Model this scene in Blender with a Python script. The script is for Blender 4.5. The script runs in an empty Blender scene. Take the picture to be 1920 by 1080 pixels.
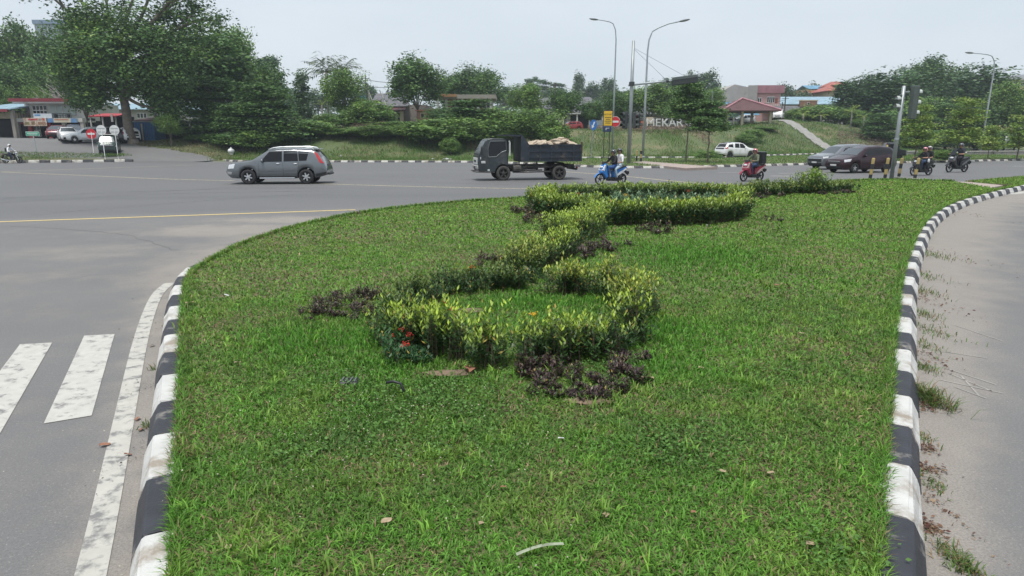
import bpy, math, random
import numpy as np
from mathutils import Vector, Matrix
R = math.radians
sc = bpy.context.scene
COL = sc.collection
# ------------------------------------------------------------------ camera
CAM_H, FPX, HORIZON = 2.2, 1200.0, 258.0
TH = math.atan((540 - HORIZON) / FPX)
CT, ST = math.cos(TH), math.sin(TH)
cam_d = bpy.data.cameras.new('camera'); cam = bpy.data.objects.new('camera', cam_d); COL.objects.link(cam)
cam.location = (0, 0, CAM_H); cam.rotation_euler = (math.pi / 2 - TH, 0, 0)
cam_d.sensor_width = 36.0; cam_d.lens = 36.0 * FPX / 1920.0
cam_d.clip_start = 0.05; cam_d.clip_end = 6000
sc.camera = cam
# ------------------------------------------------------------------ sky, sun, exposure
SUN_EL, SUN_ROT = R(74), R(200)
world = bpy.data.worlds.new('World'); sc.world = world; world.use_nodes = True
nt = world.node_tree; nt.nodes.clear()
wo = nt.nodes.new('ShaderNodeOutputWorld'); bg = nt.nodes.new('ShaderNodeBackground')
sky = nt.nodes.new('ShaderNodeTexSky'); sky.sky_type = 'NISHITA'; sky.sun_disc = False
sky.sun_elevation = SUN_EL; sky.sun_rotation = SUN_ROT; sky.dust_density = 4; sky.air_density = 1.2
tc = nt.nodes.new('ShaderNodeTexCoord'); mp = nt.nodes.new('ShaderNodeMapping')
mp.inputs['Scale'].default_value = (1.0, 1.0, 2.6)
nz = nt.nodes.new('ShaderNodeTexNoise'); nz.inputs['Scale'].default_value = 2.3; nz.inputs['Detail'].default_value = 5
nz.inputs['Roughness'].default_value = 0.5
cr = nt.nodes.new('ShaderNodeValToRGB')
cr.color_ramp.elements[0].position = 0.3; cr.color_ramp.elements[0].color = (2.68, 3.00, 3.33, 1)
cr.color_ramp.elements[1].position = 0.72; cr.color_ramp.elements[1].color = (3.22, 3.48, 3.74, 1)
mx = nt.nodes.new('ShaderNodeMix'); mx.data_type = 'RGBA'; mx.inputs[0].default_value = 0.92
nt.links.new(tc.outputs['Generated'], mp.inputs['Vector']); nt.links.new(mp.outputs[0], nz.inputs['Vector'])
nt.links.new(nz.outputs[0], cr.inputs[0]); nt.links.new(sky.outputs[0], mx.inputs[6]); nt.links.new(cr.outputs[0], mx.inputs[7])
nt.links.new(mx.outputs[2], bg.inputs[0]); bg.inputs[1].default_value = 0.1
nt.links.new(bg.outputs[0], wo.inputs[0])
sun_d = bpy.data.lights.new('sun', 'SUN'); sun_d.energy = 1.5; sun_d.angle = R(16); sun_d.color = (1.0, 0.97, 0.92)
sun = bpy.data.objects.new('sun', sun_d); COL.objects.link(sun)
sdir = Vector((math.sin(SUN_ROT) * math.cos(SUN_EL), math.cos(SUN_ROT) * math.cos(SUN_EL), math.sin(SUN_EL)))
sun.rotation_euler = sdir.to_track_quat('Z', 'Y').to_euler()
vs = sc.view_settings; vs.view_transform = 'Standard'; vs.look = 'None'; vs.exposure = 1.3; vs.gamma = 1.0; vs.use_curve_mapping = False
sc.cycles.max_bounces = 6; sc.cycles.diffuse_bounces = 3; sc.cycles.glossy_bounces = 2
sc.cycles.transmission_bounces = 3; sc.cycles.transparent_max_bounces = 4; sc.cycles.volume_bounces = 1
sc.cycles.use_denoising = True

rng = np.random.default_rng(7)
random.seed(7)

# ------------------------------------------------------------------ survey helpers
def at(px, py, zc):
    """world point seen at a pixel of the photograph, zc metres along the lens axis"""
    a, b = (px - 960) / FPX, (540 - py) / FPX
    return Vector((a * zc, (CT + b * ST) * zc, CAM_H + (-ST + b * CT) * zc))
def gnd(px, py, z=0.0):
    a, b = (px - 960) / FPX, (540 - py) / FPX
    t = (z - CAM_H) / (-ST + b * CT)
    return Vector((a * t, (CT + b * ST) * t, z))
def smooth(t):
    t = np.clip(t, 0, 1); return t * t * (3 - 2 * t)

# ------------------------------------------------------------------ value noise
_perm = np.random.default_rng(3).random((256, 256))
def vnoise(x, y):
    x = np.asarray(x, float); y = np.asarray(y, float)
    xi = np.floor(x).astype(int); yi = np.floor(y).astype(int); fx = x - xi; fy = y - yi
    fx = fx * fx * (3 - 2 * fx); fy = fy * fy * (3 - 2 * fy)
    g = lambda i, j: _perm[i % 256, j % 256]
    return (g(xi, yi) * (1 - fx) + g(xi + 1, yi) * fx) * (1 - fy) + (g(xi, yi + 1) * (1 - fx) + g(xi + 1, yi + 1) * fx) * fy
def fbm(x, y, o=3):
    s = 0; a = 0.5; t = 0
    for k in range(o):
        s = s + a * vnoise(x * 2 ** k + 17 * k, y * 2 ** k + 31 * k); t += a; a *= 0.5
    return s / t

# ------------------------------------------------------------------ materials
MATS = {}
def _nodes(name):
    m = bpy.data.materials.new(name); m.use_nodes = True
    n = m.node_tree; b = n.nodes['Principled BSDF']; return m, n, b
def mat(name, col, rough=0.6, metal=0.0, var=0.12, scale=6.0, bump=0.0, bscale=None, dirt=None, dirt_amt=0.5, dscale=2.0, coat=0.0, spec=0.5, detail=4, rand=False):
    """plain surface: base colour with a little noise, optional dirt of another colour, optional relief"""
    if name in MATS: return MATS[name]
    m, n, b = _nodes(name)
    L = n.links
    tco = n.nodes.new('ShaderNodeTexCoord'); VEC = tco.outputs['Object']
    if rand:
        oi = n.nodes.new('ShaderNodeObjectInfo'); vm = n.nodes.new('ShaderNodeVectorMath'); vm.operation = 'SCALE'; vm.inputs[0].default_value = (37, 53, 71); L.new(oi.outputs['Random'], vm.inputs['Scale'])
        va = n.nodes.new('ShaderNodeVectorMath'); va.operation = 'ADD'; L.new(VEC, va.inputs[0]); L.new(vm.outputs[0], va.inputs[1]); VEC = va.outputs[0]
    no = n.nodes.new('ShaderNodeTexNoise'); no.inputs['Scale'].default_value = scale; no.inputs['Detail'].default_value = detail
    L.new(VEC, no.inputs['Vector'])
    ra = n.nodes.new('ShaderNodeValToRGB')
    ra.color_ramp.elements[0].position = 0.3; ra.color_ramp.elements[1].position = 0.7
    ra.color_ramp.elements[0].color = (*[max(0, c * (1 - var)) for c in col], 1)
    ra.color_ramp.elements[1].color = (*[min(1, c * (1 + var)) for c in col], 1)
    L.new(no.outputs[0], ra.inputs[0]); out = ra.outputs[0]
    if dirt:
        n2 = n.nodes.new('ShaderNodeTexNoise'); n2.inputs['Scale'].default_value = dscale; n2.inputs['Detail'].default_value = 8; n2.inputs['Roughness'].default_value = 0.65
        L.new(VEC, n2.inputs['Vector'])
        r2 = n.nodes.new('ShaderNodeValToRGB'); r2.color_ramp.elements[0].position = 1 - dirt_amt - 0.06; r2.color_ramp.elements[1].position = 1 - dirt_amt + 0.06
        L.new(n2.outputs[0], r2.inputs[0])
        mi = n.nodes.new('ShaderNodeMix'); mi.data_type = 'RGBA'; mi.inputs[7].default_value = (*dirt, 1)
        L.new(r2.outputs[0], mi.inputs[0]); L.new(out, mi.inputs[6]); out = mi.outputs[2]
    L.new(out, b.inputs['Base Color'])
    b.inputs['Roughness'].default_value = rough; b.inputs['Metallic'].default_value = metal
    b.inputs['Coat Weight'].default_value = coat; b.inputs['Coat Roughness'].default_value = 0.08
    b.inputs['Specular IOR Level'].default_value = spec
    if bump:
        bu = n.nodes.new('ShaderNodeBump'); bu.inputs['Strength'].default_value = bump; bu.inputs['Distance'].default_value = 0.02
        n3 = n.nodes.new('ShaderNodeTexNoise'); n3.inputs['Scale'].default_value = bscale or scale * 6; n3.inputs['Detail'].default_value = 6
        L.new(tco.outputs['Object'], n3.inputs['Vector']); L.new(n3.outputs[0], bu.inputs['Height']); L.new(bu.outputs[0], b.inputs['Normal'])
    MATS[name] = m; return m
def leafmat(name, trans=0.35, rough=0.5):
    """foliage: the colour of every leaf comes from the mesh, a little light passes through"""
    if name in MATS: return MATS[name]
    m, n, b = _nodes(name); L = n.links
    a = n.nodes.new('ShaderNodeAttribute'); a.attribute_name = 'Col'
    L.new(a.outputs['Color'], b.inputs['Base Color']); b.inputs['Roughness'].default_value = rough
    b.inputs['Specular IOR Level'].default_value = 0.3
    t = n.nodes.new('ShaderNodeBsdfTranslucent'); L.new(a.outputs['Color'], t.inputs['Color'])
    ms = n.nodes.new('ShaderNodeMixShader'); ms.inputs[0].default_value = trans
    L.new(b.outputs[0], ms.inputs[1]); L.new(t.outputs[0], ms.inputs[2]); L.new(ms.outputs[0], n.nodes['Material Output'].inputs['Surface'])
    MATS[name] = m; return m
def colmat(name, rough=0.9, bump=0.0, bscale=40):
    """matt surface whose colour comes from the mesh, with fine grain"""
    if name in MATS: return MATS[name]
    m, n, b = _nodes(name); L = n.links
    a = n.nodes.new('ShaderNodeAttribute'); a.attribute_name = 'Col'
    tco = n.nodes.new('ShaderNodeTexCoord'); no = n.nodes.new('ShaderNodeTexNoise'); no.inputs['Scale'].default_value = bscale; no.inputs['Detail'].default_value = 5
    L.new(tco.outputs['Object'], no.inputs['Vector'])
    ra = n.nodes.new('ShaderNodeMapRange'); ra.inputs[3].default_value = 0.72; ra.inputs[4].default_value = 1.28
    L.new(no.outputs[0], ra.inputs[0])
    mi = n.nodes.new('ShaderNodeMix'); mi.data_type = 'RGBA'; mi.blend_type = 'MULTIPLY'; mi.inputs[0].default_value = 1
    L.new(a.outputs['Color'], mi.inputs[6]); L.new(ra.outputs[0], mi.inputs[7]); L.new(mi.outputs[2], b.inputs['Base Color'])
    b.inputs['Roughness'].default_value = rough
    if bump:
        bu = n.nodes.new('ShaderNodeBump'); bu.inputs['Strength'].default_value = bump; bu.inputs['Distance'].default_value = 0.02
        L.new(no.outputs[0], bu.inputs['Height']); L.new(bu.outputs[0], b.inputs['Normal'])
    MATS[name] = m; return m
def glassmat(name, col=(0.01, 0.012, 0.015), rough=0.05):
    if name in MATS: return MATS[name]
    m = mat(name, col, rough, 0.0, 0.1, 3.0, spec=0.35); return m

# ------------------------------------------------------------------ tagging and linking
def tag(o, label=None, cat=None, group=None, kind=None):
    if label: o['label'] = label
    if cat: o['category'] = cat
    if group: o['group'] = group
    if kind: o['kind'] = kind
    return o
def link(name, data, parent=None, loc=None):
    o = bpy.data.objects.new(name, data); COL.objects.link(o)
    if parent: o.parent = parent
    if loc is not None: o.location = loc
    return o
def empty(name, loc=(0, 0, 0), rz=0.0, scale=1.0):
    o = bpy.data.objects.new(name, None); COL.objects.link(o)
    o.empty_display_size = 0.2; o.location = loc; o.rotation_euler = (0, 0, rz)
    o.scale = (scale,) * 3 if not hasattr(scale, '__len__') else scale
    return o
def copy_tree(o, parent=None):
    c = o.copy(); COL.objects.link(c)
    if parent: c.parent = parent
    for ch in list(o.children): copy_tree(ch, c)
    return c

# ------------------------------------------------------------------ numpy mesh
def np_mesh(name, V, F, mats, col=None, smooth_=False, fmat=None):
    V = np.asarray(V, np.float32); F = np.asarray(F, np.int32)
    me = bpy.data.meshes.new(name); nf, k = F.shape
    me.vertices.add(len(V)); me.vertices.foreach_set('co', V.ravel())
    me.loops.add(nf * k); me.loops.foreach_set('vertex_index', F.ravel())
    me.polygons.add(nf); me.polygons.foreach_set('loop_start', np.arange(0, nf * k, k, dtype=np.int32))
    if smooth_: me.polygons.foreach_set('use_smooth', np.ones(nf, bool))
    for m in (mats if isinstance(mats, (list, tuple)) else [mats]): me.materials.append(m)
    if fmat is not None: me.polygons.foreach_set('material_index', np.asarray(fmat, np.int32))
    me.update(calc_edges=True)
    if col is not None:
        at_ = me.attributes.new('Col', 'FLOAT_COLOR', 'POINT')
        c4 = np.ones((len(V), 4), np.float32); c4[:, :3] = col; at_.data.foreach_set('color', c4.ravel())
    return me

class MB:
    """collects simple shapes into one mesh"""
    def __init__(self): self.v = []; self.f = []; self.m = []; self.mi = 0; self.sm = []; self.s = False
    def mat(self, i): self.mi = i; return self
    def add(self, vs, fs):
        o = len(self.v); self.v += [tuple(p) for p in vs]
        for f in fs: self.f.append(tuple(i + o for i in f)); self.m.append(self.mi); self.sm.append(self.s)
        return self
    def box(self, c, s, rz=0.0, M=None, taper=1.0):
        x, y, z = s[0] / 2, s[1] / 2, s[2] / 2
        P = [Vector((a * x * (taper if k > 0 else 1), b * y * (taper if k > 0 else 1), k * z)) for k in (-1, 1) for a, b in ((-1, -1), (1, -1), (1, 1), (-1, 1))]
        Q = Matrix.Rotation(rz, 3, 'Z')
        if M is not None: Q = M
        P = [Q @ p + Vector(c) for p in P]
        return self.add(P, [(3, 2, 1, 0), (4, 5, 6, 7), (0, 1, 5, 4), (1, 2, 6, 5), (2, 3, 7, 6), (3, 0, 4, 7)])
    def bbox(self, c, s, b=0.02, rz=0.0, M=None):
        """box with chamfered vertical and top edges"""
        x, y, z = s[0] / 2, s[1] / 2, s[2] / 2; b = min(b, x * .9, y * .9, z * .9)
        ring = lambda i: [(-x + i, -y), (x - i, -y), (x, -y + i), (x, y - i), (x - i, y), (-x + i, y), (-x, y - i), (-x, -y + i)]
        sh = lambda q, k: [(px * (x - k) / x, py * (y - k) / y) for px, py in q]
        L = [(sh(ring(b), b), -z), (ring(b), -z + b), (ring(b), z - b), (sh(ring(b), b), z)]
        Q = Matrix.Rotation(rz, 3, 'Z') if M is None else M
        P = [Q @ Vector((px, py, h)) + Vector(c) for q, h in L for px, py in q]
        F = [tuple(range(7, -1, -1)), tuple(range(24, 32))]
        for k in range(3):
            for i in range(8): F.append((k * 8 + i, k * 8 + (i + 1) % 8, k * 8 + 8 + (i + 1) % 8, k * 8 + 8 + i))
        return self.add(P, F)
    def tube(self, pts, rad, seg=8, cap=True):
        pts = [Vector(p) for p in pts]; n = len(pts)
        rad = rad if hasattr(rad, '__len__') else [rad] * n
        V = []; F = []; ref = None
        for i, p in enumerate(pts):
            d = (pts[min(i + 1, n - 1)] - pts[max(i - 1, 0)]).normalized()
            if ref is None: ref = Vector((0, 0, 1)) if abs(d.z) < .9 else Vector((1, 0, 0))
            a = (ref - d * ref.dot(d)).normalized(); b = d.cross(a); ref = a
            for k in range(seg):
                t = 2 * math.pi * k / seg; V.append(p + (a * math.cos(t) + b * math.sin(t)) * rad[i])
        for i in range(n - 1):
            for k in range(seg): F.append((i * seg + k, i * seg + (k + 1) % seg, (i + 1) * seg + (k + 1) % seg, (i + 1) * seg + k))
        if cap: F.append(tuple(range(seg - 1, -1, -1))); F.append(tuple((n - 1) * seg + k for k in range(seg)))
        return self.add(V, F)
    def cyl(self, c, r, h, axis='z', seg=16, r2=None):
        d = {'x': Vector((1, 0, 0)), 'y': Vector((0, 1, 0)), 'z': Vector((0, 0, 1))}[axis]; c = Vector(c)
        return self.tube([c - d * h / 2, c + d * h / 2], [r, r if r2 is None else r2], seg)
    def lathe(self, prof, c=(0, 0, 0), axis='z', seg=20):
        """prof: list of (radius, height along axis)"""
        V = []; F = []; n = len(prof); c = Vector(c)
        for r, h in prof:
            for k in range(seg):
                t = 2 * math.pi * k / seg; a, b = r * math.cos(t), r * math.sin(t)
                V.append(c + (Vector((a, b, h)) if axis == 'z' else Vector((a, h, b)) if axis == 'y' else Vector((h, a, b))))
        for i in range(n - 1):
            for k in range(seg):
                q = (i * seg + k, i * seg + (k + 1) % seg, (i + 1) * seg + (k + 1) % seg, (i + 1) * seg + k)
                F.append(q if axis != 'y' else q[::-1])
        return self.add(V, F)
    def ball(self, c, r, seg=12, rings=8, M=None):
        r = r if hasattr(r, '__len__') else (r, r, r); c = Vector(c); V = []; F = []
        for i in range(rings + 1):
            ph = math.pi * i / rings
            for k in range(seg):
                t = 2 * math.pi * k / seg
                p = Vector((r[0] * math.sin(ph) * math.cos(t), r[1] * math.sin(ph) * math.sin(t), -r[2] * math.cos(ph)))
                V.append(c + (M @ p if M is not None else p))
        for i in range(rings):
            for k in range(seg): F.append((i * seg + k, i * seg + (k + 1) % seg, (i + 1) * seg + (k + 1) % seg, (i + 1) * seg + k))
        return self.add(V, F)
    def prism(self, poly, z0, z1):
        n = len(poly); P = [(x, y, z0) for x, y in poly] + [(x, y, z1) for x, y in poly]
        return self.add(P, [tuple(range(n - 1, -1, -1)), tuple(range(n, 2 * n))] + [(i, (i + 1) % n, n + (i + 1) % n, n + i) for i in range(n)])
    def prism_y(self, poly, y0, y1):
        """outline in (x, z) pulled along y"""
        n = len(poly); P = [(x, y0, z) for x, z in poly] + [(x, y1, z) for x, z in poly]
        return self.add(P, [tuple(range(n)), tuple(range(2 * n - 1, n - 1, -1))] + [(i, n + i, n + (i + 1) % n, (i + 1) % n) for i in range(n)])
    def grid(self, G):
        """G[i][j] points"""
        a, b = len(G), len(G[0]); V = [p for r in G for p in r]
        return self.add(V, [(i * b + j, i * b + j + 1, (i + 1) * b + j + 1, (i + 1) * b + j) for i in range(a - 1) for j in range(b - 1)])
    def quad(self, a, b, c, d): return self.add([a, b, c, d], [(0, 1, 2, 3)])
    def mesh(self, name, mats):
        me = bpy.data.meshes.new(name); me.from_pydata(self.v, [], self.f)
        for m in (mats if isinstance(mats, (list, tuple)) else [mats]): me.materials.append(m)
        me.polygons.foreach_set('material_index', self.m); me.polygons.foreach_set('use_smooth', self.sm); me.update(); return me
    def build(self, name, mats, parent=None, loc=None): return link(name, self.mesh(name, mats), parent, loc)
def one(name, m, parent, fn, smooth_=False):
    b = MB(); b.s = smooth_; fn(b); return b.build(name, m, parent)
def text_mesh(s, size, depth, m, name, parent, loc, rot, sx=1.0, align='CENTER'):
    cu = bpy.data.curves.new(name, 'FONT'); cu.body = s; cu.size = size; cu.extrude = depth; cu.align_x = align; cu.align_y = 'BOTTOM'
    t = bpy.data.objects.new(name, cu); COL.objects.link(t); bpy.context.view_layer.update()
    me = bpy.data.meshes.new_from_object(t.evaluated_get(bpy.context.evaluated_depsgraph_get()))
    bpy.data.objects.remove(t); me.materials.clear(); me.materials.append(m)
    o = link(name, me, parent, loc); o.rotation_euler = rot; o.scale = (sx, 1, 1); return o
# ================================================================== SETTING
EX = [-400, -150, -45, -36, -28, -4, 2, 7, 20, 30, 44.5, 76, 150, 400]
EY = [60, 60, 60, 60, 62, 60.5, 67.5, 71, 72, 80, 91, 99, 112, 140]
AX = [-400, -40, -30, -26, 0, 8, 30, 45, 60, 75, 400]
AA = [0, 0, 1, 4, 4, 3, 3, 3, 4, 8, 8]
AB = [17, 17, 17, 16, 16, 13, 14, 16, 20, 30, 30]
AH = [2.1, 2.1, 2.3, 3.3, 3.5, 3.0, 3.0, 4.9, 4.4, 2.0, 2.0]
def terrain(x, y):
    x = np.asarray(x, float); y = np.asarray(y, float)
    e = np.interp(x, EX, EY); a = np.interp(x, AX, AA); b = np.interp(x, AX, AB); h = np.interp(x, AX, AH)
    z = np.interp(x, [-400, -29.5, -27], [-.012, -.012, .13]) + h * smooth((y - e - a) / b) + 9.0 * smooth((y - 118) / 170.0) + (0.5 * (fbm(x * .09, y * .09) - .5) * smooth((y - e - 6) / 10))
    return np.where(y < e - 0.05, -0.25, z)
def tz(x, y): return float(terrain(x, y))

def axis(*seg):
    out = []
    for a, b, s in seg: out += list(np.arange(a, b, s))
    return np.array(out + [seg[-1][1]])
# ---- the ground sheet, out to the horizon
gx = axis((-3000, -400, 260), (-400, -90, 12), (-90, 90, 1.5), (90, 400, 12), (400, 3000, 260))
gy = axis((-300, 44, 20), (44, 110, 0.75), (110, 180, 4), (180, 420, 12), (420, 4000, 300))
GX, GY = np.meshgrid(gx, gy)
GZ = terrain(GX, GY); nx = len(gx); ny = len(gy)
V = np.stack([GX, GY, GZ], -1).reshape(-1, 3)
ii = np.arange(ny * nx).reshape(ny, nx)
F = np.stack([ii[:-1, :-1], ii[:-1, 1:], ii[1:, 1:], ii[1:, :-1]], -1).reshape(-1, 4)
g1 = np.array([.10, .125, .045]); g2 = np.array([.16, .14, .075]); g3 = np.array([.055, .085, .03])
n1 = fbm(GX * .12, GY * .12)[..., None]; n2 = fbm(GX * .5 + 9, GY * .5)[..., None]
c = g1 * (1 - n1) + g3 * n1; c = c + (g2 - c) * smooth((n2 - .5) * 4)
ground = link('ground', np_mesh('ground', V, F, colmat('ground_soil', bscale=3), c.reshape(-1, 3), True)); tag(ground, kind='structure')

# ---- kerb lines (edge between lawn or verge and kerb stone), nearest end first
LZ = 0.18
def G2(L, z=LZ): return [gnd(px, py, z).to_2d() for px, py in L]
left_line = [Vector((-.35, 0.1))] + G2([(325, 1250), (330, 1080), (335, 900), (341, 740), (343, 620), (346, 560), (351, 525), (362, 506), (385, 494)])
right_line = [Vector((.25, 0.1)), Vector((1.0, 1.4))] + G2([(1640, 1080), (1648, 900), (1660, 790), (1671, 650), (1683, 540), (1699, 480), (1722, 430), (1747, 400), (1791, 377), (1850, 361), (1920, 346)]) + [Vector((30, 35.4)), Vector((40, 44))]
back_line = G2([(385, 492), (412, 478), (455, 456), (540, 428), (640, 405), (720, 393), (800, 384), (900, 376), (975, 372), (1080, 366), (1180, 361), (1290, 357), (1390, 352), (1520, 344), (1620, 338), (1690, 337.5), (1745, 339), (1790, 340.5)])
back_far = G2([(1808, 341), (1850, 337), (1920, 331)]) + [Vector((32, 38.5)), Vector((40, 45.5))]
def dens(P, step):
    out = [P[0]]
    for a, b in zip(P[:-1], P[1:]):
        n = max(1, int(round((b - a).length / step)))
        out += [a + (b - a) * (k / n) for k in range(1, n + 1)]
    return out
def chaikin(P, it=2):
    for _ in range(it):
        Q = [P[0]]
        for a, b in zip(P[:-1], P[1:]): Q += [a * .75 + b * .25, a * .25 + b * .75]
        P = Q + [P[-1]]
    return P
left_line, right_line, back_line = chaikin(left_line), chaikin(right_line), chaikin(back_line)
def segdist(x, y, P):
    d = np.full(np.shape(x), 1e9)
    for a, b in zip(P[:-1], P[1:]):
        v = b - a; l2 = max(v.length_squared, 1e-9)
        t = np.clip(((x - a.x) * v.x + (y - a.y) * v.y) / l2, 0, 1)
        d = np.minimum(d, np.hypot(x - a.x - t * v.x, y - a.y - t * v.y))
    return d
def inside(x, y, P):
    r = np.zeros(np.shape(x), bool); n = len(P)
    for i in range(n):
        a, b = P[i], P[(i + 1) % n]
        if a.y == b.y: continue
        r ^= ((a.y > y) != (b.y > y)) & (x < (b.x - a.x) * (y - a.y) / (b.y - a.y) + a.x)
    return r

# ---- carriageway
rx = axis((-200, -40, 8), (-40, -14, 1), (-14, 16, .30), (16, 44, .7), (44, 200, 8))
ry = axis((-60, -4, 6), (-4, 22, .30), (22, 60, .8), (60, 104, 2))
RX, RY = np.meshgrid(rx, ry); nx, ny = len(rx), len(ry)
dl = segdist(RX, RY, left_line); dr = segdist(RX, RY, right_line); db = segdist(RX, RY, back_line[:40])
leftside = RX < np.interp(RY, [p.y for p in left_line], [p.x for p in left_line])
side_r = RX > np.interp(RY, [p.y for p in right_line], [p.x for p in right_line])
wd_ = np.interp(RY, [2, 4, 6, 10, 16], [.32, .48, .75, 1.3, 1.7])
dust = np.where(side_r, 1.0 * np.exp(-((dr - .2) / wd_) ** 2) + .06, 0)
dust = np.maximum(dust, np.where(leftside, .95 * np.exp(-((dl - .2) / .42) ** 2), 0))
dust = np.maximum(dust, .9 * np.exp(-(db / 1.6) ** 2) * (RX < 6))
blob = lambda cx, cy, sx, sy, r=0: np.exp(-(((RX - cx) * math.cos(r) + (RY - cy) * math.sin(r)) / sx) ** 2 - (((RY - cy) * math.cos(r) - (RX - cx) * math.sin(r)) / sy) ** 2)
for (px, py, sx, sy, w) in ((430, 432, 2.6, 1.5, 1.0), (560, 412, 2.8, 1.0, .95), (180, 470, 2.2, 1.6, .6), (300, 520, 1.2, 1.4, .55), (60, 520, 2.0, 1.2, .5), (200, 600, .8, 1.2, .4)):
    p = gnd(px, py); dust = np.maximum(dust, w * blob(p.x, p.y, sx, sy))
dust = np.where((RY < 17) & (RX < 0), np.maximum(dust, .24 + .12 * fbm(RX * .3, RY * .3)), dust)
yl = lambda x: 20.12 + (x + 4.69) * 0.333
dark = smooth((RY - yl(RX) - .3) / .8) * .55 * (RY < 60)
dark = np.maximum(dark, .9 * np.exp(-((RY - 24.5 - (RX + 10) * .10) / 1.5) ** 2) * (RX < 4))
V = np.stack([RX, RY, 0 * RX], -1).reshape(-1, 3); ii = np.arange(ny * nx).reshape(ny, nx)
F = np.stack([ii[:-1, :-1], ii[:-1, 1:], ii[1:, 1:], ii[1:, :-1]], -1).reshape(-1, 4)
cc = np.stack([np.clip(dust, 0, 1), dark, 0 * dark], -1).reshape(-1, 3)
def asphalt_mat():
    m, n, b = _nodes('asphalt'); L = n.links; N = n.nodes.new
    a = N('ShaderNodeAttribute'); a.attribute_name = 'Col'; sp = N('ShaderNodeSeparateColor'); L.new(a.outputs['Color'], sp.inputs[0])
    tco = N('ShaderNodeTexCoord')
    def noise(s, d=4, r=.5, stretch=None):
        q = N('ShaderNodeTexNoise'); q.inputs['Scale'].default_value = s; q.inputs['Detail'].default_value = d; q.inputs['Roughness'].default_value = r
        if stretch:
            k = N('ShaderNodeMapping'); k.inputs['Scale'].default_value = stretch; L.new(tco.outputs['Object'], k.inputs[0]); L.new(k.outputs[0], q.inputs['Vector'])
        else: L.new(tco.outputs['Object'], q.inputs['Vector'])
        return q.outputs[0]
    def mth(op, x, y):
        q = N('ShaderNodeMath'); q.operation = op
        for i, v in enumerate((x, y)):
            if isinstance(v, (int, float)): q.inputs[i].default_value = v
            else: L.new(v, q.inputs[i])
        return q.outputs[0]
    def mix(f, x, y):
        q = N('ShaderNodeMix'); q.data_type = 'RGBA'
        for i, v in ((0, f), (6, x), (7, y)):
            if isinstance(v, (int, float)): q.inputs[i].default_value = v
            elif isinstance(v, tuple): q.inputs[i].default_value = (*v, 1)
            else: L.new(v, q.inputs[i])
        return q.outputs[2]
    def ramp(v, lo, hi):
        q = N('ShaderNodeMapRange'); q.interpolation_type = 'SMOOTHSTEP'; q.inputs[1].default_value = lo; q.inputs[2].default_value = hi; L.new(v, q.inputs[0]); return q.outputs[0]
    base = mix(ramp(noise(.22, 5, .6, (.25, 1, 1)), .3, .7), (.138, .137, .138), (.166, .163, .160))
    base = mix(sp.outputs[1], base, (.108, .110, .116))
    stain = ramp(noise(.7, 6, .65, (.3, 1, 1)), .55, .75); base = mix(mth('MULTIPLY', stain, .30), base, (.105, .104, .104))
    dn = mth('ADD', sp.outputs[0], mth('MULTIPLY', mth('SUBTRACT', noise(1.3, 8, .68), .5), 1.1))
    dm = mth('MULTIPLY', ramp(dn, .22, .95), .85)
    base = mix(dm, base, mix(noise(3, 5), (.235, .210, .182), (.300, .272, .240)))
    sp1 = ramp(noise(70, 3, .8), .42, .62); base = mix(mth('MULTIPLY', sp1, .42), base, (.085, .085, .088))
    sp2 = ramp(noise(48, 3, .85), .56, .70); base = mix(mth('MULTIPLY', sp2, .34), base, (.42, .41, .39))
    L.new(base, b.inputs['Base Color']); b.inputs['Roughness'].default_value = .78; b.inputs['Specular IOR Level'].default_value = .35
    bu = N('ShaderNodeBump'); bu.inputs['Strength'].default_value = .5; bu.inputs['Distance'].default_value = .006
    L.new(noise(95, 3, .7), bu.inputs['Height']); L.new(bu.outputs[0], b.inputs['Normal'])
    MATS['asphalt'] = m; return m
ASPH = asphalt_mat()
road = link('road', np_mesh('road', V, F, ASPH, cc, True)); tag(road, kind='structure')

# ---- painted markings (parts of the road)
def paint_mat(name, col, wear, under=(.17, .168, .165), sc_=1.0):
    return mat(name, col, .75, 0, .08, 9, dirt=under, dirt_amt=wear, dscale=7 * sc_)
PW = paint_mat('white_road_paint', (.42, .41, .38), .41); PW2 = paint_mat('worn_white_road_paint', (.40, .39, .355), .44)
PY = paint_mat('yellow_road_paint', (.58, .44, .17), .37); PY2 = paint_mat('faded_yellow_road_paint', (.44, .38, .24), .47, (.16, .158, .155))
def stripe(name, P, w, m, z=.005):
    P = [Vector(p).to_2d() for p in P]; P = chaikin(P) if len(P) > 2 else P; G = []
    for i, p in enumerate(P):
        d = (P[min(i + 1, len(P) - 1)] - P[max(i - 1, 0)]).normalized(); s = Vector((-d.y, d.x)) * w / 2
        G.append([(*(p - s), z), (*(p + s), z)])
    return one(name, m, road, lambda b: b.grid(G))
def barq(P, m): one('zebra_bar', m, road, lambda b: b.add([(*gnd(*p).to_2d(), .005) for p in P], [(0, 1, 2, 3)]))
barq([(82, 795), (172, 780), (215, 627), (158, 630)], PW)
b0 = [gnd(*p).to_2d() for p in ((82, 795), (172, 780), (215, 627), (158, 630))]
sh = gnd(98, 643).to_2d() - gnd(215, 627).to_2d()
for k in range(1, 5):
    MBq = MB(); MBq.add([(*(p + sh * k), .005) for p in b0], [(0, 1, 2, 3)]); MBq.build('zebra_bar', PW, road)
stripe('edge_line', [gnd(110, 1300), gnd(172, 1080), gnd(232, 790), gnd(262, 640), gnd(283, 575), gnd(297, 548), gnd(318, 531)], .15, PW2)
stripe('edge_line', [(-22, 14.35), (-13.73, 17.11), (-10.15, 18.3), (-4.9, 20.05)], .16, PY)
stripe('centre_line', [gnd(-200, 330), gnd(0, 322.5), gnd(200, 315), gnd(360, 309.5)], .2, PY2)
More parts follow.
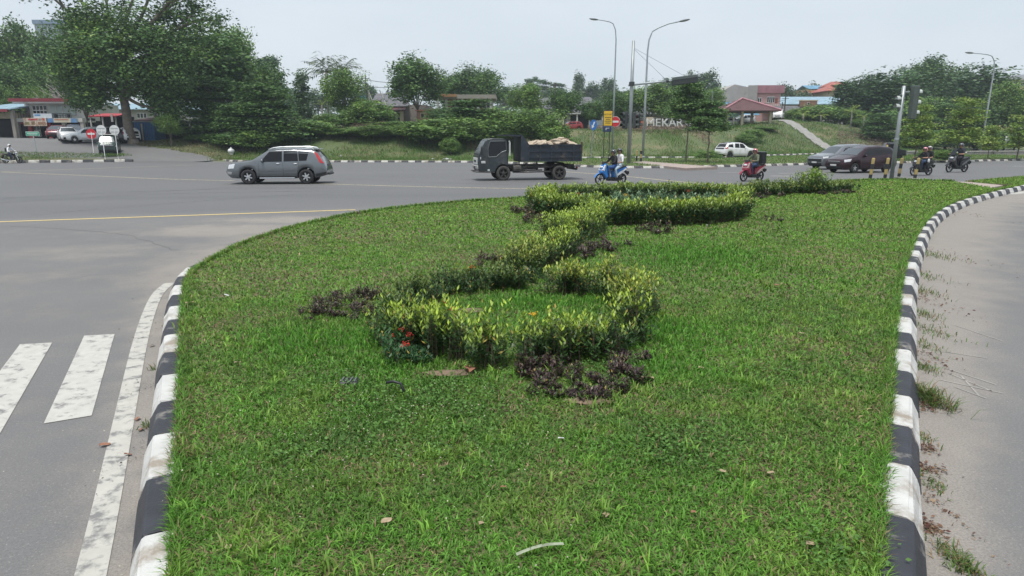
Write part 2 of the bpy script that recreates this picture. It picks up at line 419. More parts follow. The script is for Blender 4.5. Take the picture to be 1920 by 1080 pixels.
stripe('centre_line', [gnd(0, 322.5), gnd(180, 330), gnd(310, 336), gnd(440, 339)], .2, PY2)
stripe('centre_line', [gnd(500, 341), gnd(640, 346), gnd(800, 350.5), gnd(980, 354), gnd(1180, 356)], .2, PY2)
stripe('centre_line', [gnd(1060, 322), gnd(1180, 331), gnd(1270, 341), gnd(1390, 349)], .22, PY2)
stripe('lane_dash', [gnd(1345, 323.5), gnd(1415, 323)], .16, PW2)
stripe('lane_dash', [gnd(1460, 325), gnd(1560, 324.5)], .16, PW2)
stripe('lane_dash', [gnd(1445, 330), gnd(1545, 331)], .3, PW2)
stripe('lane_dash', [gnd(1885, 364), gnd(1935, 359.5)], .5, PW2)
stripe('lane_dash', [gnd(1900, 312), gnd(1990, 310)], .16, PW2)
TYRE = mat('tyre_mark', (.10, .10, .104), .8, 0, .2, 3, dirt=(.15, .15, .152), dirt_amt=.52, dscale=5)
stripe('tyre_mark', [gnd(60, 403), gnd(180, 392), gnd(330, 380), gnd(520, 366), gnd(640, 363)], .10, TYRE, .004)
stripe('tyre_mark', [gnd(55, 318.5), gnd(80, 314)], .2, TYRE, .004)

TYRE2 = mat('faint_tyre_track', (.098, .099, .103), .8, 0, .15, 2, dirt=(.118, .118, .121), dirt_amt=.55, dscale=2)
SCUFF = mat('pale_scuff', (.31, .295, .275), .85, 0, .15, 6)
for k, (x0, y0, x1, y1) in enumerate(((1770, 690, 1868, 722), (1778, 700, 1862, 735), (1760, 712, 1880, 738), (1790, 726, 1850, 748), (1802, 705, 1835, 742), (1790, 610, 1880, 640), (1772, 660, 1850, 672))): stripe('scuff_mark', [gnd(x0, y0), gnd(x1, y1)], .014, SCUFF, .004)
CRK = mat('crack_tar', (.085, .085, .086), .9, 0, .3, 9)
def crack(pts, w=.012, seed=0):
    r_ = random.Random(seed); P_ = dens([gnd(*p_).to_2d() for p_ in pts], .22); stripe('crack', [p_ + Vector((r_.uniform(-.05, .05), r_.uniform(-.05, .05))) for p_ in P_], w, CRK, .0035)
crack([(330, 470), (240, 440), (120, 430), (20, 424)], .012, 2); crack([(200, 366), (420, 352), (640, 352), (900, 356)], .03, 5)
for pts in ([(0, 380), (300, 362), (700, 356)], [(0, 372), (300, 356), (640, 352)], [(640, 335), (900, 346), (1250, 352)], [(700, 330), (1000, 340), (1300, 345)]): stripe('tyre_mark', [gnd(*p_) for p_ in pts], .26, TYRE2, .0036)
# ---- kerb stones
KW = mat('white_kerb_paint', (.47, .47, .455), .8, 0, .10, 5, .35, 60, dirt=(.27, .235, .195), dirt_amt=.43, dscale=3.2, rand=True)
KB = mat('black_kerb_paint', (.026, .028, .036), .62, 0, .25, 5, .25, 60, dirt=(.23, .215, .195), dirt_amt=.36, dscale=3.5, rand=True)
KWF = mat('grimy_white_kerb_paint', (.47, .46, .42), .8, 0, .1, 3, dirt=(.23, .21, .18), dirt_amt=.44, dscale=2.2, rand=True)
KBF = mat('grimy_black_kerb_paint', (.045, .047, .052), .8, 0, .3, 3, dirt=(.17, .16, .145), dirt_amt=.42, dscale=2.2, rand=True)
KMESH = {}
def kerb_mesh(L, white, var, hgt, mirror, mm):
    key = (round(L, 2), white, var, hgt, mirror)
    if key in KMESH: return KMESH[key]
    r = random.Random(var * 7 + white); b = MB()
    sec = [(0, -.05), (0, hgt), (.150, hgt), (.170, hgt - .010), (.205, hgt - .075), (.232, hgt * .30), (.25, -.03)]
    rows = []
    for k, x in enumerate((0, .012, L - .012, L)):
        sh_ = .008 if k in (0, 3) else 0
        rows.append([(x, (p[0] - (.012 if k in (0, 3) and p[0] > .1 else 0)) * (-1 if mirror else 1) + r.uniform(-.006, .006), p[1] - (sh_ if p[1] > .05 else 0) + r.uniform(-.006, .005)) for p in sec])
    b.grid(rows); n = len(sec)
    b.add(rows[0], [tuple(range(n))]); b.add(rows[-1], [tuple(range(n - 1, -1, -1))])
    KMESH[key] = b.mesh('kerb_block', mm); return KMESH[key]
def kerb(name, P, block, start, first_white, hgt=.18, mirror=False, far=False, drop=()):
    """P inner edge; stones stand on the right of the walking direction unless mirrored"""
    root = empty(name, (P[0].x, P[0].y, 0)); tag(root, kind='structure')
    L = [0]
    for a, b in zip(P[:-1], P[1:]): L.append(L[-1] + (b - a).length)
    xs = [p.x for p in P]; ys = [p.y for p in P]; s = start; w = first_white; i = 0
    Pt = lambda t: Vector((float(np.interp(t, L, xs)), float(np.interp(t, L, ys))))
    while s < L[-1] - .1:
        a, b = Pt(s), Pt(min(s + block, L[-1])); ln = (b - a).length
        if i not in drop and ln > .2:
            o = link('kerb_block', kerb_mesh(block - .012 if abs(ln - block) < .04 else ln - .012, w, i % 7, hgt, mirror, (KWF if w else KBF) if far else (KW if w else KB)), root)
            o.location = (a.x - P[0].x, a.y - P[0].y, random.uniform(-.006, .006) if not far else random.uniform(-.012, .008))
            o.rotation_euler = (0, random.uniform(-.004, .004), math.atan2(b.y - a.y, b.x - a.x) + random.uniform(-.008, .008))
        w = not w; i += 1; s += block
    return root
def arc_at_depth(P, zc, z=LZ):
    """arc length at which the line passes the given depth"""
    l = 0; pd = None
    for a, b in zip(P[:-1], P[1:]):
        da = a.y * CT + (CAM_H - z) * ST; d2 = b.y * CT + (CAM_H - z) * ST
        if da <= zc <= d2: return l + (b - a).length * (zc - da) / (d2 - da)
        l += (b - a).length
    return 0
sL = arc_at_depth(left_line, 3.42); nL = int(sL / .645)
KL = kerb('kerb_left', left_line, .645, sL - nL * .645, nL % 2 == 1, mirror=False)
sR = arc_at_depth(right_line, 3.57); nR = int(sR / .665)
KR = kerb('kerb_right', right_line, .665, sR - nR * .665, nR % 2 == 0, mirror=True)

# ---- the traffic island lawn
edge = left_line + back_line[1:] + [Vector((19.6, 29.9))] + []
lawn_poly = left_line + back_line[1:] + [p for p in reversed(right_line) if p.y < 27.0]
lawn2_poly = back_far + [p for p in reversed(right_line) if p.y > 27.6]
SOIL = mat('lawn_soil', (.12, .10, .055), .95, 0, .45, 1.6, .6, 30, dirt=(.09, .12, .035), dirt_amt=.5, dscale=3)
def sheet(name, P, z, m, thick=.25):
    b = MB(); b.prism([(p.x, p.y) for p in P], z - thick, z); o = b.build(name, m); tag(o, kind='structure'); return o
sheet('traffic_island', lawn_poly[::-1], LZ - .012, SOIL)
sheet('traffic_island', lawn2_poly[::-1], LZ - .012, SOIL)
PINK = mat('brick_path_paving', (.33, .26, .23), .85, 0, .2, 4, dirt=(.30, .27, .24), dirt_amt=.45, dscale=2)
pp = [gnd(px, py, .19).to_2d() for px, py in ((1786, 340.4), (1810, 340.4), (1881, 347), (1857, 352.2))]
sheet('footpath', pp[::-1], .186, PINK)

# ---- far verge (grass median) with its kerb, side lane behind it
mid_line = [Vector(p) for p in ((-27.5, 62.4), (-25, 60.4), (-17.7, 60.0), (-9, 59.8), (-3.9, 59.3), (0.5, 56.5), (4.2, 51.6), (7, 48.6), (9.35, 47.9), (13, 48.6), (18.25, 50.9), (24.8, 54.3), (34.8, 57.9), (50.5, 64.6), (70, 72), (95, 82))]
mid_line = chaikin(mid_line)
kerb('kerb_far', mid_line, .62, 0, True, .16, mirror=False if False else True, far=True)
slip_near = [Vector(p) for p in ((-28, 63.5), (-8, 62), (2, 64.2), (7, 66.4), (20, 67.4), (30, 75), (44.5, 85.5), (76, 93.5), (110, 101))]
VERGE = mat('verge_soil', (.10, .11, .045), .95, 0, .4, .5, dirt=(.17, .145, .09), dirt_amt=.42, dscale=.8)
verge_poly = mid_line + [Vector((110, 88))] + slip_near[::-1]
sheet('verge', verge_poly, .15, VERGE)
slip_far = [Vector(p) for p in ((2.6, 67.35), (7, 70.8), (20, 71.9), (30, 79.8), (44.5, 90.8), (76, 98.8), (100, 103))]
kerb('kerb_back', slip_far, .75, 0, True, .17, mirror=True, far=True)
bp = [gnd(px, py, .165).to_2d() for px, py in ((1182, 304.5), (1208, 302.5), (1255, 306), (1345, 313), (1285, 315.4), (1215, 308))]
sheet('footpath', bp[::-1], .168, PINK)
# ---- left forecourt, kerbed grass strip in front of it, sidewalk edge
def drape(name, P, m, dz, step=.7, kind='structure', skirt=.25, col=None):
    """polygon laid over the terrain"""
    xs = [p.x for p in P]; ys = [p.y for p in P]
    ax_ = np.arange(min(xs), max(xs) + step, step); ay_ = np.arange(min(ys), max(ys) + step, step)
    X, Y = np.meshgrid(ax_, ay_); ins = inside(X, Y, P); Z = terrain(X, np.maximum(Y, np.interp(X, EX, EY))) + dz
    n1_, n2_ = X.shape; ii_ = np.arange(n1_ * n2_).reshape(n1_, n2_)
    cell = inside((X[:-1, :-1] + step / 2), (Y[:-1, :-1] + step / 2), P)
    Fq = np.stack([ii_[:-1, :-1], ii_[:-1, 1:], ii_[1:, 1:], ii_[1:, :-1]], -1)[cell]
    Vq = np.stack([X, Y, Z], -1).reshape(-1, 3); used, inv = np.unique(Fq.ravel(), return_inverse=True)
    me = np_mesh(name, Vq[used], inv.reshape(-1, 4), m, np.zeros((len(used), 3)) if col is None else np.tile(col, (len(used), 1)), True)
    o = link(name, me); tag(o, kind=kind); return o
fore = [Vector(p) for p in ((-110, 60.3), (-28.2, 60.3), (-28.3, 63.5), (-31, 66.5), (-36, 68.5), (-40.5, 70.5), (-43, 75), (-45, 82), (-110, 82))]
drape('driveway', fore, ASPH, .03, .6, col=(.25, .1, 0))
PAVE = mat('concrete_path', (.24, .235, .22), .9, 0, .15, 1.5, dirt=(.25, .235, .21), dirt_amt=.42, dscale=.9)
ramp_pts = [at(1455, 241, 108), at(1490, 250, 103), at(1530, 264, 98.5), at(1575, 281, 93.5), at(1600, 286, 91.5)]
rp = [Vector((p.x, p.y)) for p in ramp_pts]; rp = chaikin(rp)
rl = []; rr = []
for i, p in enumerate(rp):
    d = (rp[min(i + 1, len(rp) - 1)] - rp[max(i - 1, 0)]).normalized(); s_ = Vector((-d.y, d.x)) * 1.15; rl.append(p + s_); rr.append(p - s_)
drape('footpath', rl + rr[::-1], PAVE, .12, .4)
farleft = [Vector(p) for p in ((-80, 57.2), (-45.2, 57.6), (-40, 59.3), (-35.4, 60.9))]
kerb('kerb_far_left', farleft, .84, 0, True, .24, mirror=True, far=True)
strip = [Vector(p) for p in ((-80, 57.3), (-45.2, 57.7), (-40, 59.4), (-35.4, 61.0), (-36.5, 62.2), (-42, 63.0), (-50, 64.2), (-80, 64))]
b = MB(); n_ = len(strip); b.add([(p.x, p.y, .2) for p in strip[:4]] + [(p.x, p.y, max(.2, tz(p.x, p.y) + .12)) for p in strip[4:]] , [tuple(range(n_))])
b.add([(p.x, p.y, .21) for p in strip[:4]] + [(p.x, p.y, -.2) for p in strip[:4]], [(0, 1, 5, 4), (1, 2, 6, 5), (2, 3, 7, 6)])
o = b.build('verge', VERGE); tag(o, kind='structure')
# ================================================================== GRASS (uncountable: stuff)
LEAF = leafmat('grass_blade', .35, .55)
PAL = dict(lush=(.114, .262, .036), mid=(.103, .216, .036), yel=(.195, .312, .052), dry=(.27, .21, .115), dark=(.038, .090, .018))
PAL = {k: np.array(v) for k, v in PAL.items()}
def blades(P, h, w, lean, col, r, up=None):
    """P (n,3) roots; three triangles each, bent"""
    n = len(P); az = r.uniform(0, 2 * np.pi, n); d = np.stack([np.cos(az), np.sin(az), 0 * az], 1)
    tw = az + np.pi / 2 + r.normal(0, .5, n); s = np.stack([np.cos(tw), np.sin(tw), 0 * tw], 1)
    h = h[:, None]; w = w[:, None]; le = lean[:, None]; z = np.array([0, 0, 1.])
    m = P + z * h * .62 + d * le * .32; t = P + z * h * (1 - .25 * r.random((n, 1))) + d * le
    V = np.stack([P - s * w * .4, P + s * w * .4, m - s * w * .5, m + s * w * .5, t], 1).reshape(-1, 3)
    k = np.arange(n)[:, None] * 5
    F = np.concatenate([k + np.array([0, 1, 2]), k + np.array([1, 3, 2]), k + np.array([2, 3, 4])])
    C = np.repeat(col, 5, 0)
    return V, F, C
def scatter(P, y0, y1, n, r):
    xs = [p.x for p in P]; out = np.zeros((0, 2))
    while len(out) < n:
        q = np.stack([r.uniform(min(xs), max(xs), n * 2), r.uniform(y0, y1, n * 2)], 1)
        q = q[inside(q[:, 0], q[:, 1], P)]; out = np.concatenate([out, q])
        if len(q) == 0: break
    return out[:n]
# grass grows over the inner edge of the kerb and right to the back edge
lg = [p + Vector((-.02, 0)) for p in lawn_poly]
spot = [(gnd(px, py, LZ), rad, k) for px, py, rad, k in (
    (640, 640, .75, 'lush'), (1010, 565, .8, 'lush'), (1255, 620, .7, 'lush'), (1130, 560, .6, 'lush'), (720, 690, .5, 'lush'), (1240, 690, .4, 'lush'), (1300, 480, 1.6, 'lush'), (560, 640, .6, 'lush'),
    (480, 520, .9, 'dry'), (400, 640, .5, 'dry'), (440, 600, .6, 'dry'), (520, 450, 1.2, 'dry'), (380, 740, .35, 'dry'), (1560, 930, .35, 'dry'), (1450, 880, .3, 'dry'), (1600, 760, .5, 'dry'), (1500, 640, .5, 'dry'), (1040, 890, .25, 'dry'), (900, 480, .8, 'dry'), (460, 1010, .25, 'dry'), (1540, 480, 1.0, 'dry'), (700, 440, 1.0, 'dry'),
    (760, 760, .5, 'dark'), (1250, 850, .35, 'dark'), (640, 820, .3, 'dark'))]
def lawn_colour(x, y, r):
    n = len(x); a = fbm(x * 1.1, y * 1.1); b_ = fbm(x * 3.1 + 40, y * 3.1); t = np.clip((y - 8) / 16, 0, 1)
    c = PAL['mid'][None] * np.ones((n, 1)); k = smooth((a - .42) * 5)[:, None]; c = c * (1 - k) + PAL['lush'] * k
    k = (smooth((b_ - .5) * 5) * .45 + t * .45)[:, None]; c = c * (1 - k) + PAL['yel'] * k
    k = (smooth((fbm(x * 2.2 + 80, y * 2.2 + 5) - .60) * 7) * .55)[:, None]; drf = k[:, 0].copy()
    lushf = np.zeros(n)
    for p, rad, kind in spot:
        g = np.exp(-(((x - p.x) ** 2 + (y - p.y) ** 2) / rad ** 2))
        if kind == 'lush': lushf = np.maximum(lushf, g)
        elif kind == 'dry': drf = np.maximum(drf, g * .55)
        else: c = c * (1 - .5 * g[:, None]) + PAL['dark'] * .5 * g[:, None]
    c = c * (1 - lushf[:, None]) + np.array([.098, .255, .032]) * lushf[:, None]
    dead = r.random(n) < (.045 + drf * .45) * (1 - lushf * .9)
    c[dead] = PAL['dry'] * r.uniform(.6, 1.15, (dead.sum(), 1))
    c *= (r.uniform(.5, 1.5, (n, 1)) * np.where(r.random((n, 1)) < .12, 1.35, 1)); return c, lushf, drf
Vs, Fs, Cs, off = [], [], [], 0
for (y0, y1, n, ws, hs) in ((1.9, 3.6, 50000, 1.0, 1.0), (3.6, 5.2, 62000, 1.1, 1.0), (5.2, 8.0, 80000, 1.35, 1.05), (8, 13, 74000, 2.0, 1.15), (13, 20, 58000, 3.3, 1.3), (20, 32, 44000, 5.0, 1.5)):
    q = scatter(lg, y0, y1, n, rng); x, y = q[:, 0], q[:, 1]
    c, lf, df = lawn_colour(x, y, rng); n = len(x)
    h = rng.gamma(6, .0049, n) * hs * (1 + .75 * lf) * (1 - .35 * df); w = rng.uniform(.0045, .0110, n) * ws; le = rng.uniform(.01, .055, n) * (1 - .2 * lf)
    z = np.full(n, LZ - .014)
    v, f, cc = blades(np.stack([x, y, z], 1), h, w, le, c, rng); Vs.append(v); Fs.append(f + off); Cs.append(cc); off += len(v)
q = scatter(lawn2_poly, 27, 45, 9000, rng); x, y = q[:, 0], q[:, 1]; n = len(x); c, lf, df = lawn_colour(x, y, rng)
v, f, cc = blades(np.stack([x, y, np.full(n, LZ - .014)], 1), rng.uniform(.05, .13, n), rng.uniform(.015, .04, n), rng.uniform(.01, .06, n), c, rng); Vs.append(v); Fs.append(f + off); Cs.append(cc); off += len(v)
nc_ = 520; q = scatter(lg, 2.0, 9.0, nc_, rng); k_ = np.repeat(np.arange(nc_), 13); x = q[k_, 0] + rng.normal(0, .028, len(k_)); y = q[k_, 1] + rng.normal(0, .028, len(k_)); n = len(x); c, lf, df = lawn_colour(x, y, rng)
tone = rng.uniform(.75, 1.5, nc_)[k_][:, None]; c = (c * .5 + PAL['yel'] * .5) * tone * rng.uniform(.7, 1.25, (n, 1))
v, f, cc = blades(np.stack([x, y, np.full(n, LZ - .012)], 1), rng.uniform(.045, .105, n), rng.uniform(.006, .0115, n), rng.uniform(.02, .09, n), c, rng); Vs.append(v); Fs.append(f + off); Cs.append(cc); off += len(v)
# fringe hanging over the kerb edges
for line, sgn in ((left_line, -1), (right_line, 1), (back_line, -1)):
    for a, b in zip(line[:-1], line[1:]):
        if b.y < 1.9: continue
        dpt = max(2.5, (a.y + b.y) / 2); n = int((b - a).length * 2600 / dpt ** .75)
        if n < 1: continue
        t = rng.random(n); d = (b - a).normalized(); s = np.array([-d.y, d.x]) * (1 if sgn < 0 else -1)
        if line is back_line: s = -s if False else np.array([-d.y, d.x])
        o_ = rng.normal(.005, .02, n)
        x = a.x + (b.x - a.x) * t + s[0] * o_; y = a.y + (b.y - a.y) * t + s[1] * o_
        c, lf, df = lawn_colour(x, y, rng); k = max(1, dpt / 6)
        v, f, cc = blades(np.stack([x, y, np.full(n, LZ - .02)], 1), rng.uniform(.03, .09, n) * (1 + .03 * dpt), rng.uniform(.004, .007, n) * k, rng.uniform(.02, .09, n), c, rng); Vs.append(v); Fs.append(f + off); Cs.append(cc); off += len(v)
g = link('grass', np_mesh('grass', np.concatenate(Vs), np.concatenate(Fs), LEAF, np.concatenate(Cs))); tag(g, 'short patchy green lawn grass covering the traffic island', 'grass', kind='stuff')

# ---- broad-leaved weeds in the lawn
def leaves(C, D, Nn, L, W, col, fold=0.0):
    """diamond leaves: centre, long axis, normal"""
    D = D / np.linalg.norm(D, axis=1, keepdims=True); S = np.cross(D, Nn); S /= np.linalg.norm(S, axis=1, keepdims=True) + 1e-9
    L = L[:, None] / 2; W = W[:, None] / 2
    V = np.stack([C - D * L, C + S * W - D * L * .1, C + D * L, C - S * W - D * L * .1], 1).reshape(-1, 3)
    k = np.arange(len(C))[:, None] * 4; F = k + np.array([0, 1, 2, 3]); return V, F, np.repeat(col, 4, 0)
def rdir(n, r, zlo=-1, zhi=1):
    a = r.uniform(0, 2 * np.pi, n); z = r.uniform(zlo, zhi, n); k = np.sqrt(1 - z * z); return np.stack([k * np.cos(a), k * np.sin(a), z], 1)
acc = [[], [], []]; off = 0
for px, py, rad, n in ((1240, 850, .38, 1500), (1320, 830, .3, 800), (760, 760, .55, 2400), (900, 745, .45, 1500), (640, 720, .4, 1000), (1130, 690, .3, 900), (1170, 680, .2, 700), (560, 850, .3, 600), (1560, 1040, .2, 500), (700, 860, .3, 600), (1450, 700, .5, 700), (1420, 590, .6, 700), (880, 830, .4, 700)):
    n = int(n * .38); p = gnd(px, py, LZ); q = rng.normal(0, rad * .6, (n, 2))
    C = np.stack([p.x + q[:, 0], p.y + q[:, 1], LZ + rng.uniform(.02, .065, n)], 1)
    D = rdir(n, rng, -.1, .5); N = rdir(n, rng, .6, 1)
    col = np.array([.095, .205, .042]) * rng.uniform(.5, 1.5, (n, 1))
    v, f, cc = leaves(C, D, N, rng.uniform(.018, .036, n), rng.uniform(.012, .02, n), col); acc[0].append(v); acc[1].append(f + off); acc[2].append(cc); off += len(v)
wd = link('weeds', np_mesh('weeds', np.concatenate(acc[0]), np.concatenate(acc[1]), LEAF, np.concatenate(acc[2]))); tag(wd, 'low broad-leaved weeds spreading through the lawn', 'weeds', kind='stuff')
# ---- tiny pale flower heads in the lawn
n = 260; q = np.concatenate([rng.normal(0, .55, (n, 2)) + np.array(gnd(720, 790, LZ).to_2d()), rng.normal(0, .9, (60, 2)) + np.array(gnd(640, 900, LZ).to_2d())]); n = len(q)
C = np.stack([q[:, 0], q[:, 1], LZ + rng.uniform(.04, .08, n)], 1)
v, f, cc = leaves(C, rdir(n, rng, -.1, .1), rdir(n, rng, .7, 1), rng.uniform(.008, .014, n), rng.uniform(.008, .014, n), np.array([.55, .52, .40]) * rng.uniform(.7, 1.1, (n, 1)))
fl = link('lawn_flowers', np_mesh('lawn_flowers', v, f, LEAF, cc)); tag(fl, 'tiny pale flower heads dotted over the lawn', 'flowers', kind='stuff')

# ---- rough grass on verges and banks
def rough(name, label, q, zf, h, w, pal, r=rng):
    n = len(q); x, y = q[:, 0], q[:, 1]; a = fbm(x * .35, y * .35); b_ = fbm(x * .9 + 30, y * .9)
    c = pal[0][None] * (1 - a[:, None]) + pal[1][None] * a[:, None]; k = (smooth((b_ - .52) * 6) * pal[3])[:, None]; c = c * (1 - k) + pal[2] * k
    c = c * r.uniform(.6, 1.4, (n, 1))
    hh = h * r.uniform(.5, 1.3, n) * (.6 + .9 * a); v, f, cc = blades(np.stack([x, y, zf(x, y)], 1), hh, w * r.uniform(.6, 1.4, n), hh * r.uniform(.1, 1.1, n), c, r)
    o = link(name, np_mesh(name, v, f, LEAF, cc)); tag(o, label, 'grass', kind='stuff'); return o
A = np.array
q = scatter(verge_poly, 47, 100, 60000, rng); q = q[(q[:, 0] < 60) & (q[:, 0] > -30)]
bpoly = bp; q = q[~inside(q[:, 0], q[:, 1], bpoly)]
rough('grass', 'mown grass on the far verge behind the black and white kerb', q, lambda x, y: np.full(len(x), .14), .13, .035, (A([.08, .19, .03]), A([.12, .22, .042]), A([.2, .165, .085]), .5))
q = scatter(strip, 57.4, 64.2, 20000, rng); q = q[q[:, 0] > -54]
rough('grass', 'tufty grass strip in front of the shop forecourt', q, lambda x, y: .19 + np.clip(y - 58, 0, 8) * .11, .13, .03, (A([.07, .15, .03]), A([.11, .18, .04]), A([.16, .15, .07]), .5))
n = 250000; q = np.stack([rng.uniform(-29, 70, n), rng.uniform(60, 112, n)], 1); e = np.interp(q[:, 0], EX, EY)
q = q[(q[:, 1] > e + .25) & (q[:, 1] < e + 22 + (q[:, 0] > 30) * 8)]; q = q[~inside(q[:, 0], q[:, 1], rl + rr[::-1])]
q = q[rng.random(len(q)) < np.clip(.35 + (fbm(q[:, 0] * .25, q[:, 1] * .25) - .35) * 3, .1, 1)]
rough('grass', 'rough tall grass and weeds on the far embankment', q, lambda x, y: terrain(x, y) - .03, .34, .034, (A([.070, .165, .03]), A([.115, .205, .042]), A([.21, .165, .095]), .5))
n = 14000; q = np.stack([rng.uniform(-46, -27, n), rng.uniform(63, 74, n)], 1); q = q[~inside(q[:, 0], q[:, 1], fore)]
rough('grass', 'thin dry grass under the big tree beside the driveway', q, lambda x, y: terrain(x, y) - .02, .16, .04, (A([.10, .13, .045]), A([.16, .15, .07]), A([.22, .18, .10]), .6))
# ================================================================== PLANTED BEDS ON THE ISLAND
PLANT = leafmat('shrub_leaf', .25, .42)
STEM = mat('shrub_stem', (.10, .075, .05), .9, 0, .3, 20)
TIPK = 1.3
def shoots(path, width, hgt, per_m, r, nl=13, ls=1.0, tip=(.38, .50, .06), low=(.030, .070, .018), jag=.56, cap=1.0, px=True, spread=.032, ragged=1.0, tipcut=.42):
    """upright leafy shoots along a path; returns leaf arrays and stem list"""
    P = [gnd(*p, LZ).to_2d() for p in path] if px else path
    P = chaikin(P) if len(P) > 2 else P
    L = [0]
    for a, b in zip(P[:-1], P[1:]): L.append(L[-1] + (b - a).length)
    n = max(6, int(L[-1] * per_m * 1.45)); npl = max(3, int(n / 9)); tp_ = r.uniform(0, L[-1], npl); rp_ = width / 2 * np.sqrt(r.random(npl)) * .95; ap_ = r.uniform(0, 2 * np.pi, npl)
    xp = np.interp(tp_, L, [p.x for p in P]) + rp_ * np.cos(ap_); yp = np.interp(tp_, L, [p.y for p in P]) + rp_ * np.sin(ap_); hp = 1 + jag * 1.1 * (r.random(npl) - .55)
    if ragged > .9: hp = hp * np.where(vnoise(xp * 3.3 + 5, yp * 3.3) < .27, .45, 1) * (.8 + .4 * vnoise(xp * 1.7, yp * 1.7 + 9))
    w_ = r.integers(0, npl, n); az = r.uniform(0, 2 * np.pi, n); sg_ = .045 * ls * np.sqrt(r.random(n)) * 1.5
    x = xp[w_] + sg_ * np.cos(az); y = yp[w_] + sg_ * np.sin(az); rad = np.minimum(rp_[w_] + sg_ * .4, width / 2)
    H = 1.10 * hgt * (1 - .28 * (rad / (width / 2)) ** 2 * cap) * hp[w_] * (1 - .35 * (sg_ / (.0675 * ls)) ** 2) * (1 + jag * .4 * (r.random(n) - .5)) * (.78 + .44 * fbm(x * 2.3, y * 2.3, 2) * ragged + .22 * (1 - ragged))
    C, D, N, Ls, W, K = [], [], [], [], [], []
    out = np.stack([np.cos(az), np.sin(az)], 1) * (rad / (width / 2))[:, None] * .12
    for k in range(nl):
        f = (k + r.random(n)) / nl; f = .18 + .82 * f; a = k * 2.4 + r.uniform(0, 6.28, n)
        up = .35 + 1.0 * f ** 3; d = np.stack([np.cos(a), np.sin(a), up], 1); d /= np.linalg.norm(d, axis=1, keepdims=True)
        ll = ls * r.uniform(.045, .068, n); base = np.stack([x + out[:, 0] * f * hgt * 2, y + out[:, 1] * f * hgt * 2, LZ + H * f], 1)
        C.append(base + d * ll[:, None] * .5 + r.normal(0, spread * .3, (n, 3)) * ls); D.append(d)
        s = np.cross(d, np.array([0, 0, 1.])); N.append(np.cross(s, d) + r.normal(0, .25, (n, 3)))
        Ls.append(ll); W.append(ll * r.uniform(.30, .42, n))
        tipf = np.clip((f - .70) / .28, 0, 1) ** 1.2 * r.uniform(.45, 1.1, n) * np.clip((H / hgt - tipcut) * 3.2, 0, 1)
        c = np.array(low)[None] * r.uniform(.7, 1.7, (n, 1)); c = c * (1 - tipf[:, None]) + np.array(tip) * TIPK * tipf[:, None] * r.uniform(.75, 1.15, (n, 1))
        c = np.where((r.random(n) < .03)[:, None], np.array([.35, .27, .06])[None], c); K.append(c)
    cat_ = np.concatenate
    return cat_(C), cat_(D), cat_(N), cat_(Ls), cat_(W), cat_(K), np.stack([x, y, H], 1)
def hedge(name, label, cat, group, path, width, hgt, per_m=170, seed=1, px=True, flowers=None, **kw):
    r = np.random.default_rng(seed); C, D, N, Ls, W, K, st = shoots(path, width, hgt, per_m, r, px=px, **kw)
    o0 = Vector((float(st[:, 0].mean()), float(st[:, 1].mean()), LZ - .01)); root = empty(name, o0); tag(root, label, cat, group)
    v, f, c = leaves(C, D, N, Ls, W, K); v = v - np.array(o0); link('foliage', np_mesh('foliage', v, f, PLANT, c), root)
    b = MB()
    for x, y, h in st[::3]:
        p = Vector((x, y, LZ)) - o0; b.tube([p + Vector((r.normal(0, .02), r.normal(0, .02), -.01)), p + Vector((0, 0, h * .75))], [.0055, .003], 4, False)
    tag(b.build('stems', STEM, root), kind='stuff')
    if flowers:
        for col, spots_ in flowers:
            nm = 'flower'
            for (fx, fy, fz, fr) in spots_:
                p = gnd(fx, fy, LZ); m = 46; q = r.normal(0, fr * .42, (m, 3)); q[:, 2] *= .6
                Cc = q + np.array([p.x, p.y, LZ + fz]); v, f, c = leaves(Cc, rdir(m, r, -.2, .6), rdir(m, r, .2, 1), r.uniform(.010, .018, m) * (1 + fr * 4), r.uniform(.008, .014, m) * (1 + fr * 4), np.array(col) * r.uniform(.7, 1.2, (m, 1)))
                tag(link(nm, np_mesh(nm, v - np.array(o0), f, PLANT, c), root), kind='stuff')
    return root
GR1 = 'yellow-tipped shrubs of the near ring bed'
RED, ORG, YEL = (.50, .035, .025), (.60, .16, .05), (.75, .48, .03)
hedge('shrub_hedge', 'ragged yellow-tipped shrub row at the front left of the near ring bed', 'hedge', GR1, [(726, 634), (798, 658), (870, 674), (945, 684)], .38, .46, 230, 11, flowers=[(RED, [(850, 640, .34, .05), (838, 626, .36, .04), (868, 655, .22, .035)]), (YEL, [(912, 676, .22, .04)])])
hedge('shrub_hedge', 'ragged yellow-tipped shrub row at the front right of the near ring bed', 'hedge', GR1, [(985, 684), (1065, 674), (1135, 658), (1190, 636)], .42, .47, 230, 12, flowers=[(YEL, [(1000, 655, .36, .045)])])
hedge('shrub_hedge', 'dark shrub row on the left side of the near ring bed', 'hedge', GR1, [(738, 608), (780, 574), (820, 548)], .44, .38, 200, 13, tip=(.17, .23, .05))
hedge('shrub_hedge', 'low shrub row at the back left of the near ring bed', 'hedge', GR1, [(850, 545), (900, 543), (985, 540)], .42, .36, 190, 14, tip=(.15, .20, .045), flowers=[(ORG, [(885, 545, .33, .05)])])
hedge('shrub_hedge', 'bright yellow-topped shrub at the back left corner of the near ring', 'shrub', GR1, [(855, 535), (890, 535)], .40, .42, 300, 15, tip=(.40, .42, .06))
hedge('shrub_hedge', 'bright shrub row curving round the right side of the near ring', 'hedge', GR1, [(1035, 553), (1100, 550), (1155, 556), (1188, 578), (1188, 602)], .42, .42, 240, 16, tip=(.34, .39, .055))
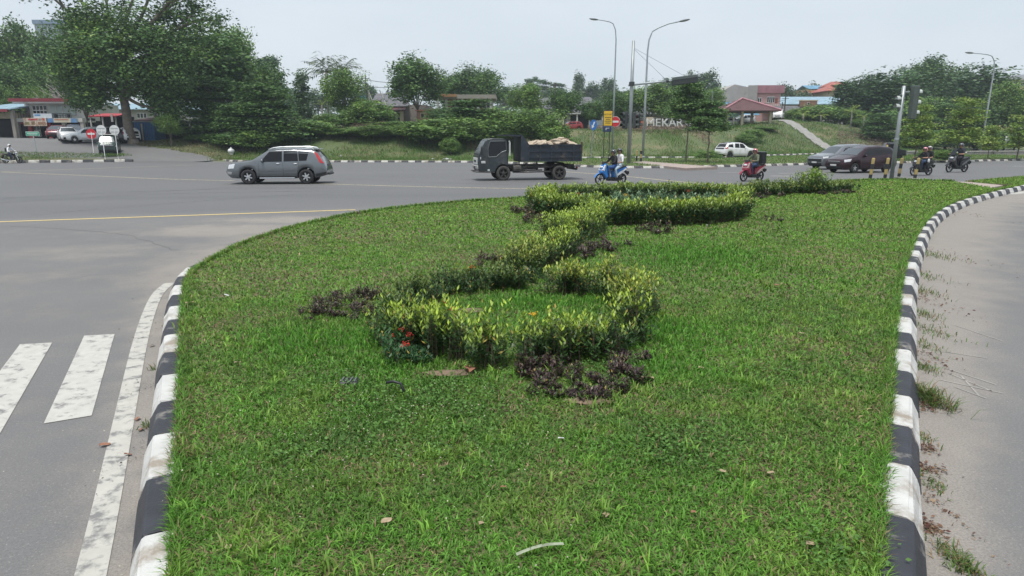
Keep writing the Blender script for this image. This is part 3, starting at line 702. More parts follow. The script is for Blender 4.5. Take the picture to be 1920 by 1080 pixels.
hedge('shrub_hedge', 'small leafy shrub clump just behind the near ring bed', 'shrub', None, [(965, 528), (985, 512), (1010, 496)], .55, .42, 300, 17, tip=(.26, .31, .05))
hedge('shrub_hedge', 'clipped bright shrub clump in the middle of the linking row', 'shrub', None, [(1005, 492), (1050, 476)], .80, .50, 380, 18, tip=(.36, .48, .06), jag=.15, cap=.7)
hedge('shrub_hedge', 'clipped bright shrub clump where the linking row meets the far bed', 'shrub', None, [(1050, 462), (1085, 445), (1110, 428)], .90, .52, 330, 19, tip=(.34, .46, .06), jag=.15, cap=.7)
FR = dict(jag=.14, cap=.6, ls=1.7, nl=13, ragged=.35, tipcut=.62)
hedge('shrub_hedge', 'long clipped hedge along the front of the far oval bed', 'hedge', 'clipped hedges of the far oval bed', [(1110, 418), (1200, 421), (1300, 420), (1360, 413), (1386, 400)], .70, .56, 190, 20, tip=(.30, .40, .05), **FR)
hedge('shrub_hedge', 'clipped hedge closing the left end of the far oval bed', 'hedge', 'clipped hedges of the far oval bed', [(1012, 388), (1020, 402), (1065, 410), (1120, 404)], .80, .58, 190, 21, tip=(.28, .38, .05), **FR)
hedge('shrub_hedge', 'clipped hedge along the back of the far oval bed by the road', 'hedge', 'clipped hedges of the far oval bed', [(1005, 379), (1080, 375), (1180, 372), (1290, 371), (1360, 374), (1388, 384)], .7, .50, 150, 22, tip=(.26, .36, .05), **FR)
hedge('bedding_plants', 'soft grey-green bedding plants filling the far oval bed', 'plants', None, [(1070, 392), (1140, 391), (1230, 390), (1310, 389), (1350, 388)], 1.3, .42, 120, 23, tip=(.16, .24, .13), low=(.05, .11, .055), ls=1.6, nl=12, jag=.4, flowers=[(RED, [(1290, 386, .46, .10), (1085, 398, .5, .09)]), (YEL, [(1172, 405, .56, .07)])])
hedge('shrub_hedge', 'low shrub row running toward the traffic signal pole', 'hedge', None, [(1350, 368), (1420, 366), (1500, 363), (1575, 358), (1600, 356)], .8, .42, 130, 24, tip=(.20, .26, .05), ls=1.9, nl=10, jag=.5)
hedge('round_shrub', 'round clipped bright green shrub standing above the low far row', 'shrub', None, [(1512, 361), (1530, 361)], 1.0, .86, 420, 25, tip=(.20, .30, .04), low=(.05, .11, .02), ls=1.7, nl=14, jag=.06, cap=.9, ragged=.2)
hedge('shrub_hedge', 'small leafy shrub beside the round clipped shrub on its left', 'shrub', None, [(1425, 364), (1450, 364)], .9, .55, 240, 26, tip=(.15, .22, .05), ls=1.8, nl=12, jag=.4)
hedge('flowering_shrub', 'small dark shrub with red flower heads at the ring bed\'s left front', 'shrub', None, [(745, 672), (775, 676)], .34, .24, 420, 27, tip=(.06, .15, .05), low=(.03, .08, .03), nl=11, ls=.9, flowers=[(RED, [(760, 678, .17, .05), (768, 668, .22, .035), (735, 668, .20, .03), (755, 664, .25, .03)])])
# ---- dark purple ground-cover patches: low leafy sprigs
def patch(label, spots, seed, hgt=.10, ls=1.0, n0=2600, col=(.040, .025, .028)):
    r = np.random.default_rng(seed); cs = [gnd(x, y, LZ) for x, y, *_ in spots]; acc = [[], [], []]; off = 0; b = MB()
    o0 = Vector((sum(p.x for p in cs) / len(cs), sum(p.y for p in cs) / len(cs), LZ - .01)); root = empty('ground_cover', o0); tag(root, label, 'plants', 'dark purple ground-cover patches')
    for p, (x, y, rx_, ry_) in zip(cs, spots):
        k = int(n0 / 16); w = 1.9 * (rx_ + ry_) / 2; pth = [p.to_2d() + Vector((-rx_ * .35, 0)), p.to_2d() + Vector((rx_ * .35, 0))]; ln = (pth[1] - pth[0]).length
        C, D, N, Ls, W, K, st = shoots(pth, w, hgt * 1.0, .75 * k / ln / 1.45, r, nl=12, ls=.62 * ls, tip=tuple(c * 2.0 for c in col), low=tuple(c * .8 for c in col), jag=.8, cap=1.9, px=False, tipcut=.2)
        g = r.random(len(K)) < .16; K[g] = np.array([.11, .20, .045]) * r.uniform(.6, 1.2, (g.sum(), 1)); g = r.random(len(K)) < .14; K[g] = np.array([.17, .125, .09])
        v, f, c = leaves(C, D, N, Ls, W * 1.1, K); acc[0].append(v - np.array(o0)); acc[1].append(f + off); acc[2].append(c); off += len(v)
        for x_, y_, h_ in st[::2]: q_ = Vector((x_, y_, LZ)) - o0; b.tube([q_, q_ + Vector((0, 0, h_ * .8))], [.003, .0015], 3, False)
    link('foliage', np_mesh('foliage', np.concatenate(acc[0]), np.concatenate(acc[1]), PLANT, np.concatenate(acc[2])), root); tag(b.build('stems', STEM, root), kind='stuff')
patch('wide dark purple ground cover in front of the near ring bed', [(1040, 725, .34, .26), (1110, 738, .30, .22), (1060, 695, .3, .25), (1165, 715, .22, .3), (1175, 680, .2, .2), (1000, 700, .2, .2)], 31, .12)
patch('dark purple ground cover left of the near ring bed', [(595, 592, .25, .28), (640, 572, .3, .28), (685, 590, .22, .3), (670, 560, .3, .25)], 32, .13)
patch('dark purple ground cover right of the linking shrub row', [(1110, 470, .35, .45), (1140, 462, .3, .4), (1090, 480, .3, .3)], 33, .16, 1.4, 1800)
patch('small dark purple ground cover left of the linking shrub row', [(945, 487, .3, .35), (915, 495, .2, .25)], 34, .14, 1.4, 900)
patch('reddish dark ground cover at the left end of the far oval bed', [(972, 400, .3, .5), (985, 408, .3, .5), (995, 417, .35, .3)], 35, .28, 1.8, 1000, (.036, .02, .02))
patch('dark scrubby ground cover before the middle of the far hedge', [(1225, 436, .35, .35), (1250, 438, .25, .3)], 36, .2, 1.6, 900)
patch('dark ground cover to the right of the far oval bed', [(1440, 415, .3, .3)], 37, .1, 1.8, 500, (.03, .03, .018))
patch('dark purple ground cover below the low far shrub row', [(1450, 370, .7, .4), (1420, 371, .4, .3)], 38, .16, 2.2, 900)
patch('dark purple ground cover at the right end of the far row', [(1545, 364, .6, .4), (1590, 362, .5, .35)], 39, .18, 2.2, 900)
# bare soil showing in the bed
SO = mat('bare_soil', (.16, .115, .08), .95, 0, .25, 8, .5, 40)
def soil(px, py, a, b_, seed):
    r = random.Random(seed); p = gnd(px, py, LZ); q = [(p.x + a * (1 + r.uniform(-.25, .25)) * math.cos(t * .35), p.y + b_ * (1 + r.uniform(-.25, .25)) * math.sin(t * .35)) for t in range(18)]
    m = MB(); m.add([(x, y, LZ + .006) for x, y in q] + [(p.x, p.y, LZ + .03)], [(i, (i + 1) % 18, 18) for i in range(18)]); o = m.build('bare_soil', SO); tag(o, kind='structure')
soil(845, 700, .24, .09, 1); soil(880, 582, .22, .10, 3); soil(1110, 752, .2, .08, 4)
# ================================================================== TREES AND BUSHES
FOL = leafmat('tree_leaf', .22, .5)
BARK = mat('tree_bark', (.17, .145, .115), .95, 0, .3, 3, .5, 12)
BARK2 = mat('pale_bark', (.30, .275, .24), .95, 0, .25, 3, .5, 12)
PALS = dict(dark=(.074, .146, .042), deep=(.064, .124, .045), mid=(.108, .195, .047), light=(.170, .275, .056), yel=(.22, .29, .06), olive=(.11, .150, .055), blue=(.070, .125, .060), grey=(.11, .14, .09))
def crown(lobes, leaf, per, cr, pal, r, flat=.8, layered=False, alt=None, altp=.12, hollow=.4, fill=1.5):
    C, D, N, K = [], [], [], []
    base = np.array(PALS[pal]); al = np.array(PALS[alt]) if alt else base * 1.5
    for (cx, cy, cz, rx_, ry_, rz_, nc) in lobes:
        nc = int(nc * fill); d = rdir(nc, r); rad = hollow + (1 - hollow) * r.random(nc) ** .6; pos = d * rad[:, None] * np.array([rx_, ry_, rz_]) * r.uniform(.86, 1.12, (nc, 1)) + np.array([cx, cy, cz])
        tone = r.uniform(.68, 1.35, nc); isalt = r.random(nc) < altp
        for k in range(nc):
            n = max(3, int(per * r.uniform(.6, 1.4))); s = cr * r.uniform(.6, 1.4)
            q = np.clip(r.normal(0, s, (n, 3)), -1.7 * s, 1.7 * s) * np.array([1.15, 1.15, .42 if layered else flat])
            C.append(pos[k] + q); dd = rdir(n, r, -.6, .25) if not layered else rdir(n, r, -.25, .12); D.append(dd)
            nn = rdir(n, r, .15, 1.0) + d[k] * .5; N.append(nn)
            c = (al if isalt[k] else base) * tone[k]; K.append(c[None] * r.uniform(.72, 1.32, (n, 1)))
    C = np.concatenate(C); D = np.concatenate(D); N = np.concatenate(N); K = np.concatenate(K); n = len(C)
    L = leaf * r.uniform(.7, 1.5, n); return leaves(C, D, N, L, L * r.uniform(.4, .62, n), K)
def limb(b, a, c, r0, r1, r, seg=6, wob=.06):
    a, c = Vector(a), Vector(c); n = 5; l = (c - a).length; P = []
    for k in range(n + 1):
        t = k / n; P.append(a.lerp(c, t) + Vector((r.normal(0, wob), r.normal(0, wob), 0)) * l * (t * (1 - t) * 2) + Vector((0, 0, l * .10 * math.sin(t * math.pi) * (1 if c.z > a.z else -1))))
    b.tube(P, [r0 + (r1 - r0) * (k / n) for k in range(n + 1)], seg)
    return P
TM = {}
def tree_proto(key, H, W, bole, lobes, leaf, per, cr, pal, seed, bark=None, lean=(0, 0), tr=None, **kw):
    r = np.random.default_rng(seed); tr = tr or H * .017; b = MB(); b.s = True
    top = Vector((lean[0], lean[1], bole)); P = limb(b, (0, 0, -.4), top, tr * 1.25, tr * .8, r, 8, .03)
    b.tube([(0, 0, -.4), (0, 0, .1), (0, 0, .5)], [tr * 1.9, tr * 1.5, tr * 1.1], 8)
    for (cx, cy, cz, rx_, ry_, rz_, nc) in lobes:
        s = P[-1] if cz > bole else P[3]; s = Vector(s); e = Vector((cx, cy, cz)); Q = limb(b, s, e, tr * .55, tr * .16, r)
        for k in range(3):
            dd = rdir(1, r, -.2, .8)[0]; limb(b, Q[3], e + Vector((dd[0] * rx_, dd[1] * ry_, dd[2] * rz_)) * .75, tr * .2, tr * .06, r, 4)
    v, f, c = crown(lobes, leaf, per, cr, pal, r, **kw)
    TM[key] = (b.mesh('trunk', bark or BARK), np_mesh('crown', v, f, FOL, c), H, W)
def lobes_round(H, W, bole, n, nc, r, low=.0, zc=None, k=.42):
    out = []; zc = zc or (bole + (H - bole) * .5); hz = (H - bole) / 2 + low
    for i in range(n):
        a = i * 2.4 + r.uniform(-.4, .4); t = (i + .5) / n; ph = math.acos(1 - 1.75 * t); q = .62
        x = W / 2 * q * math.sin(ph) * math.cos(a); y = W / 2 * q * math.sin(ph) * math.sin(a); z = zc + hz * q * math.cos(ph) + .05 * H
        s = k * r.uniform(.8, 1.2); out.append((x, y, z, W / 2 * s, W / 2 * s, hz * s * 1.05, nc))
    return out
def lobes_layer(H, W, bole, tiers, nc, r, taper=.55):
    out = []
    for i in range(tiers):
        t = i / max(1, tiers - 1); z = bole + (H - bole) * (t * .97); w = W / 2 * (1 - taper * t) * r.uniform(.85, 1.05)
        m = 5 if t < .7 else 3
        for j in range(m):
            a = j * 2 * math.pi / m + i * .9 + r.uniform(-.3, .3); out.append((w * .55 * math.cos(a), w * .55 * math.sin(a), z + r.uniform(-.04, .04) * H, w * .5, w * .5, (H - bole) / tiers * .42, nc))
    return out
q = np.random.default_rng
for v_ in range(3):
    r = q(100 + v_); tree_proto(('round', v_), 9, 8, 2.4, lobes_round(9, 8, 2.2, 9, 22, r), 0.31, 44, .50, 'dark', 110 + v_, alt='mid', altp=.2)
    r = q(120 + v_); tree_proto(('lightround', v_), 9, 8, 2.2, lobes_round(9, 8, 2.0, 9, 22, r), 0.30, 42, .50, 'mid', 130 + v_, alt='light', altp=.3)
    r = q(140 + v_); tree_proto(('layer', v_), 8, 7, 1.6, lobes_layer(8, 7, 1.2, 7, 10, r), 0.27, 42, .46, 'dark', 150 + v_, layered=True, alt='mid', altp=.25, hollow=.15)
    r = q(160 + v_); tree_proto(('bush', v_), 4, 7, .5, [(x, y, max(.9, z), a, b_, c_, n_) for x, y, z, a, b_, c_, n_ in lobes_round(4, 7, .2, 12, 16, r, .1, 2.0, .40)], 0.26, 42, .40, 'mid', 170 + v_, layered=True, alt='light', altp=.25, tr=.09)
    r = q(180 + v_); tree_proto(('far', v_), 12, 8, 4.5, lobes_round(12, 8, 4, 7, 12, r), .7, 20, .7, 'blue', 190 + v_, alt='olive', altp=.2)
    r = q(200 + v_); tree_proto(('young', v_), 6, 4.2, 2.4, lobes_layer(6, 4.2, 2.2, 5, 6, r, .45), 0.22, 30, .34, 'light', 210 + v_, layered=True, alt='yel', altp=.4, hollow=.1, tr=.07)
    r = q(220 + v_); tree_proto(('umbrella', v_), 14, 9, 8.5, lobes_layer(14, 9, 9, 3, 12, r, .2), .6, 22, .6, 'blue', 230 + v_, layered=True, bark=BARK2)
for v_ in range(2):
    r = q(280 + v_); tree_proto(('stdlayer', v_), 7.6, 6.4, 3.9, lobes_layer(7.6, 6.4, 4.65, 6, 11, r, .50), .26, 30, .36, 'dark', 290 + v_, layered=True, alt='mid', altp=.3, hollow=.1, tr=.085)
    r = q(240 + v_); tree_proto(('cone', v_), 9, 3.6, 1.0, [(0, 0, 1.4 + i * .95, 1.75 * (1 - i / 9.5) + .2, 1.75 * (1 - i / 9.5) + .2, .7, 14) for i in range(8)], .34, 22, .34, 'deep', 250 + v_, alt='dark')
    r = q(260 + v_); tree_proto(('wispy', v_), 11, 6, 1.5, lobes_round(11, 6, 1.2, 10, 14, r), 0.42, 34, .6, 'deep', 270 + v_, flat=1.2, alt='blue', altp=.3)
def place(kind, v, name, label, px, top, wpx, Z, cat='tree', group=None, rz=None, base=None, sink=0):
    tm, cm, H, W = TM[(kind, v)]
    p = at(px, 258, Z) if base is None else gnd(px, base, .14); Z = Z if base is None else p.y * CT + (CAM_H - .14) * ST
    zt = at(px, top, Z).z; zb = tz(p.x, p.y) if base is None else .14; h = zt - zb + sink
    w = wpx / FPX * Z
    o = empty(name, (p.x, p.y, zb - sink), rz if rz is not None else random.uniform(0, 6.28), (w / W, w / W, h / H)); tag(o, label, cat, group)
    link('trunk', tm, o); link('crown', cm, o); return o
# ---- the big spreading tree on the left
r = q(301)
bigl = [(-3.5, 0, 7.2, 2.8, 2.8, 2.0, 34), (-4.9, 1, 9.5, 2.4, 2.6, 1.9, 34), (-1, -2, 9.8, 3.0, 2.8, 2.0, 40), (2.6, -1, 8.4, 2.8, 2.6, 2.0, 34), (4.6, 0, 10.6, 2.6, 2.6, 1.8, 28),
        (-4.4, 0, 12.2, 2.0, 2.3, 1.3, 20), (-2.8, 0, 13.2, 2.8, 2.5, 1.5, 26), (1.5, 0, 12.8, 2.8, 2.5, 1.6, 26), (5.6, 1, 13.8, 2.6, 2.4, 1.3, 20), (8.4, 0, 15.2, 2.4, 2.2, 1.1, 15), (9.4, 0, 12.6, 2.0, 2.0, 1.0, 12),
        (-7.6, 0, 16.0, 2.2, 2.0, 1.2, 14), (-4.5, 0, 17.2, 2.6, 2.3, 1.3, 18), (-.5, 0, 17.4, 2.6, 2.4, 1.3, 18), (3.5, 0, 17.8, 2.6, 2.4, 1.2, 17), (7, 0, 18, 2.4, 2.2, 1.1, 15), (10.2, 0, 16.4, 1.8, 1.8, .9, 10),
        (-3.8, -.5, 5.8, 1.8, 1.8, 1.4, 24), (3.4, -.5, 5.4, 2.1, 1.8, 1.6, 28), (.5, .5, 6.6, 2.0, 1.8, 1.6, 22), (-5.8, 0, 7.4, 1.9, 2.0, 1.7, 26), (-2.4, -1.4, 5.6, 1.8, 1.5, 1.5, 24), (1.6, -1.8, 7.0, 2.0, 1.6, 1.5, 26), (-1.0, -2.2, 7.8, 2.2, 1.6, 1.6, 28), (-4.6, -1.4, 8.2, 2.2, 1.6, 1.6, 28), (5.2, -1, 7.2, 2.0, 1.8, 1.6, 26), (4.6, -.6, 3.8, 1.5, 1.5, 1.2, 16), (-2.8, -1.6, 10.8, 2.4, 1.8, 1.6, 28), (2.4, -1.6, 10.6, 2.4, 1.8, 1.6, 28), (7.2, -.5, 9.4, 2.2, 2, 1.6, 24)]
tree_proto(('big', 0), 19.5, 23, 7.5, bigl, 0.30, 52, .56, 'dark', 302, lean=(-1.2, 0), tr=.42, alt='light', altp=.16)
p = at(252, 271, 70); o = empty('spreading_tree', (p.x, p.y, tz(p.x, p.y))); tag(o, 'huge spreading tree with leaning trunk beside the shop driveway', 'tree')
link('trunk', TM[('big', 0)][0], o); link('crown', TM[('big', 0)][1], o)
gl = 'trees on the wooded slope left of the houses'
place('round', 0, 'tree', 'tall dense tree right behind the huge spreading tree', 395, 62, 190, 82, group=gl)
place('lightround', 1, 'tree', 'tall light green tree at the right shoulder of the left wood', 448, 58, 80, 88, group=gl)
place('round', 2, 'tree', 'dark rounded tree above the roof line at the wood\'s right edge', 490, 118, 105, 90, group=gl)
place('round', 1, 'tree', 'dark dense tree filling the gap below the spreading crown', 335, 120, 130, 78, group=gl)
place('layer', 0, 'terraced_tree', 'dark terraced tree just right of the big trunk', 405, 150, 130, 74, group=gl)
place('layer', 1, 'terraced_tree', 'large terraced tree with tiered sprays above the grey SUV', 505, 166, 160, 71, group=gl)
place('layer', 2, 'terraced_tree', 'small terraced tree at the foot of the left wood', 445, 200, 110, 70, group=gl)
place('lightround', 0, 'round_tree', 'small round clipped tree beside the blue container', 320, 212, 46, 68.5, group=gl)
place('round', 0, 'tree', 'leafy tree standing in front of the shop\'s right corner', 168, 118, 70, 72.5, group=gl)
place('umbrella', 0, 'tree', 'flat-topped tree peeking out behind the left wood', 515, 118, 60, 150)
gh = 'tall trees behind the shops on the left'
place('lightround', 2, 'tree', 'tall light tree at the far left edge behind the shops', 18, 62, 100, 105, group=gh)
place('round', 1, 'tree', 'tall tree behind the blue hall, second from the left edge', 72, 58, 90, 108, group=gh)
place('round', 2, 'tree', 'tall dark tree below the grey tower roof', 128, 72, 100, 104, group=gh)
place('round', 0, 'tree', 'dark tree behind the shop beneath the blue hall', 30, 130, 110, 98, group=gh)
place('round', 2, 'tree', 'shadowy tree between the blue hall and the bare tree', 95, 125, 90, 99, group=gh)
place('lightround', 0, 'bushy_tree', 'low yellow-green tree just above the shop roof', 80, 163, 50, 93)
place('lightround', 1, 'bushy_tree', 'pale bushy tree at the left edge above the blue roof', 8, 160, 50, 93)
# ---- bare tree
b = MB(); b.s = True; r = q(77); base = at(140, 230, 90)
limb(b, (0, 0, 0), (-.3, 0, 3.0), .16, .12, r, 6)
for k in range(46):
    a = r.uniform(-1.25, .5); l = r.uniform(3.0, 6.4); st = Vector((-.2 + r.normal(0, .3), r.normal(0, .3), r.uniform(1.8, 4.0))); e = st + Vector((math.sin(a) * l, r.normal(0, 1), math.cos(a) * l * .85))
    Q = limb(b, st, e, .06, .02, r, 4)
    for j in range(3): limb(b, Q[2 + j], Q[2 + j] + Vector((r.normal(-.4, .7), r.normal(0, .4), r.uniform(.5, 1.6))), .025, .01, r, 3)
o = empty('bare_tree', (base.x, base.y, tz(base.x, base.y))); tag(o, 'leafless tree with pale grey branches behind the shop roof', 'tree'); b.build('branches', mat('grey_twig', (.33, .29, .28), .95, 0, .2, 3), o)
# ---- middle: houses' trees
gm = 'trees among the houses in the middle'
place('cone', 0, 'conical_tree', 'dark narrow conical tree left of the palm', 572, 136, 46, 100, group=gm)
place('lightround', 1, 'tree', 'bright green tree in front of the fan palm', 648, 132, 84, 90, group=gm)
place('round', 0, 'tree', 'tall dense dark tree beside the grey tiled house roof', 785, 114, 108, 95, group=gm)
place('round', 2, 'tree', 'dark tree behind the ruined flat-roofed house', 896, 130, 96, 118, group=gm)
place('round', 1, 'tree', 'smaller dark tree between the pole and the ruined house', 848, 146, 60, 120, group=gm)
place('lightround', 2, 'tree', 'round bright tree right of the ruined house', 984, 160, 74, 96, group=gm)
place('round', 2, 'tree', 'round dark tree in front of the grey roofs', 1058, 170, 68, 97, group=gm)
place('round', 0, 'tree', 'small tree behind the blue arrow sign', 1108, 190, 46, 96, group=gm)
place('round', 1, 'tree', 'dense tree behind the yellow warning board', 1152, 176, 66, 103, group=gm)
place('lightround', 0, 'tree', 'broad green tree behind the tall signal mast', 1214, 160, 92, 105, group=gm)
place('round', 1, 'tree', 'dark tree behind the white hillside letters', 1268, 160, 70, 112, group=gm)
place('lightround', 2, 'tree', 'hazy green tree left of the pink house', 1330, 168, 60, 118, group=gm)
gb = 'bushes along the foot of the bank'
for (k, v_, label, px, top, w, Z) in (
    ('bush', 0, 'low bush by the sitting person at the driveway edge', 395, 250, 90, 72), ('bush', 1, 'bush in the shade at the wood\'s foot', 470, 245, 110, 69), ('bush', 2, 'pale leafy bush behind the SUV roof', 575, 225, 110, 74),
    ('bush', 0, 'light scrubby bush below the conical tree', 628, 215, 90, 80), ('bush', 1, 'olive bush with pale specks below the bright tree', 690, 192, 105, 82), ('bush', 2, 'bush spreading below the red awning', 745, 228, 100, 78),
    ('bush', 0, 'large dark bush at the middle of the bank', 812, 226, 130, 71), ('layer', 0, 'tall tiered bush in front of the ruined house', 880, 190, 130, 75), ('bush', 1, 'wide tiered bush left of the dump truck', 850, 222, 150, 70),
    ('bush', 2, 'big bush directly behind the dump truck cab', 940, 205, 130, 74), ('lightround', 1, 'light green bush above the truck\'s rock load', 1000, 205, 110, 72), ('bush', 0, 'bush at the right end of the bank behind the truck', 1035, 230, 80, 71), ('bush', 2, 'low bush at the kerb behind the truck', 845, 258, 40, 66),
    ('bush', 1, 'dark shrub below the pavilion', 1412, 243, 44, 91), ('bush', 2, 'leafy shrub on the bank left of the concrete path', 1398, 252, 46, 88), ('bush', 0, 'clump of bushes beside the pavilion floor', 1432, 238, 50, 98),
    ('bush', 2, 'leafy bush halfway up the bank behind the SUV', 610, 240, 110, 79), ('bush', 0, 'low green bush at the bank foot right of the SUV', 655, 252, 56, 74), ('bush', 1, 'low bush at the bank foot below the red awning', 735, 246, 64, 73), ('bush', 2, 'bush at the bank foot left of the tiered bush', 775, 242, 70, 74), ('layer', 1, 'tiered small tree above the bank left of the dense tree', 715, 205, 80, 86), ('lightround', 0, 'bushy tree below the cream house wing', 672, 188, 70, 90), ('bush', 0, 'bush in the middle of the bank behind the tiered bush', 905, 228, 120, 80), ('bush', 1, 'bush at the wood\'s lower right corner', 540, 235, 120, 75), ('bush', 2, 'dark undergrowth at the foot of the left wood', 370, 238, 100, 76), ('bush', 0, 'scrub on the bank top left of the letters', 1160, 244, 70, 96), ('bush', 1, 'scrubby bush on the bank right of the lamp posts', 1232, 252, 40, 86),
    ('lightround', 0, 'leafy shrub mass above the kerb between SUV and truck', 700, 236, 90, 72), ('lightround', 1, 'rounded leafy shrub at the bank foot left of the truck', 780, 232, 90, 71.5), ('lightround', 2, 'rounded shrub right of the SUV tail on the bank', 640, 242, 80, 73.5), ('round', 1, 'dark rounded shrub behind the tiered bushes on the bank', 835, 205, 90, 80), ('lightround', 0, 'leafy shrub right of the truck cab on the bank', 955, 222, 90, 72), ('lightround', 2, 'leafy shrub over the SUV bonnet at the wood\'s edge', 560, 232, 100, 72.5), ('round', 0, 'dark shrub mass above the sitting person', 430, 205, 110, 74),
    ('bush', 1, 'spiky low shrub under the second median tree', 1328, 283, 52, 66)):
    place(k, v_, 'bush', label, px, top, w, Z, 'bush', gb, sink=.15)
# ---- terraced trees on the median
place('stdlayer', 0, 'terraced_tree', 'terraced tree on the median in front of the white letters', 1286, 163, 92, 60, base=304)
place('stdlayer', 1, 'terraced_tree', 'slimmer terraced tree right of the other median tree', 1326, 196, 92, 60, base=305.5)
# ---- right side
gr = 'trees on the wooded slope to the right'
for (k, v_, label, px, top, w, Z) in (
    ('cone', 1, 'dark pointed tree in front of the red roof', 1572, 152, 60, 128), ('wispy', 0, 'dark shaggy tree right of the red roof', 1612, 148, 70, 126), ('wispy', 1, 'wide wispy dark tree left of the near signal pole', 1655, 138, 110, 122),
    ('round', 1, 'big round-headed dark tree above the near signal pole', 1722, 118, 100, 150), ('round', 2, 'dark tree right of the round-headed tree', 1780, 134, 70, 148), ('wispy', 0, 'large dark feathery tree left of the far lamp post', 1828, 132, 110, 128),
    ('lightround', 0, 'light green tree at the right edge below the cream building', 1885, 158, 90, 106), ('lightround', 2, 'tall light tree cut by the right picture edge', 1930, 168, 80, 102), ('bush', 2, 'round dark bush below the long blue roof', 1532, 198, 90, 118),
    ('round', 0, 'dense tree behind the concrete path\'s right bank', 1690, 205, 100, 108), ('lightround', 1, 'bright tree right of the near signal pole', 1722, 182, 90, 110), ('layer', 1, 'tiered tree at the middle of the right wood', 1775, 200, 100, 106),
    ('round', 2, 'shadowy tree behind the young verge trees', 1835, 195, 100, 107), ('layer', 2, 'tiered dark tree left of the near signal pole', 1648, 215, 90, 104), ('bush', 1, 'undergrowth bush below the right wood', 1740, 245, 110, 102), ('bush', 0, 'undergrowth bush beside the far lamp post', 1830, 245, 110, 103), ('bush', 2, 'undergrowth bush at the right picture edge', 1905, 242, 110, 101),
    ('bush', 1, 'shrubs at the top of the concrete path', 1490, 205, 60, 118), ('bush', 0, 'shrub line under the pointed tree', 1580, 205, 80, 116), ('bush', 2, 'dark shrub left of the long blue roof', 1618, 222, 60, 112)):
    place(k, v_, 'tree' if k != 'bush' else 'bush', label, px, top, w, Z, 'tree' if k != 'bush' else 'bush', gr)
gy_ = 'young trees on the right verge'
place('young', 0, 'young_tree', 'young thin tree directly behind the two-person motorbike', 1714, 205, 70, 70, group=gy_, base=301)
place('young', 1, 'young_tree', 'young bright tree behind the black maxi scooter', 1797, 190, 76, 70, group=gy_, base=300.5)
place('young', 2, 'young_tree', 'small yellowing tree beside the far lamp post', 1852, 236, 40, 70, group=gy_, base=299)
place('young', 0, 'young_tree', 'young tree at the right picture edge', 1906, 222, 66, 70, group=gy_, base=298.5)
place('bush', 2, 'bush', 'low dark shrub on the verge left of the maxi scooter', 1772, 281, 46, 66, 'bush', base=302)
place('bush', 1, 'bush', 'dark brown dry shrub behind the two motorbike riders', 1733, 281, 30, 66, 'bush', base=303)
# ---- far trees on the skyline
gf = 'hazy far trees on the skyline'
for i, (k, v_, label, px, top, w, Z) in enumerate((
    ('far', 0, 'hazy tall tree on the skyline left of the signal mast', 1083, 141, 22, 240), ('far', 1, 'hazy rounded tree on the skyline behind the lamp post', 1112, 158, 44, 230), ('far', 2, 'hazy tree on the skyline right of the left lamp post', 1138, 150, 30, 235), ('far', 0, 'hazy tree on the skyline behind the mast foot', 1172, 172, 40, 225),
    ('umbrella', 1, 'hazy flat-topped tree left of the utility pole', 996, 152, 34, 250), ('umbrella', 2, 'hazy flat-topped tree right of the utility pole', 1018, 156, 34, 245), ('umbrella', 0, 'hazy flat-topped tree near the utility pole top', 1042, 160, 36, 240), ('far', 1, 'hazy low tree beside the utility pole', 1035, 170, 44, 225),
    ('far', 2, 'hazy pale tree under the signal arm', 1248, 150, 36, 215), ('far', 0, 'hazy loose tree behind the end of the signal arm', 1320, 138, 40, 210), ('far', 1, 'hazy loose tree left of the signal arm end', 1290, 140, 36, 212), ('far', 2, 'hazy low tree left of the pink house', 1350, 178, 50, 190),
    ('far', 0, 'hazy tree behind the pink house roof', 1465, 162, 34, 190), ('far', 1, 'hazy tree right of the pink house', 1495, 172, 40, 185), ('far', 2, 'hazy tree behind the grey tiled house', 695, 160, 34, 220), ('far', 0, 'hazy tree behind the conical tree', 545, 170, 60, 180), ('far', 1, 'hazy tree left of the fan palm', 600, 172, 50, 190),
    ('far', 2, 'hazy low tree behind the bright round tree', 945, 165, 50, 200), ('far', 1, 'hazy tree beside the ruined house', 835, 160, 50, 190), ('far', 0, 'hazy tree by the small blue roof', 1520, 160, 34, 200), ('far', 2, 'hazy tree left of the red tiled roof', 1538, 168, 40, 190))):
    place(k, v_, 'far_tree', label, px, top, w, Z, 'tree', gf)
# ---- far wood closing the horizon
acc = [[], [], []]; off = 0; r = q(900)
for k in range(150):
    x = r.uniform(-420, 480); y = r.uniform(300, 420); z = tz(x, y); w = r.uniform(9, 16); h = r.uniform(7, 12)
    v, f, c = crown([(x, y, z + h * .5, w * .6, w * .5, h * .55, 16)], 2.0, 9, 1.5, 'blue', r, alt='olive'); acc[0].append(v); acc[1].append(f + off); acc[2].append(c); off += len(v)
o = link('wood', np_mesh('wood', np.concatenate(acc[0]), np.concatenate(acc[1]), FOL, np.concatenate(acc[2]))); tag(o, 'hazy wooded ridge far behind the houses', 'wood', kind='stuff')
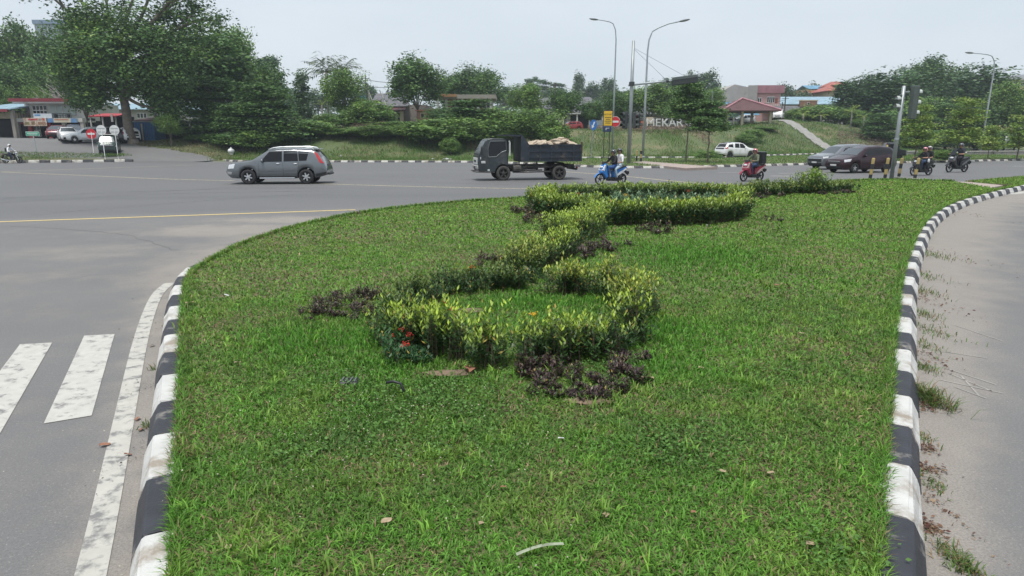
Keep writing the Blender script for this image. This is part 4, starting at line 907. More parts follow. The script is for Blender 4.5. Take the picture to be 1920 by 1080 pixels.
# ---- palms
def palm(name, label, px, top, Z, span, nf, pal, fan=False, base=None, seed=1, group=None):
    r = q(seed); p = at(px, 258, Z); zb = tz(p.x, p.y); h = at(px, top, Z).z - zb; sp = span / FPX * Z / 2
    o = empty(name, (p.x, p.y, zb)); tag(o, label, 'palm', group); b = MB(); b.s = True; hh = max(.3, h - sp * .5)
    b.tube([(0, 0, -.2), (.05, 0, hh * .5), (0, 0, hh)], [.16, .13, .11], 7); b.build('trunk', BARK2, o)
    for i in range(nf):
        a = i * 2.4 + r.uniform(-.2, .2); el = r.uniform(-.1, 1.45); n = 12; C, D, N, K, L, W = [], [], [], [], [], []
        for k in range(n):
            t = (k + 1) / n; out = sp * t; x = math.cos(a) * out * math.cos(el * .6); y = math.sin(a) * out * math.cos(el * .6); z = hh + sp * (math.sin(el) * t * 1.1 - .42 * t * t)
            for s in (-1, 1):
                d = np.array([math.cos(a) * .6 - s * math.sin(a), math.sin(a) * .6 + s * math.cos(a), -.45 + r.normal(0, .15)]); l = sp * .34 * (1 - .5 * abs(t - .5)) * r.uniform(.8, 1.2)
                d /= np.linalg.norm(d); C.append(np.array([x, y, z]) + d * l * .5); D.append(d); N.append(np.array([0, 0, 1.]) + r.normal(0, .3, 3)); L.append(l); W.append(sp * .045); K.append(np.array(PALS[pal]) * r.uniform(.7, 1.3))
        v, f, c = leaves(*[np.array(t_) for t_ in (C, D, N, L, W, K)]); link('frond', np_mesh('frond', v, f, FOL, c), o)
    return o
palm('fan_palm', 'tall grey-green fan palm above the middle houses', 618, 112, 96, 95, 20, 'grey', seed=5)
palm('fan_palm', 'fan palm crown right of the tall palm', 650, 114, 98, 70, 14, 'grey', seed=6)
gp = 'small palms on the right slope'
palm('small_palm', 'small bright palm right of the dark shed', 1592, 200, 110, 34, 9, 'yel', seed=7, group=gp)
palm('small_palm', 'small palm left of the long blue wall', 1502, 205, 112, 34, 9, 'yel', seed=8, group=gp)
palm('small_palm', 'low palm beside the white van', 1535, 208, 112, 30, 8, 'yel', seed=9, group=gp)
palm('small_palm', 'small bright palm by the parked roof near the signal pole', 1616, 212, 108, 28, 8, 'yel', seed=10, group=gp)
palm('small_palm', 'short palm in front of the pavilion', 1373, 213, 101, 26, 8, 'mid', seed=11, group=gp)
palm('banana_plant', 'pale banana plant left of the cream wall', 607, 190, 88, 30, 7, 'yel', seed=12)
# ---- dry brush on the banks
def brush(label, px0, px1, py0, py1, Z0, Z1, n, col, seed):
    r = q(seed); t = r.random(n); z_ = r.uniform(Z0, Z1, n); px = r.uniform(px0, px1, n); x = (px - 960) / FPX * z_; y = z_ / CT * .985; zz = terrain(x, y)
    cl = fbm(x * .5, y * .5); k = r.random(n) < np.clip((cl - .4) * 5, .05, 1); x, y, zz = x[k], y[k], zz[k]; n = len(x)
    C = np.stack([x, y, zz + r.uniform(.0, .75, n)], 1); c = np.array(col) * r.uniform(.5, 1.5, (n, 1))
    v, f, cc = leaves(C, rdir(n, r, -.3, 1), rdir(n, r, -.2, 1), r.uniform(.15, .6, n), r.uniform(.02, .09, n), c)
    o = link('dry_brush', np_mesh('dry_brush', v, f, FOL, cc)); tag(o, label, 'brush', kind='stuff')
brush('dry brown brush on the bank below the white letters', 1100, 1330, 250, 290, 84, 98, 9000, (.20, .145, .105), 61)
brush('dry brown brush on the bank behind the SUV', 590, 730, 250, 290, 74, 88, 8000, (.17, .12, .085), 62)
brush('dry brown earth and brush on the bank right of the concrete path', 1560, 1660, 240, 280, 98, 108, 5000, (.24, .18, .14), 63)
# ================================================================== VEHICLES
def paint(name, c, rough=.28, metal=.0, coat=.6): return mat(name, c, rough, metal, .08, 1.6, coat=coat if max(c) > .06 else .25)
RUB = mat('tyre_rubber', (.022, .022, .024), .85, 0, .3, 12); BLK = mat('black_trim', (.018, .018, .02), .55, 0, .2, 8); DKU = mat('dark_underbody', (.012, .012, .013), .9, 0, .2, 6)
ALLOY = mat('alloy_rim', (.55, .56, .58), .3, .7, .1, 8); DALLOY = mat('dark_rim', (.05, .05, .055), .4, .4, .2, 8); CHROME = mat('chrome', (.7, .71, .73), .15, .95, .05, 5)
GLS = glassmat('tinted_glass', (.006, .007, .009)); WSH = mat('windscreen_glass', (.045, .056, .066), .22, 0, .1, 3, spec=.9); LAMP = mat('clear_lamp', (.62, .64, .66), .1, .1, .1, 14, coat=.8); REDL = mat('red_lamp', (.42, .012, .012), .15, 0, .15, 10, coat=.8)
AMB = mat('amber_lamp', (.6, .22, .02), .2, 0, .1, 10, coat=.5); PLATE_K = mat('black_plate', (.02, .02, .022), .5, 0, .1, 9); PLATE_W = mat('white_plate', (.7, .7, .68), .5, 0, .1, 9)
def wheel(parent, x, y, r, w, side, rimmat, spokes=6, nm='wheel'):
    b = MB(); b.s = True
    b.lathe([(r * .60, -w * .42), (r * .74, -w * .5), (r * .93, -w * .48), (r, -w * .34), (r, w * .34), (r * .93, w * .48), (r * .74, w * .5), (r * .60, w * .42)], (0, 0, 0), 'y', 28)
    o = b.build(nm, RUB, parent, (x, y, r)); b = MB(); s = side
    b.lathe([(0.001, s * w * .10), (r * .2, s * w * .10), (r * .58, s * w * .06)], (0, 0, 0), 'y', 24)
    b.lathe([(r * .63, s * w * .30), (r * .62, s * w * .49), (r * .55, s * w * .46), (r * .54, s * w * .1)], (0, 0, 0), 'y', 24); b.mat(1)
    b.lathe([(0.001, s * w * .44), (r * .13, s * w * .42), (r * .15, s * w * .2)], (0, 0, 0), 'y', 12)
    for k in range(spokes):
        a = 2 * math.pi * k / spokes + .3; c_, s_ = math.cos(a), math.sin(a); wd = r * (.085 if spokes > 4 else .12)
        P = []
        for rr, hw in ((r * .08, wd * 1.1), (r * .57, wd)):
            for t in (-1, 1): P += [(c_ * rr - s_ * hw * t, s * w * .40, s_ * rr + c_ * hw * t), (c_ * rr - s_ * hw * t, s * w * .2, s_ * rr + c_ * hw * t)]
        b.add(P, [(0, 2, 6, 4), (0, 4, 5, 1), (2, 3, 7, 6), (1, 5, 7, 3)])
    b.build('rim', [DKU, rimmat], o); return o
class Car:
    def __init__(s, S):
        s.S = S; s.L, s.W = S['L'], S['W']; s.top, s.bot, s.belt = S['top'], S['bot'], S['belt']; s.wr, s.arch = S['r'], S['r'] * S.get('archk', 1.17); s.wx = S['wx']; s.tum = S.get('tumble', .36)
    def zt(s, d): return float(np.interp(d, [p[0] for p in s.top], [p[1] for p in s.top]))
    def zb(s, d):
        z = float(np.interp(d, [p[0] for p in s.bot], [p[1] for p in s.bot]))
        for w in s.wx:
            if abs(d - w) < s.arch: z = max(z, s.wr + math.sqrt(max(0, s.arch ** 2 - (d - w) ** 2)))
        return z
    def zs(s, d): return min(float(np.interp(d, [p[0] for p in s.belt], [p[1] for p in s.belt])), s.zt(d) - .05)
    def w(s, d):
        f, b = s.S.get('nose', .75), s.S.get('tail', .5); k = 1.0
        if d < f: k = 1 - s.S.get('nk', .16) * (1 - d / f) ** 2.4
        if d > s.L - b: k = 1 - s.S.get('tk', .10) * (1 - (s.L - d) / b) ** 2.4
        return s.W / 2 * k
    def sec(s, d):
        zb, zs, zt, w = s.zb(d), s.zs(d), s.zt(d), s.w(d); zs = max(zs, zb + .02); zt = max(zt, zs + .02); h = zt - zs; wr = w * .955 - s.tum * h - .01; c = .03
        return [(0, zb), (w * .84, zb), (w * .965, zb + min(.05, (zs - zb) * .2)), (w, zb + .35 * (zs - zb)), (w * .998, zb + .72 * (zs - zb)), (w * .965, zs), (w * .955 - s.tum * h * .33, zs + h * .33), (w * .955 - s.tum * h * .66, zs + h * .66), (wr, zt - min(.09, h * .35)), (wr - min(.05, .25 * h), zt - min(.02, h * .1)), (wr * .62, zt + c * .6), (0, zt + c)]
    def S_(s, d, z):
        q = s.sec(d)[1:10]; return float(np.interp(z, [p[1] for p in q], [p[0] for p in q]))
    def X(s, d): return s.L / 2 - d
    def body(s, root, m):
        ds = sorted(set([round(x, 3) for x in list(np.linspace(0, s.L, 95)) + [0, .02, .05, .09, s.L - .02, s.L - .05, s.L - .1] + [w + k * s.arch for w in s.wx for k in (-1.001, -.999, -.97, -.9, .9, .97, .999, 1.001)] if 0 <= x <= s.L]))
        b = MB(); b.s = True; rows = []
        for d in ds:
            q = s.sec(d); rows.append([(s.X(d), y, z) for y, z in q] + [(s.X(d), -y, z) for y, z in q[-2:0:-1]])
        n = len(rows[0]); V = [p for r_ in rows for p in r_]; dark = []; F = []
        for i in range(len(rows) - 1):
            for k in range(n):
                F.append((i * n + k, (i + 1) * n + k, (i + 1) * n + (k + 1) % n, i * n + (k + 1) % n)); dark.append(k in (0, n - 1))
        o = len(b.v); b.v += V
        for f, dk in zip(F, dark): b.f.append(f); b.m.append(1 if dk else 0); b.sm.append(not dk)
        b.f.append(tuple(range(n))); b.m.append(0); b.sm.append(False); b.f.append(tuple((len(rows) - 1) * n + k for k in range(n - 1, -1, -1))); b.m.append(0); b.sm.append(False)
        return b.build('body', [m, DKU], root)
    def side(s, name, m, root, tl, tr, br, bl, off=.006, n=8, k=4, both=True):
        """patch on the flank given by four (d, z) corners, on each flank"""
        outs = []
        for sg in ((1, -1) if both else (1,)):
            G = []
            for i in range(n + 1):
                u = i / n; row = []
                for j in range(k + 1):
                    v = j / k; d = (tl[0] * (1 - u) + tr[0] * u) * (1 - v) + (bl[0] * (1 - u) + br[0] * u) * v; z = (tl[1] * (1 - u) + tr[1] * u) * (1 - v) + (bl[1] * (1 - u) + br[1] * u) * v
                    row.append((s.X(d), sg * (s.S_(d, z) + off), z))
                G.append(row if sg > 0 else row[::-1])
            b = MB(); b.s = True; b.grid(G); outs.append(b.build(name, m, root))
        return outs
    def deck(s, name, m, root, d0, d1, f0, f1, off=.006, n=6, k=10):
        G = []
        for i in range(n + 1):
            u = i / n; d = d0 + (d1 - d0) * u; q = s.sec(d); wr = q[9][0]; f = f0 + (f1 - f0) * u
            xs = [q[11][0], q[10][0], q[9][0]]; zs_ = [q[11][1], q[10][1], q[9][1]]
            G.append([(s.X(d), t * wr * f, float(np.interp(abs(t * wr * f), xs, zs_)) + off) for t in np.linspace(-1, 1, k + 1)])
        b = MB(); b.s = True; b.grid(G); return b.build(name, m, root)
    def nose(s, name, m, root, y0, y1, z0, z1, off=.012, n=8, k=3, rear=False, zy=0.0):
        """patch on the front (or rear) face"""
        def xf(y, z):
            for t in np.linspace(0, .9, 91):
                d = t if not rear else s.L - t; q = s.sec(d)
                if q[0][1] - .001 <= z <= q[-1][1] + .001 and s.S_(d, z) >= abs(y) - 1e-4: return (s.L / 2 - t + off) * (1 if not rear else -1)
            return (s.L / 2 - .9) * (1 if not rear else -1)
        G = [[(xf(y, z + zy * abs(y)), y, z + zy * abs(y)) for z in np.linspace(z0, z1, k + 1)] for y in np.linspace(y0, y1, n + 1)]
        b = MB(); b.s = True; b.grid(G); return b.build(name, m, root)
    def seams(s, root, doors, zlo):
        for d in doors:
            s.side('door_seam', BLK, root, (d - .006, s.zs(d) - .01), (d + .006, s.zs(d) - .01), (d + .006, zlo), (d - .006, zlo), .003, 1, 8)
def wheels(root, C, rim, spokes=6, w=.2, inset=.015):
    for d in C.wx:
        for sg in (1, -1): wheel(root, C.X(d), sg * (C.W / 2 - w / 2 - inset), C.wr, w, sg, rim, spokes)
def mirrors(root, C, d, z, m):
    for sg in (1, -1):
        b = MB(); b.s = True; b.ball((0, 0, 0), (.06, .10, .075), 10, 6); b.build('mirror', m, root, (C.X(d), sg * (C.S_(d, z) + .09), z))
def handles(root, C, ds, z, m):
    for d in ds:
        for sg in (1, -1): one('door_handle', m, root, lambda b: b.bbox((C.X(d), sg * (C.S_(d, z) + .018), z), (.17, .03, .03), .01))
def place_car(root, px, py, fwd, z=0):
    p = gnd(px, py, z) if py else px; root.location = p; root.rotation_euler = (0, 0, math.atan2(fwd[1], fwd[0])); return root

# ---- grey SUV
def suv():
    S = dict(L=4.63, W=1.79, r=.345, wx=(1.015, 3.66), nose=.9, nk=.22, tk=.10, tumble=.30, archk=1.16,
             top=[(0, .66), (.03, .80), (.10, .90), (.3, .97), (1.15, 1.09), (1.22, 1.12), (1.93, 1.55), (2.3, 1.615), (3.1, 1.64), (3.95, 1.60), (4.12, 1.54), (4.33, 1.28), (4.47, 1.04), (4.56, .86), (4.62, .70), (4.63, .62)],
             bot=[(0, .52), (.05, .40), (.2, .29), (.5, .27), (4.1, .28), (4.4, .36), (4.58, .42), (4.63, .52)], belt=[(0, .86), (1.2, 1.0), (2.2, 1.02), (3.5, 1.06), (4.63, 1.06)])
    C = Car(S); P = paint('slate_grey_car_paint', (.135, .150, .162), .18, .3); root = empty('suv'); C.body(root, P)
    C.side('window', GLS, root, (2.02, 1.50), (2.60, 1.52), (2.60, 1.045), (1.62, 1.035)); C.side('window', GLS, root, (2.68, 1.52), (3.30, 1.51), (3.34, 1.065), (2.68, 1.05)); C.side('window', GLS, root, (3.34, 1.51), (3.82, 1.47), (3.72, 1.09), (3.38, 1.07))
    C.deck('windscreen', WSH, root, 1.26, 1.90, .93, .93); C.deck('rear_window', GLS, root, 4.14, 4.36, .86, .86)
    C.side('tail_light', REDL, root, (4.05, 1.51), (4.21, 1.42), (4.52, .96), (4.34, .98), .012, 6, 6); C.side('headlight', LAMP, root, (.16, .90), (.46, .95), (.40, .74), (.10, .72), .01)
    C.side('side_moulding', P, root, (1.58, .68), (2.60, .70), (2.60, .65), (1.58, .63), .022, 6, 1); C.side('side_moulding', P, root, (2.68, .70), (3.14, .71), (3.14, .66), (2.68, .65), .022, 4, 1)
    C.seams(root, (1.53, 2.64, 3.36), .36); C.side('sill_trim', BLK, root, (1.43, .38), (3.24, .38), (3.22, .27), (1.45, .27), .008)
    for sg in (1, -1):
        one('side_step', CHROME, root, lambda b: b.tube([(C.X(1.55), sg * .90, .29), (C.X(3.15), sg * .90, .29)], .035, 8))
        b = MB(); b.s = True; b.tube([(C.X(1.98), sg * .60, 1.585), (C.X(2.2), sg * .60, 1.66), (C.X(2.5), sg * .60, 1.70), (C.X(3.6), sg * .60, 1.71), (C.X(3.95), sg * .60, 1.66), (C.X(4.05), sg * .60, 1.58)], [.03, .035, .035, .035, .035, .03], 8); b.build('roof_rail', mat('silver_rail', (.62, .65, .66), .35, .5, .05, 5), root)
    one('roof_spoiler', P, root, lambda b: b.bbox((C.X(4.12), 0, 1.605), (.30, 1.15, .045), .02))
    C.nose('grille', BLK, root, -.36, .36, .66, .80); C.nose('bumper_intake', BLK, root, -.55, .55, .40, .52); C.nose('number_plate', PLATE_K, root, -.22, .22, .50, .60, .025)
    C.side('bumper_guard', CHROME, root, (.05, .60), (.30, .58), (.26, .46), (.06, .46), .012); C.nose('number_plate', PLATE_K, root, -.24, .24, .80, .92, .02, rear=True); C.side('rear_bumper_trim', BLK, root, (4.10, .46), (4.60, .56), (4.58, .44), (4.12, .32), .01)
    one('tow_bar', BLK, root, lambda b: b.bbox((C.X(4.66), 0, .46), (.12, .9, .09), .02))
    wheels(root, C, ALLOY, 6, .23); mirrors(root, C, 1.72, 1.08, P); handles(root, C, (2.42, 3.22), .955, CHROME)
    tag(root, 'slate grey SUV with roof rails crossing the junction', 'car'); root.scale = (1.03, 1.03, 1.03)
    place_car(root, 529, 343.2, (-1, -.09))
suv()
# ---- generic family car (people carrier, hatchback, small SUV)
def family(name, label, col, S, win, rim=ALLOY, spokes=5, headlight=None, tail=None, grille=(.40, .58, .70), plate=PLATE_W, screen=(1.0, 1.75), rear=(3.9, 4.1), handle_d=(2.2, 3.1), mirror_d=1.55, cat='car', metal=.2, two_tone=None, seams=(1.3, 2.3), group=None):
    C = Car(S); P = paint(name + '_' + '_'.join('%02d' % int(x * 100) for x in col), col, .25, metal); root = empty(name); tag(root, label, cat, group); C.body(root, P)
    for w_ in win: C.side('window', GLS, root, *w_)
    C.deck('windscreen', WSH, root, screen[0], screen[1], .93, .92); C.deck('rear_window', GLS, root, rear[0], rear[1], .86, .86)
    if two_tone: C.deck('roof_panel', two_tone, root, screen[1] + .06, rear[0] - .06, 1.0, 1.0, .008)
    hl = headlight or ((.10, .80), (.52, .86), (.42, .70), (.08, .66)); tl = tail or ((S['L'] - .32, 1.12), (S['L'] - .16, 1.06), (S['L'] - .04, .80), (S['L'] - .22, .82))
    C.side('headlight', LAMP, root, *hl, .010); C.side('tail_light', REDL, root, *tl, .010)
    C.nose('grille', BLK, root, -grille[0], grille[0], grille[1], grille[2]); C.nose('grille_bar', CHROME, root, -grille[0] * 1.1, grille[0] * 1.1, grille[2] - .015, grille[2] + .03, .02, 8, 1); C.nose('bumper_intake', BLK, root, -.5, .5, .32, .42)
    C.nose('number_plate', plate, root, -.22, .22, .43, .53, .03, 4, 2); C.nose('number_plate', plate, root, -.24, .24, .66, .78, .02, 4, 2, rear=True)
    C.seams(root, seams, .36); C.side('sill_trim', BLK, root, (S['wx'][0] + .42, .27), (S['wx'][1] - .42, .27), (S['wx'][1] - .42, .21), (S['wx'][0] + .42, .21), .006)
    wheels(root, C, rim, spokes, .19); mirrors(root, C, mirror_d, C.zs(mirror_d) + .06, P); handles(root, C, handle_d, C.zs(2.2) - .09, P); return root, C
MPV = dict(L=4.40, W=1.69, r=.30, wx=(.86, 3.50), nose=.85, nk=.24, tk=.10, tumble=.30, archk=1.14,
    top=[(0, .56), (.03, .70), (.12, .80), (.75, .98), (.95, 1.03), (1.75, 1.45), (2.2, 1.56), (2.9, 1.60), (3.8, 1.54), (4.02, 1.44), (4.22, 1.14), (4.32, .95), (4.38, .75), (4.40, .6)],
    bot=[(0, .44), (.05, .30), (.2, .21), (4.1, .22), (4.35, .32), (4.40, .45)], belt=[(0, .78), (1.0, .94), (2.2, .99), (3.2, 1.06), (4.4, 1.10)])
MWIN = [((1.86, 1.42), (2.28, 1.48), (2.30, 1.03), (1.40, .98)), ((2.36, 1.48), (3.08, 1.50), (3.12, 1.08), (2.37, 1.04)), ((3.15, 1.49), (3.78, 1.44), (3.92, 1.16), (3.20, 1.10))]
r_, _ = family('people_carrier', 'dark maroon people carrier behind the yellow and black bollards', (.028, .008, .014), MPV, MWIN, tail=((4.05, 1.18), (4.30, 1.10), (4.30, .94), (3.98, .98)), metal=.35, seams=(1.30, 2.32, 3.14))
place_car(r_, 1611, 323.0, (-.93, -.37)); r_.scale = (1.05,) * 3
AV = dict(MPV, L=4.35, top=[(0, .66), (.03, .80), (.12, .90), (.85, 1.02), (1.0, 1.06), (1.7, 1.52), (2.1, 1.62), (3.2, 1.66), (3.95, 1.60), (4.1, 1.5), (4.24, 1.2), (4.32, .9), (4.35, .6)], nk=.16)
r_, _ = family('people_carrier', 'silver grey people carrier half hidden behind the maroon one', (.17, .18, .195), AV, MWIN, grille=(.58, .52, .74), headlight=((.05, .84), (.42, .90), (.36, .76), (.03, .74)), metal=.4, rim=DALLOY)
place_car(r_, 1573, 316.6, (-.95, -.31)); r_.scale = (1.04,) * 3
RZ = dict(L=4.03, W=1.71, r=.34, wx=(.80, 3.30), nose=.7, nk=.16, tk=.12, tumble=.30, archk=1.15,
    top=[(0, .70), (.03, .84), (.12, .94), (.9, 1.06), (1.05, 1.1), (1.65, 1.5), (2.0, 1.58), (2.9, 1.60), (3.45, 1.54), (3.6, 1.46), (3.85, 1.12), (3.95, .95), (4.0, .75), (4.03, .6)],
    bot=[(0, .5), (.05, .38), (.2, .28), (3.7, .30), (3.95, .4), (4.03, .5)], belt=[(0, .86), (1.0, 1.0), (2.2, 1.03), (3.2, 1.08), (4.03, 1.10)])
RWIN = [((1.72, 1.46), (2.14, 1.50), (2.16, 1.06), (1.36, 1.03)), ((2.20, 1.50), (2.72, 1.50), (2.78, 1.09), (2.22, 1.07)), ((2.95, 1.49), (3.42, 1.42), (3.62, 1.18), (2.98, 1.10))]
r_, C_ = family('compact_suv', 'white compact SUV with black tail panel on the side lane', (.72, .73, .74), RZ, RWIN, rim=DALLOY, metal=0, screen=(1.08, 1.62), rear=(3.46, 3.84), tail=((3.60, 1.16), (3.90, 1.10), (3.93, .98), (3.62, 1.02)), two_tone=mat('black_roof', (.02, .02, .022), .3, 0, .1, 4, coat=.5), seams=(1.26, 2.18), handle_d=(2.0, 2.7))
C_.nose('tail_panel', BLK, r_, -.62, .62, .98, 1.10, .02, rear=True)
place_car(r_, 1378, 297.5, (.93, .36)); r_.scale = (1.07,) * 3
# ---- parked vehicles on the forecourt
def on_terrain(root, px, Z, fwd, dz=.04):
    p = at(px, 258, Z); root.location = (p.x, p.y, tz(p.x, p.y) + dz); root.rotation_euler = (0, 0, math.atan2(fwd[1], fwd[0])); return root
HB = dict(RZ, L=4.1, top=[(0, .55), (.03, .70), (.12, .80), (.85, .98), (1.0, 1.02), (1.75, 1.42), (2.1, 1.5), (3.0, 1.52), (3.6, 1.44), (3.8, 1.3), (3.95, 1.0), (4.05, .8), (4.1, .6)], bot=MPV['bot'][:-2] + [(4.0, .32), (4.1, .45)], r=.30)
fwc = (Vector((0, 0)) - at(128, 258, 70).to_2d()).normalized()
r_, _ = family('hatchback', 'white car parked nose-out in front of the shop', (.70, .71, .72), HB, RWIN, metal=0, plate=PLATE_K, grille=(.30, .58, .68)); on_terrain(r_, 128, 71, (fwc.x + .12, fwc.y))
r_, _ = family('hatchback', 'dark red car parked left of the white car', (.16, .015, .02), HB, RWIN, metal=.2, plate=PLATE_K); on_terrain(r_, 110, 75.5, (fwc.x - .25, fwc.y))
r_, _ = family('people_carrier', 'dark blue car parked behind the white car', (.02, .03, .07), MPV, MWIN, metal=.2); on_terrain(r_, 141, 76, (fwc.x, fwc.y))
r_, _ = family('people_carrier', 'silver car parked sideways behind the no-entry sign', (.52, .55, .57), AV, MWIN, metal=.3); on_terrain(r_, 170, 70.5, (-.95, -.3)); r_.scale = (1, 1, 1)
r_, _ = family('people_carrier', 'dark car parked behind the white round sign', (.03, .03, .035), MPV, MWIN, metal=.2); on_terrain(r_, 212, 70.5, (-.6, .8))
r_, _ = family('hatchback', 'white car parked under the huge tree', (.62, .63, .63), HB, RWIN, metal=0, tail=((3.62, 1.10), (3.85, 1.05), (3.95, .85), (3.7, .88))); on_terrain(r_, 237, 71, (-.75, .65))
VAN = dict(L=3.9, W=1.60, r=.30, wx=(.62, 2.75), nose=.4, nk=.10, tk=.05, tumble=.16, archk=1.14, top=[(0, .70), (.03, .95), (.12, 1.05), (.25, 1.12), (.75, 1.72), (1.0, 1.80), (2.5, 1.84), (3.6, 1.82), (3.8, 1.72), (3.88, 1.0), (3.9, .7)], bot=[(0, .45), (.05, .32), (.2, .24), (3.7, .26), (3.9, .45)], belt=[(0, .95), (.3, 1.05), (3.9, 1.12)])
VWIN = [((.85, 1.66), (1.35, 1.68), (1.35, 1.12), (.55, 1.10)), ((1.45, 1.68), (2.4, 1.70), (2.4, 1.16), (1.45, 1.14)), ((2.5, 1.70), (3.5, 1.68), (3.5, 1.18), (2.5, 1.17))]
r_, C_ = family('minivan', 'old dark green minivan behind the three round signs', (.022, .045, .040), VAN, VWIN, metal=.1, screen=(.30, .72), rear=(3.62, 3.78), headlight=((.03, .86), (.2, .88), (.18, .72), (.03, .70)), plate=PLATE_K, grille=(.5, .70, .86), seams=(1.4, 2.45), handle_d=(1.25, 1.6), mirror_d=.7); on_terrain(r_, 203, 64.0, (.42, -.9))
one('roof_rack_panel', mat('white_roof_panel', (.6, .6, .58), .5, 0, .1, 4), r_, lambda b: b.bbox((-.1, 0, 1.90), (2.4, 1.25, .05), .02))
# ---- vehicles up on the bank
r_, _ = family('van', 'white van parked on the rise right of the pavilion', (.62, .63, .63), dict(VAN, L=4.2, wx=(.65, 3.0)), VWIN, metal=0, screen=(.30, .72), rear=(3.62, 3.78)); on_terrain(r_, 1456, 112, (-.45, -.9), .1)
r_, _ = family('car', 'white car parked left of the pavilion posts', (.66, .67, .68), HB, RWIN, metal=0); on_terrain(r_, 1358, 108, (-.92, -.4), .1)
r_, _ = family('car', 'pale car parked beneath the pavilion roof', (.5, .51, .52), MPV, MWIN, metal=.1); on_terrain(r_, 1391, 112, (-.9, -.4), .1)
r_, _ = family('car', 'red car parked under the trees behind the blue arrow sign', (.30, .02, .02), HB, RWIN, metal=0); on_terrain(r_, 1068, 104, (-.9, -.3), .1)

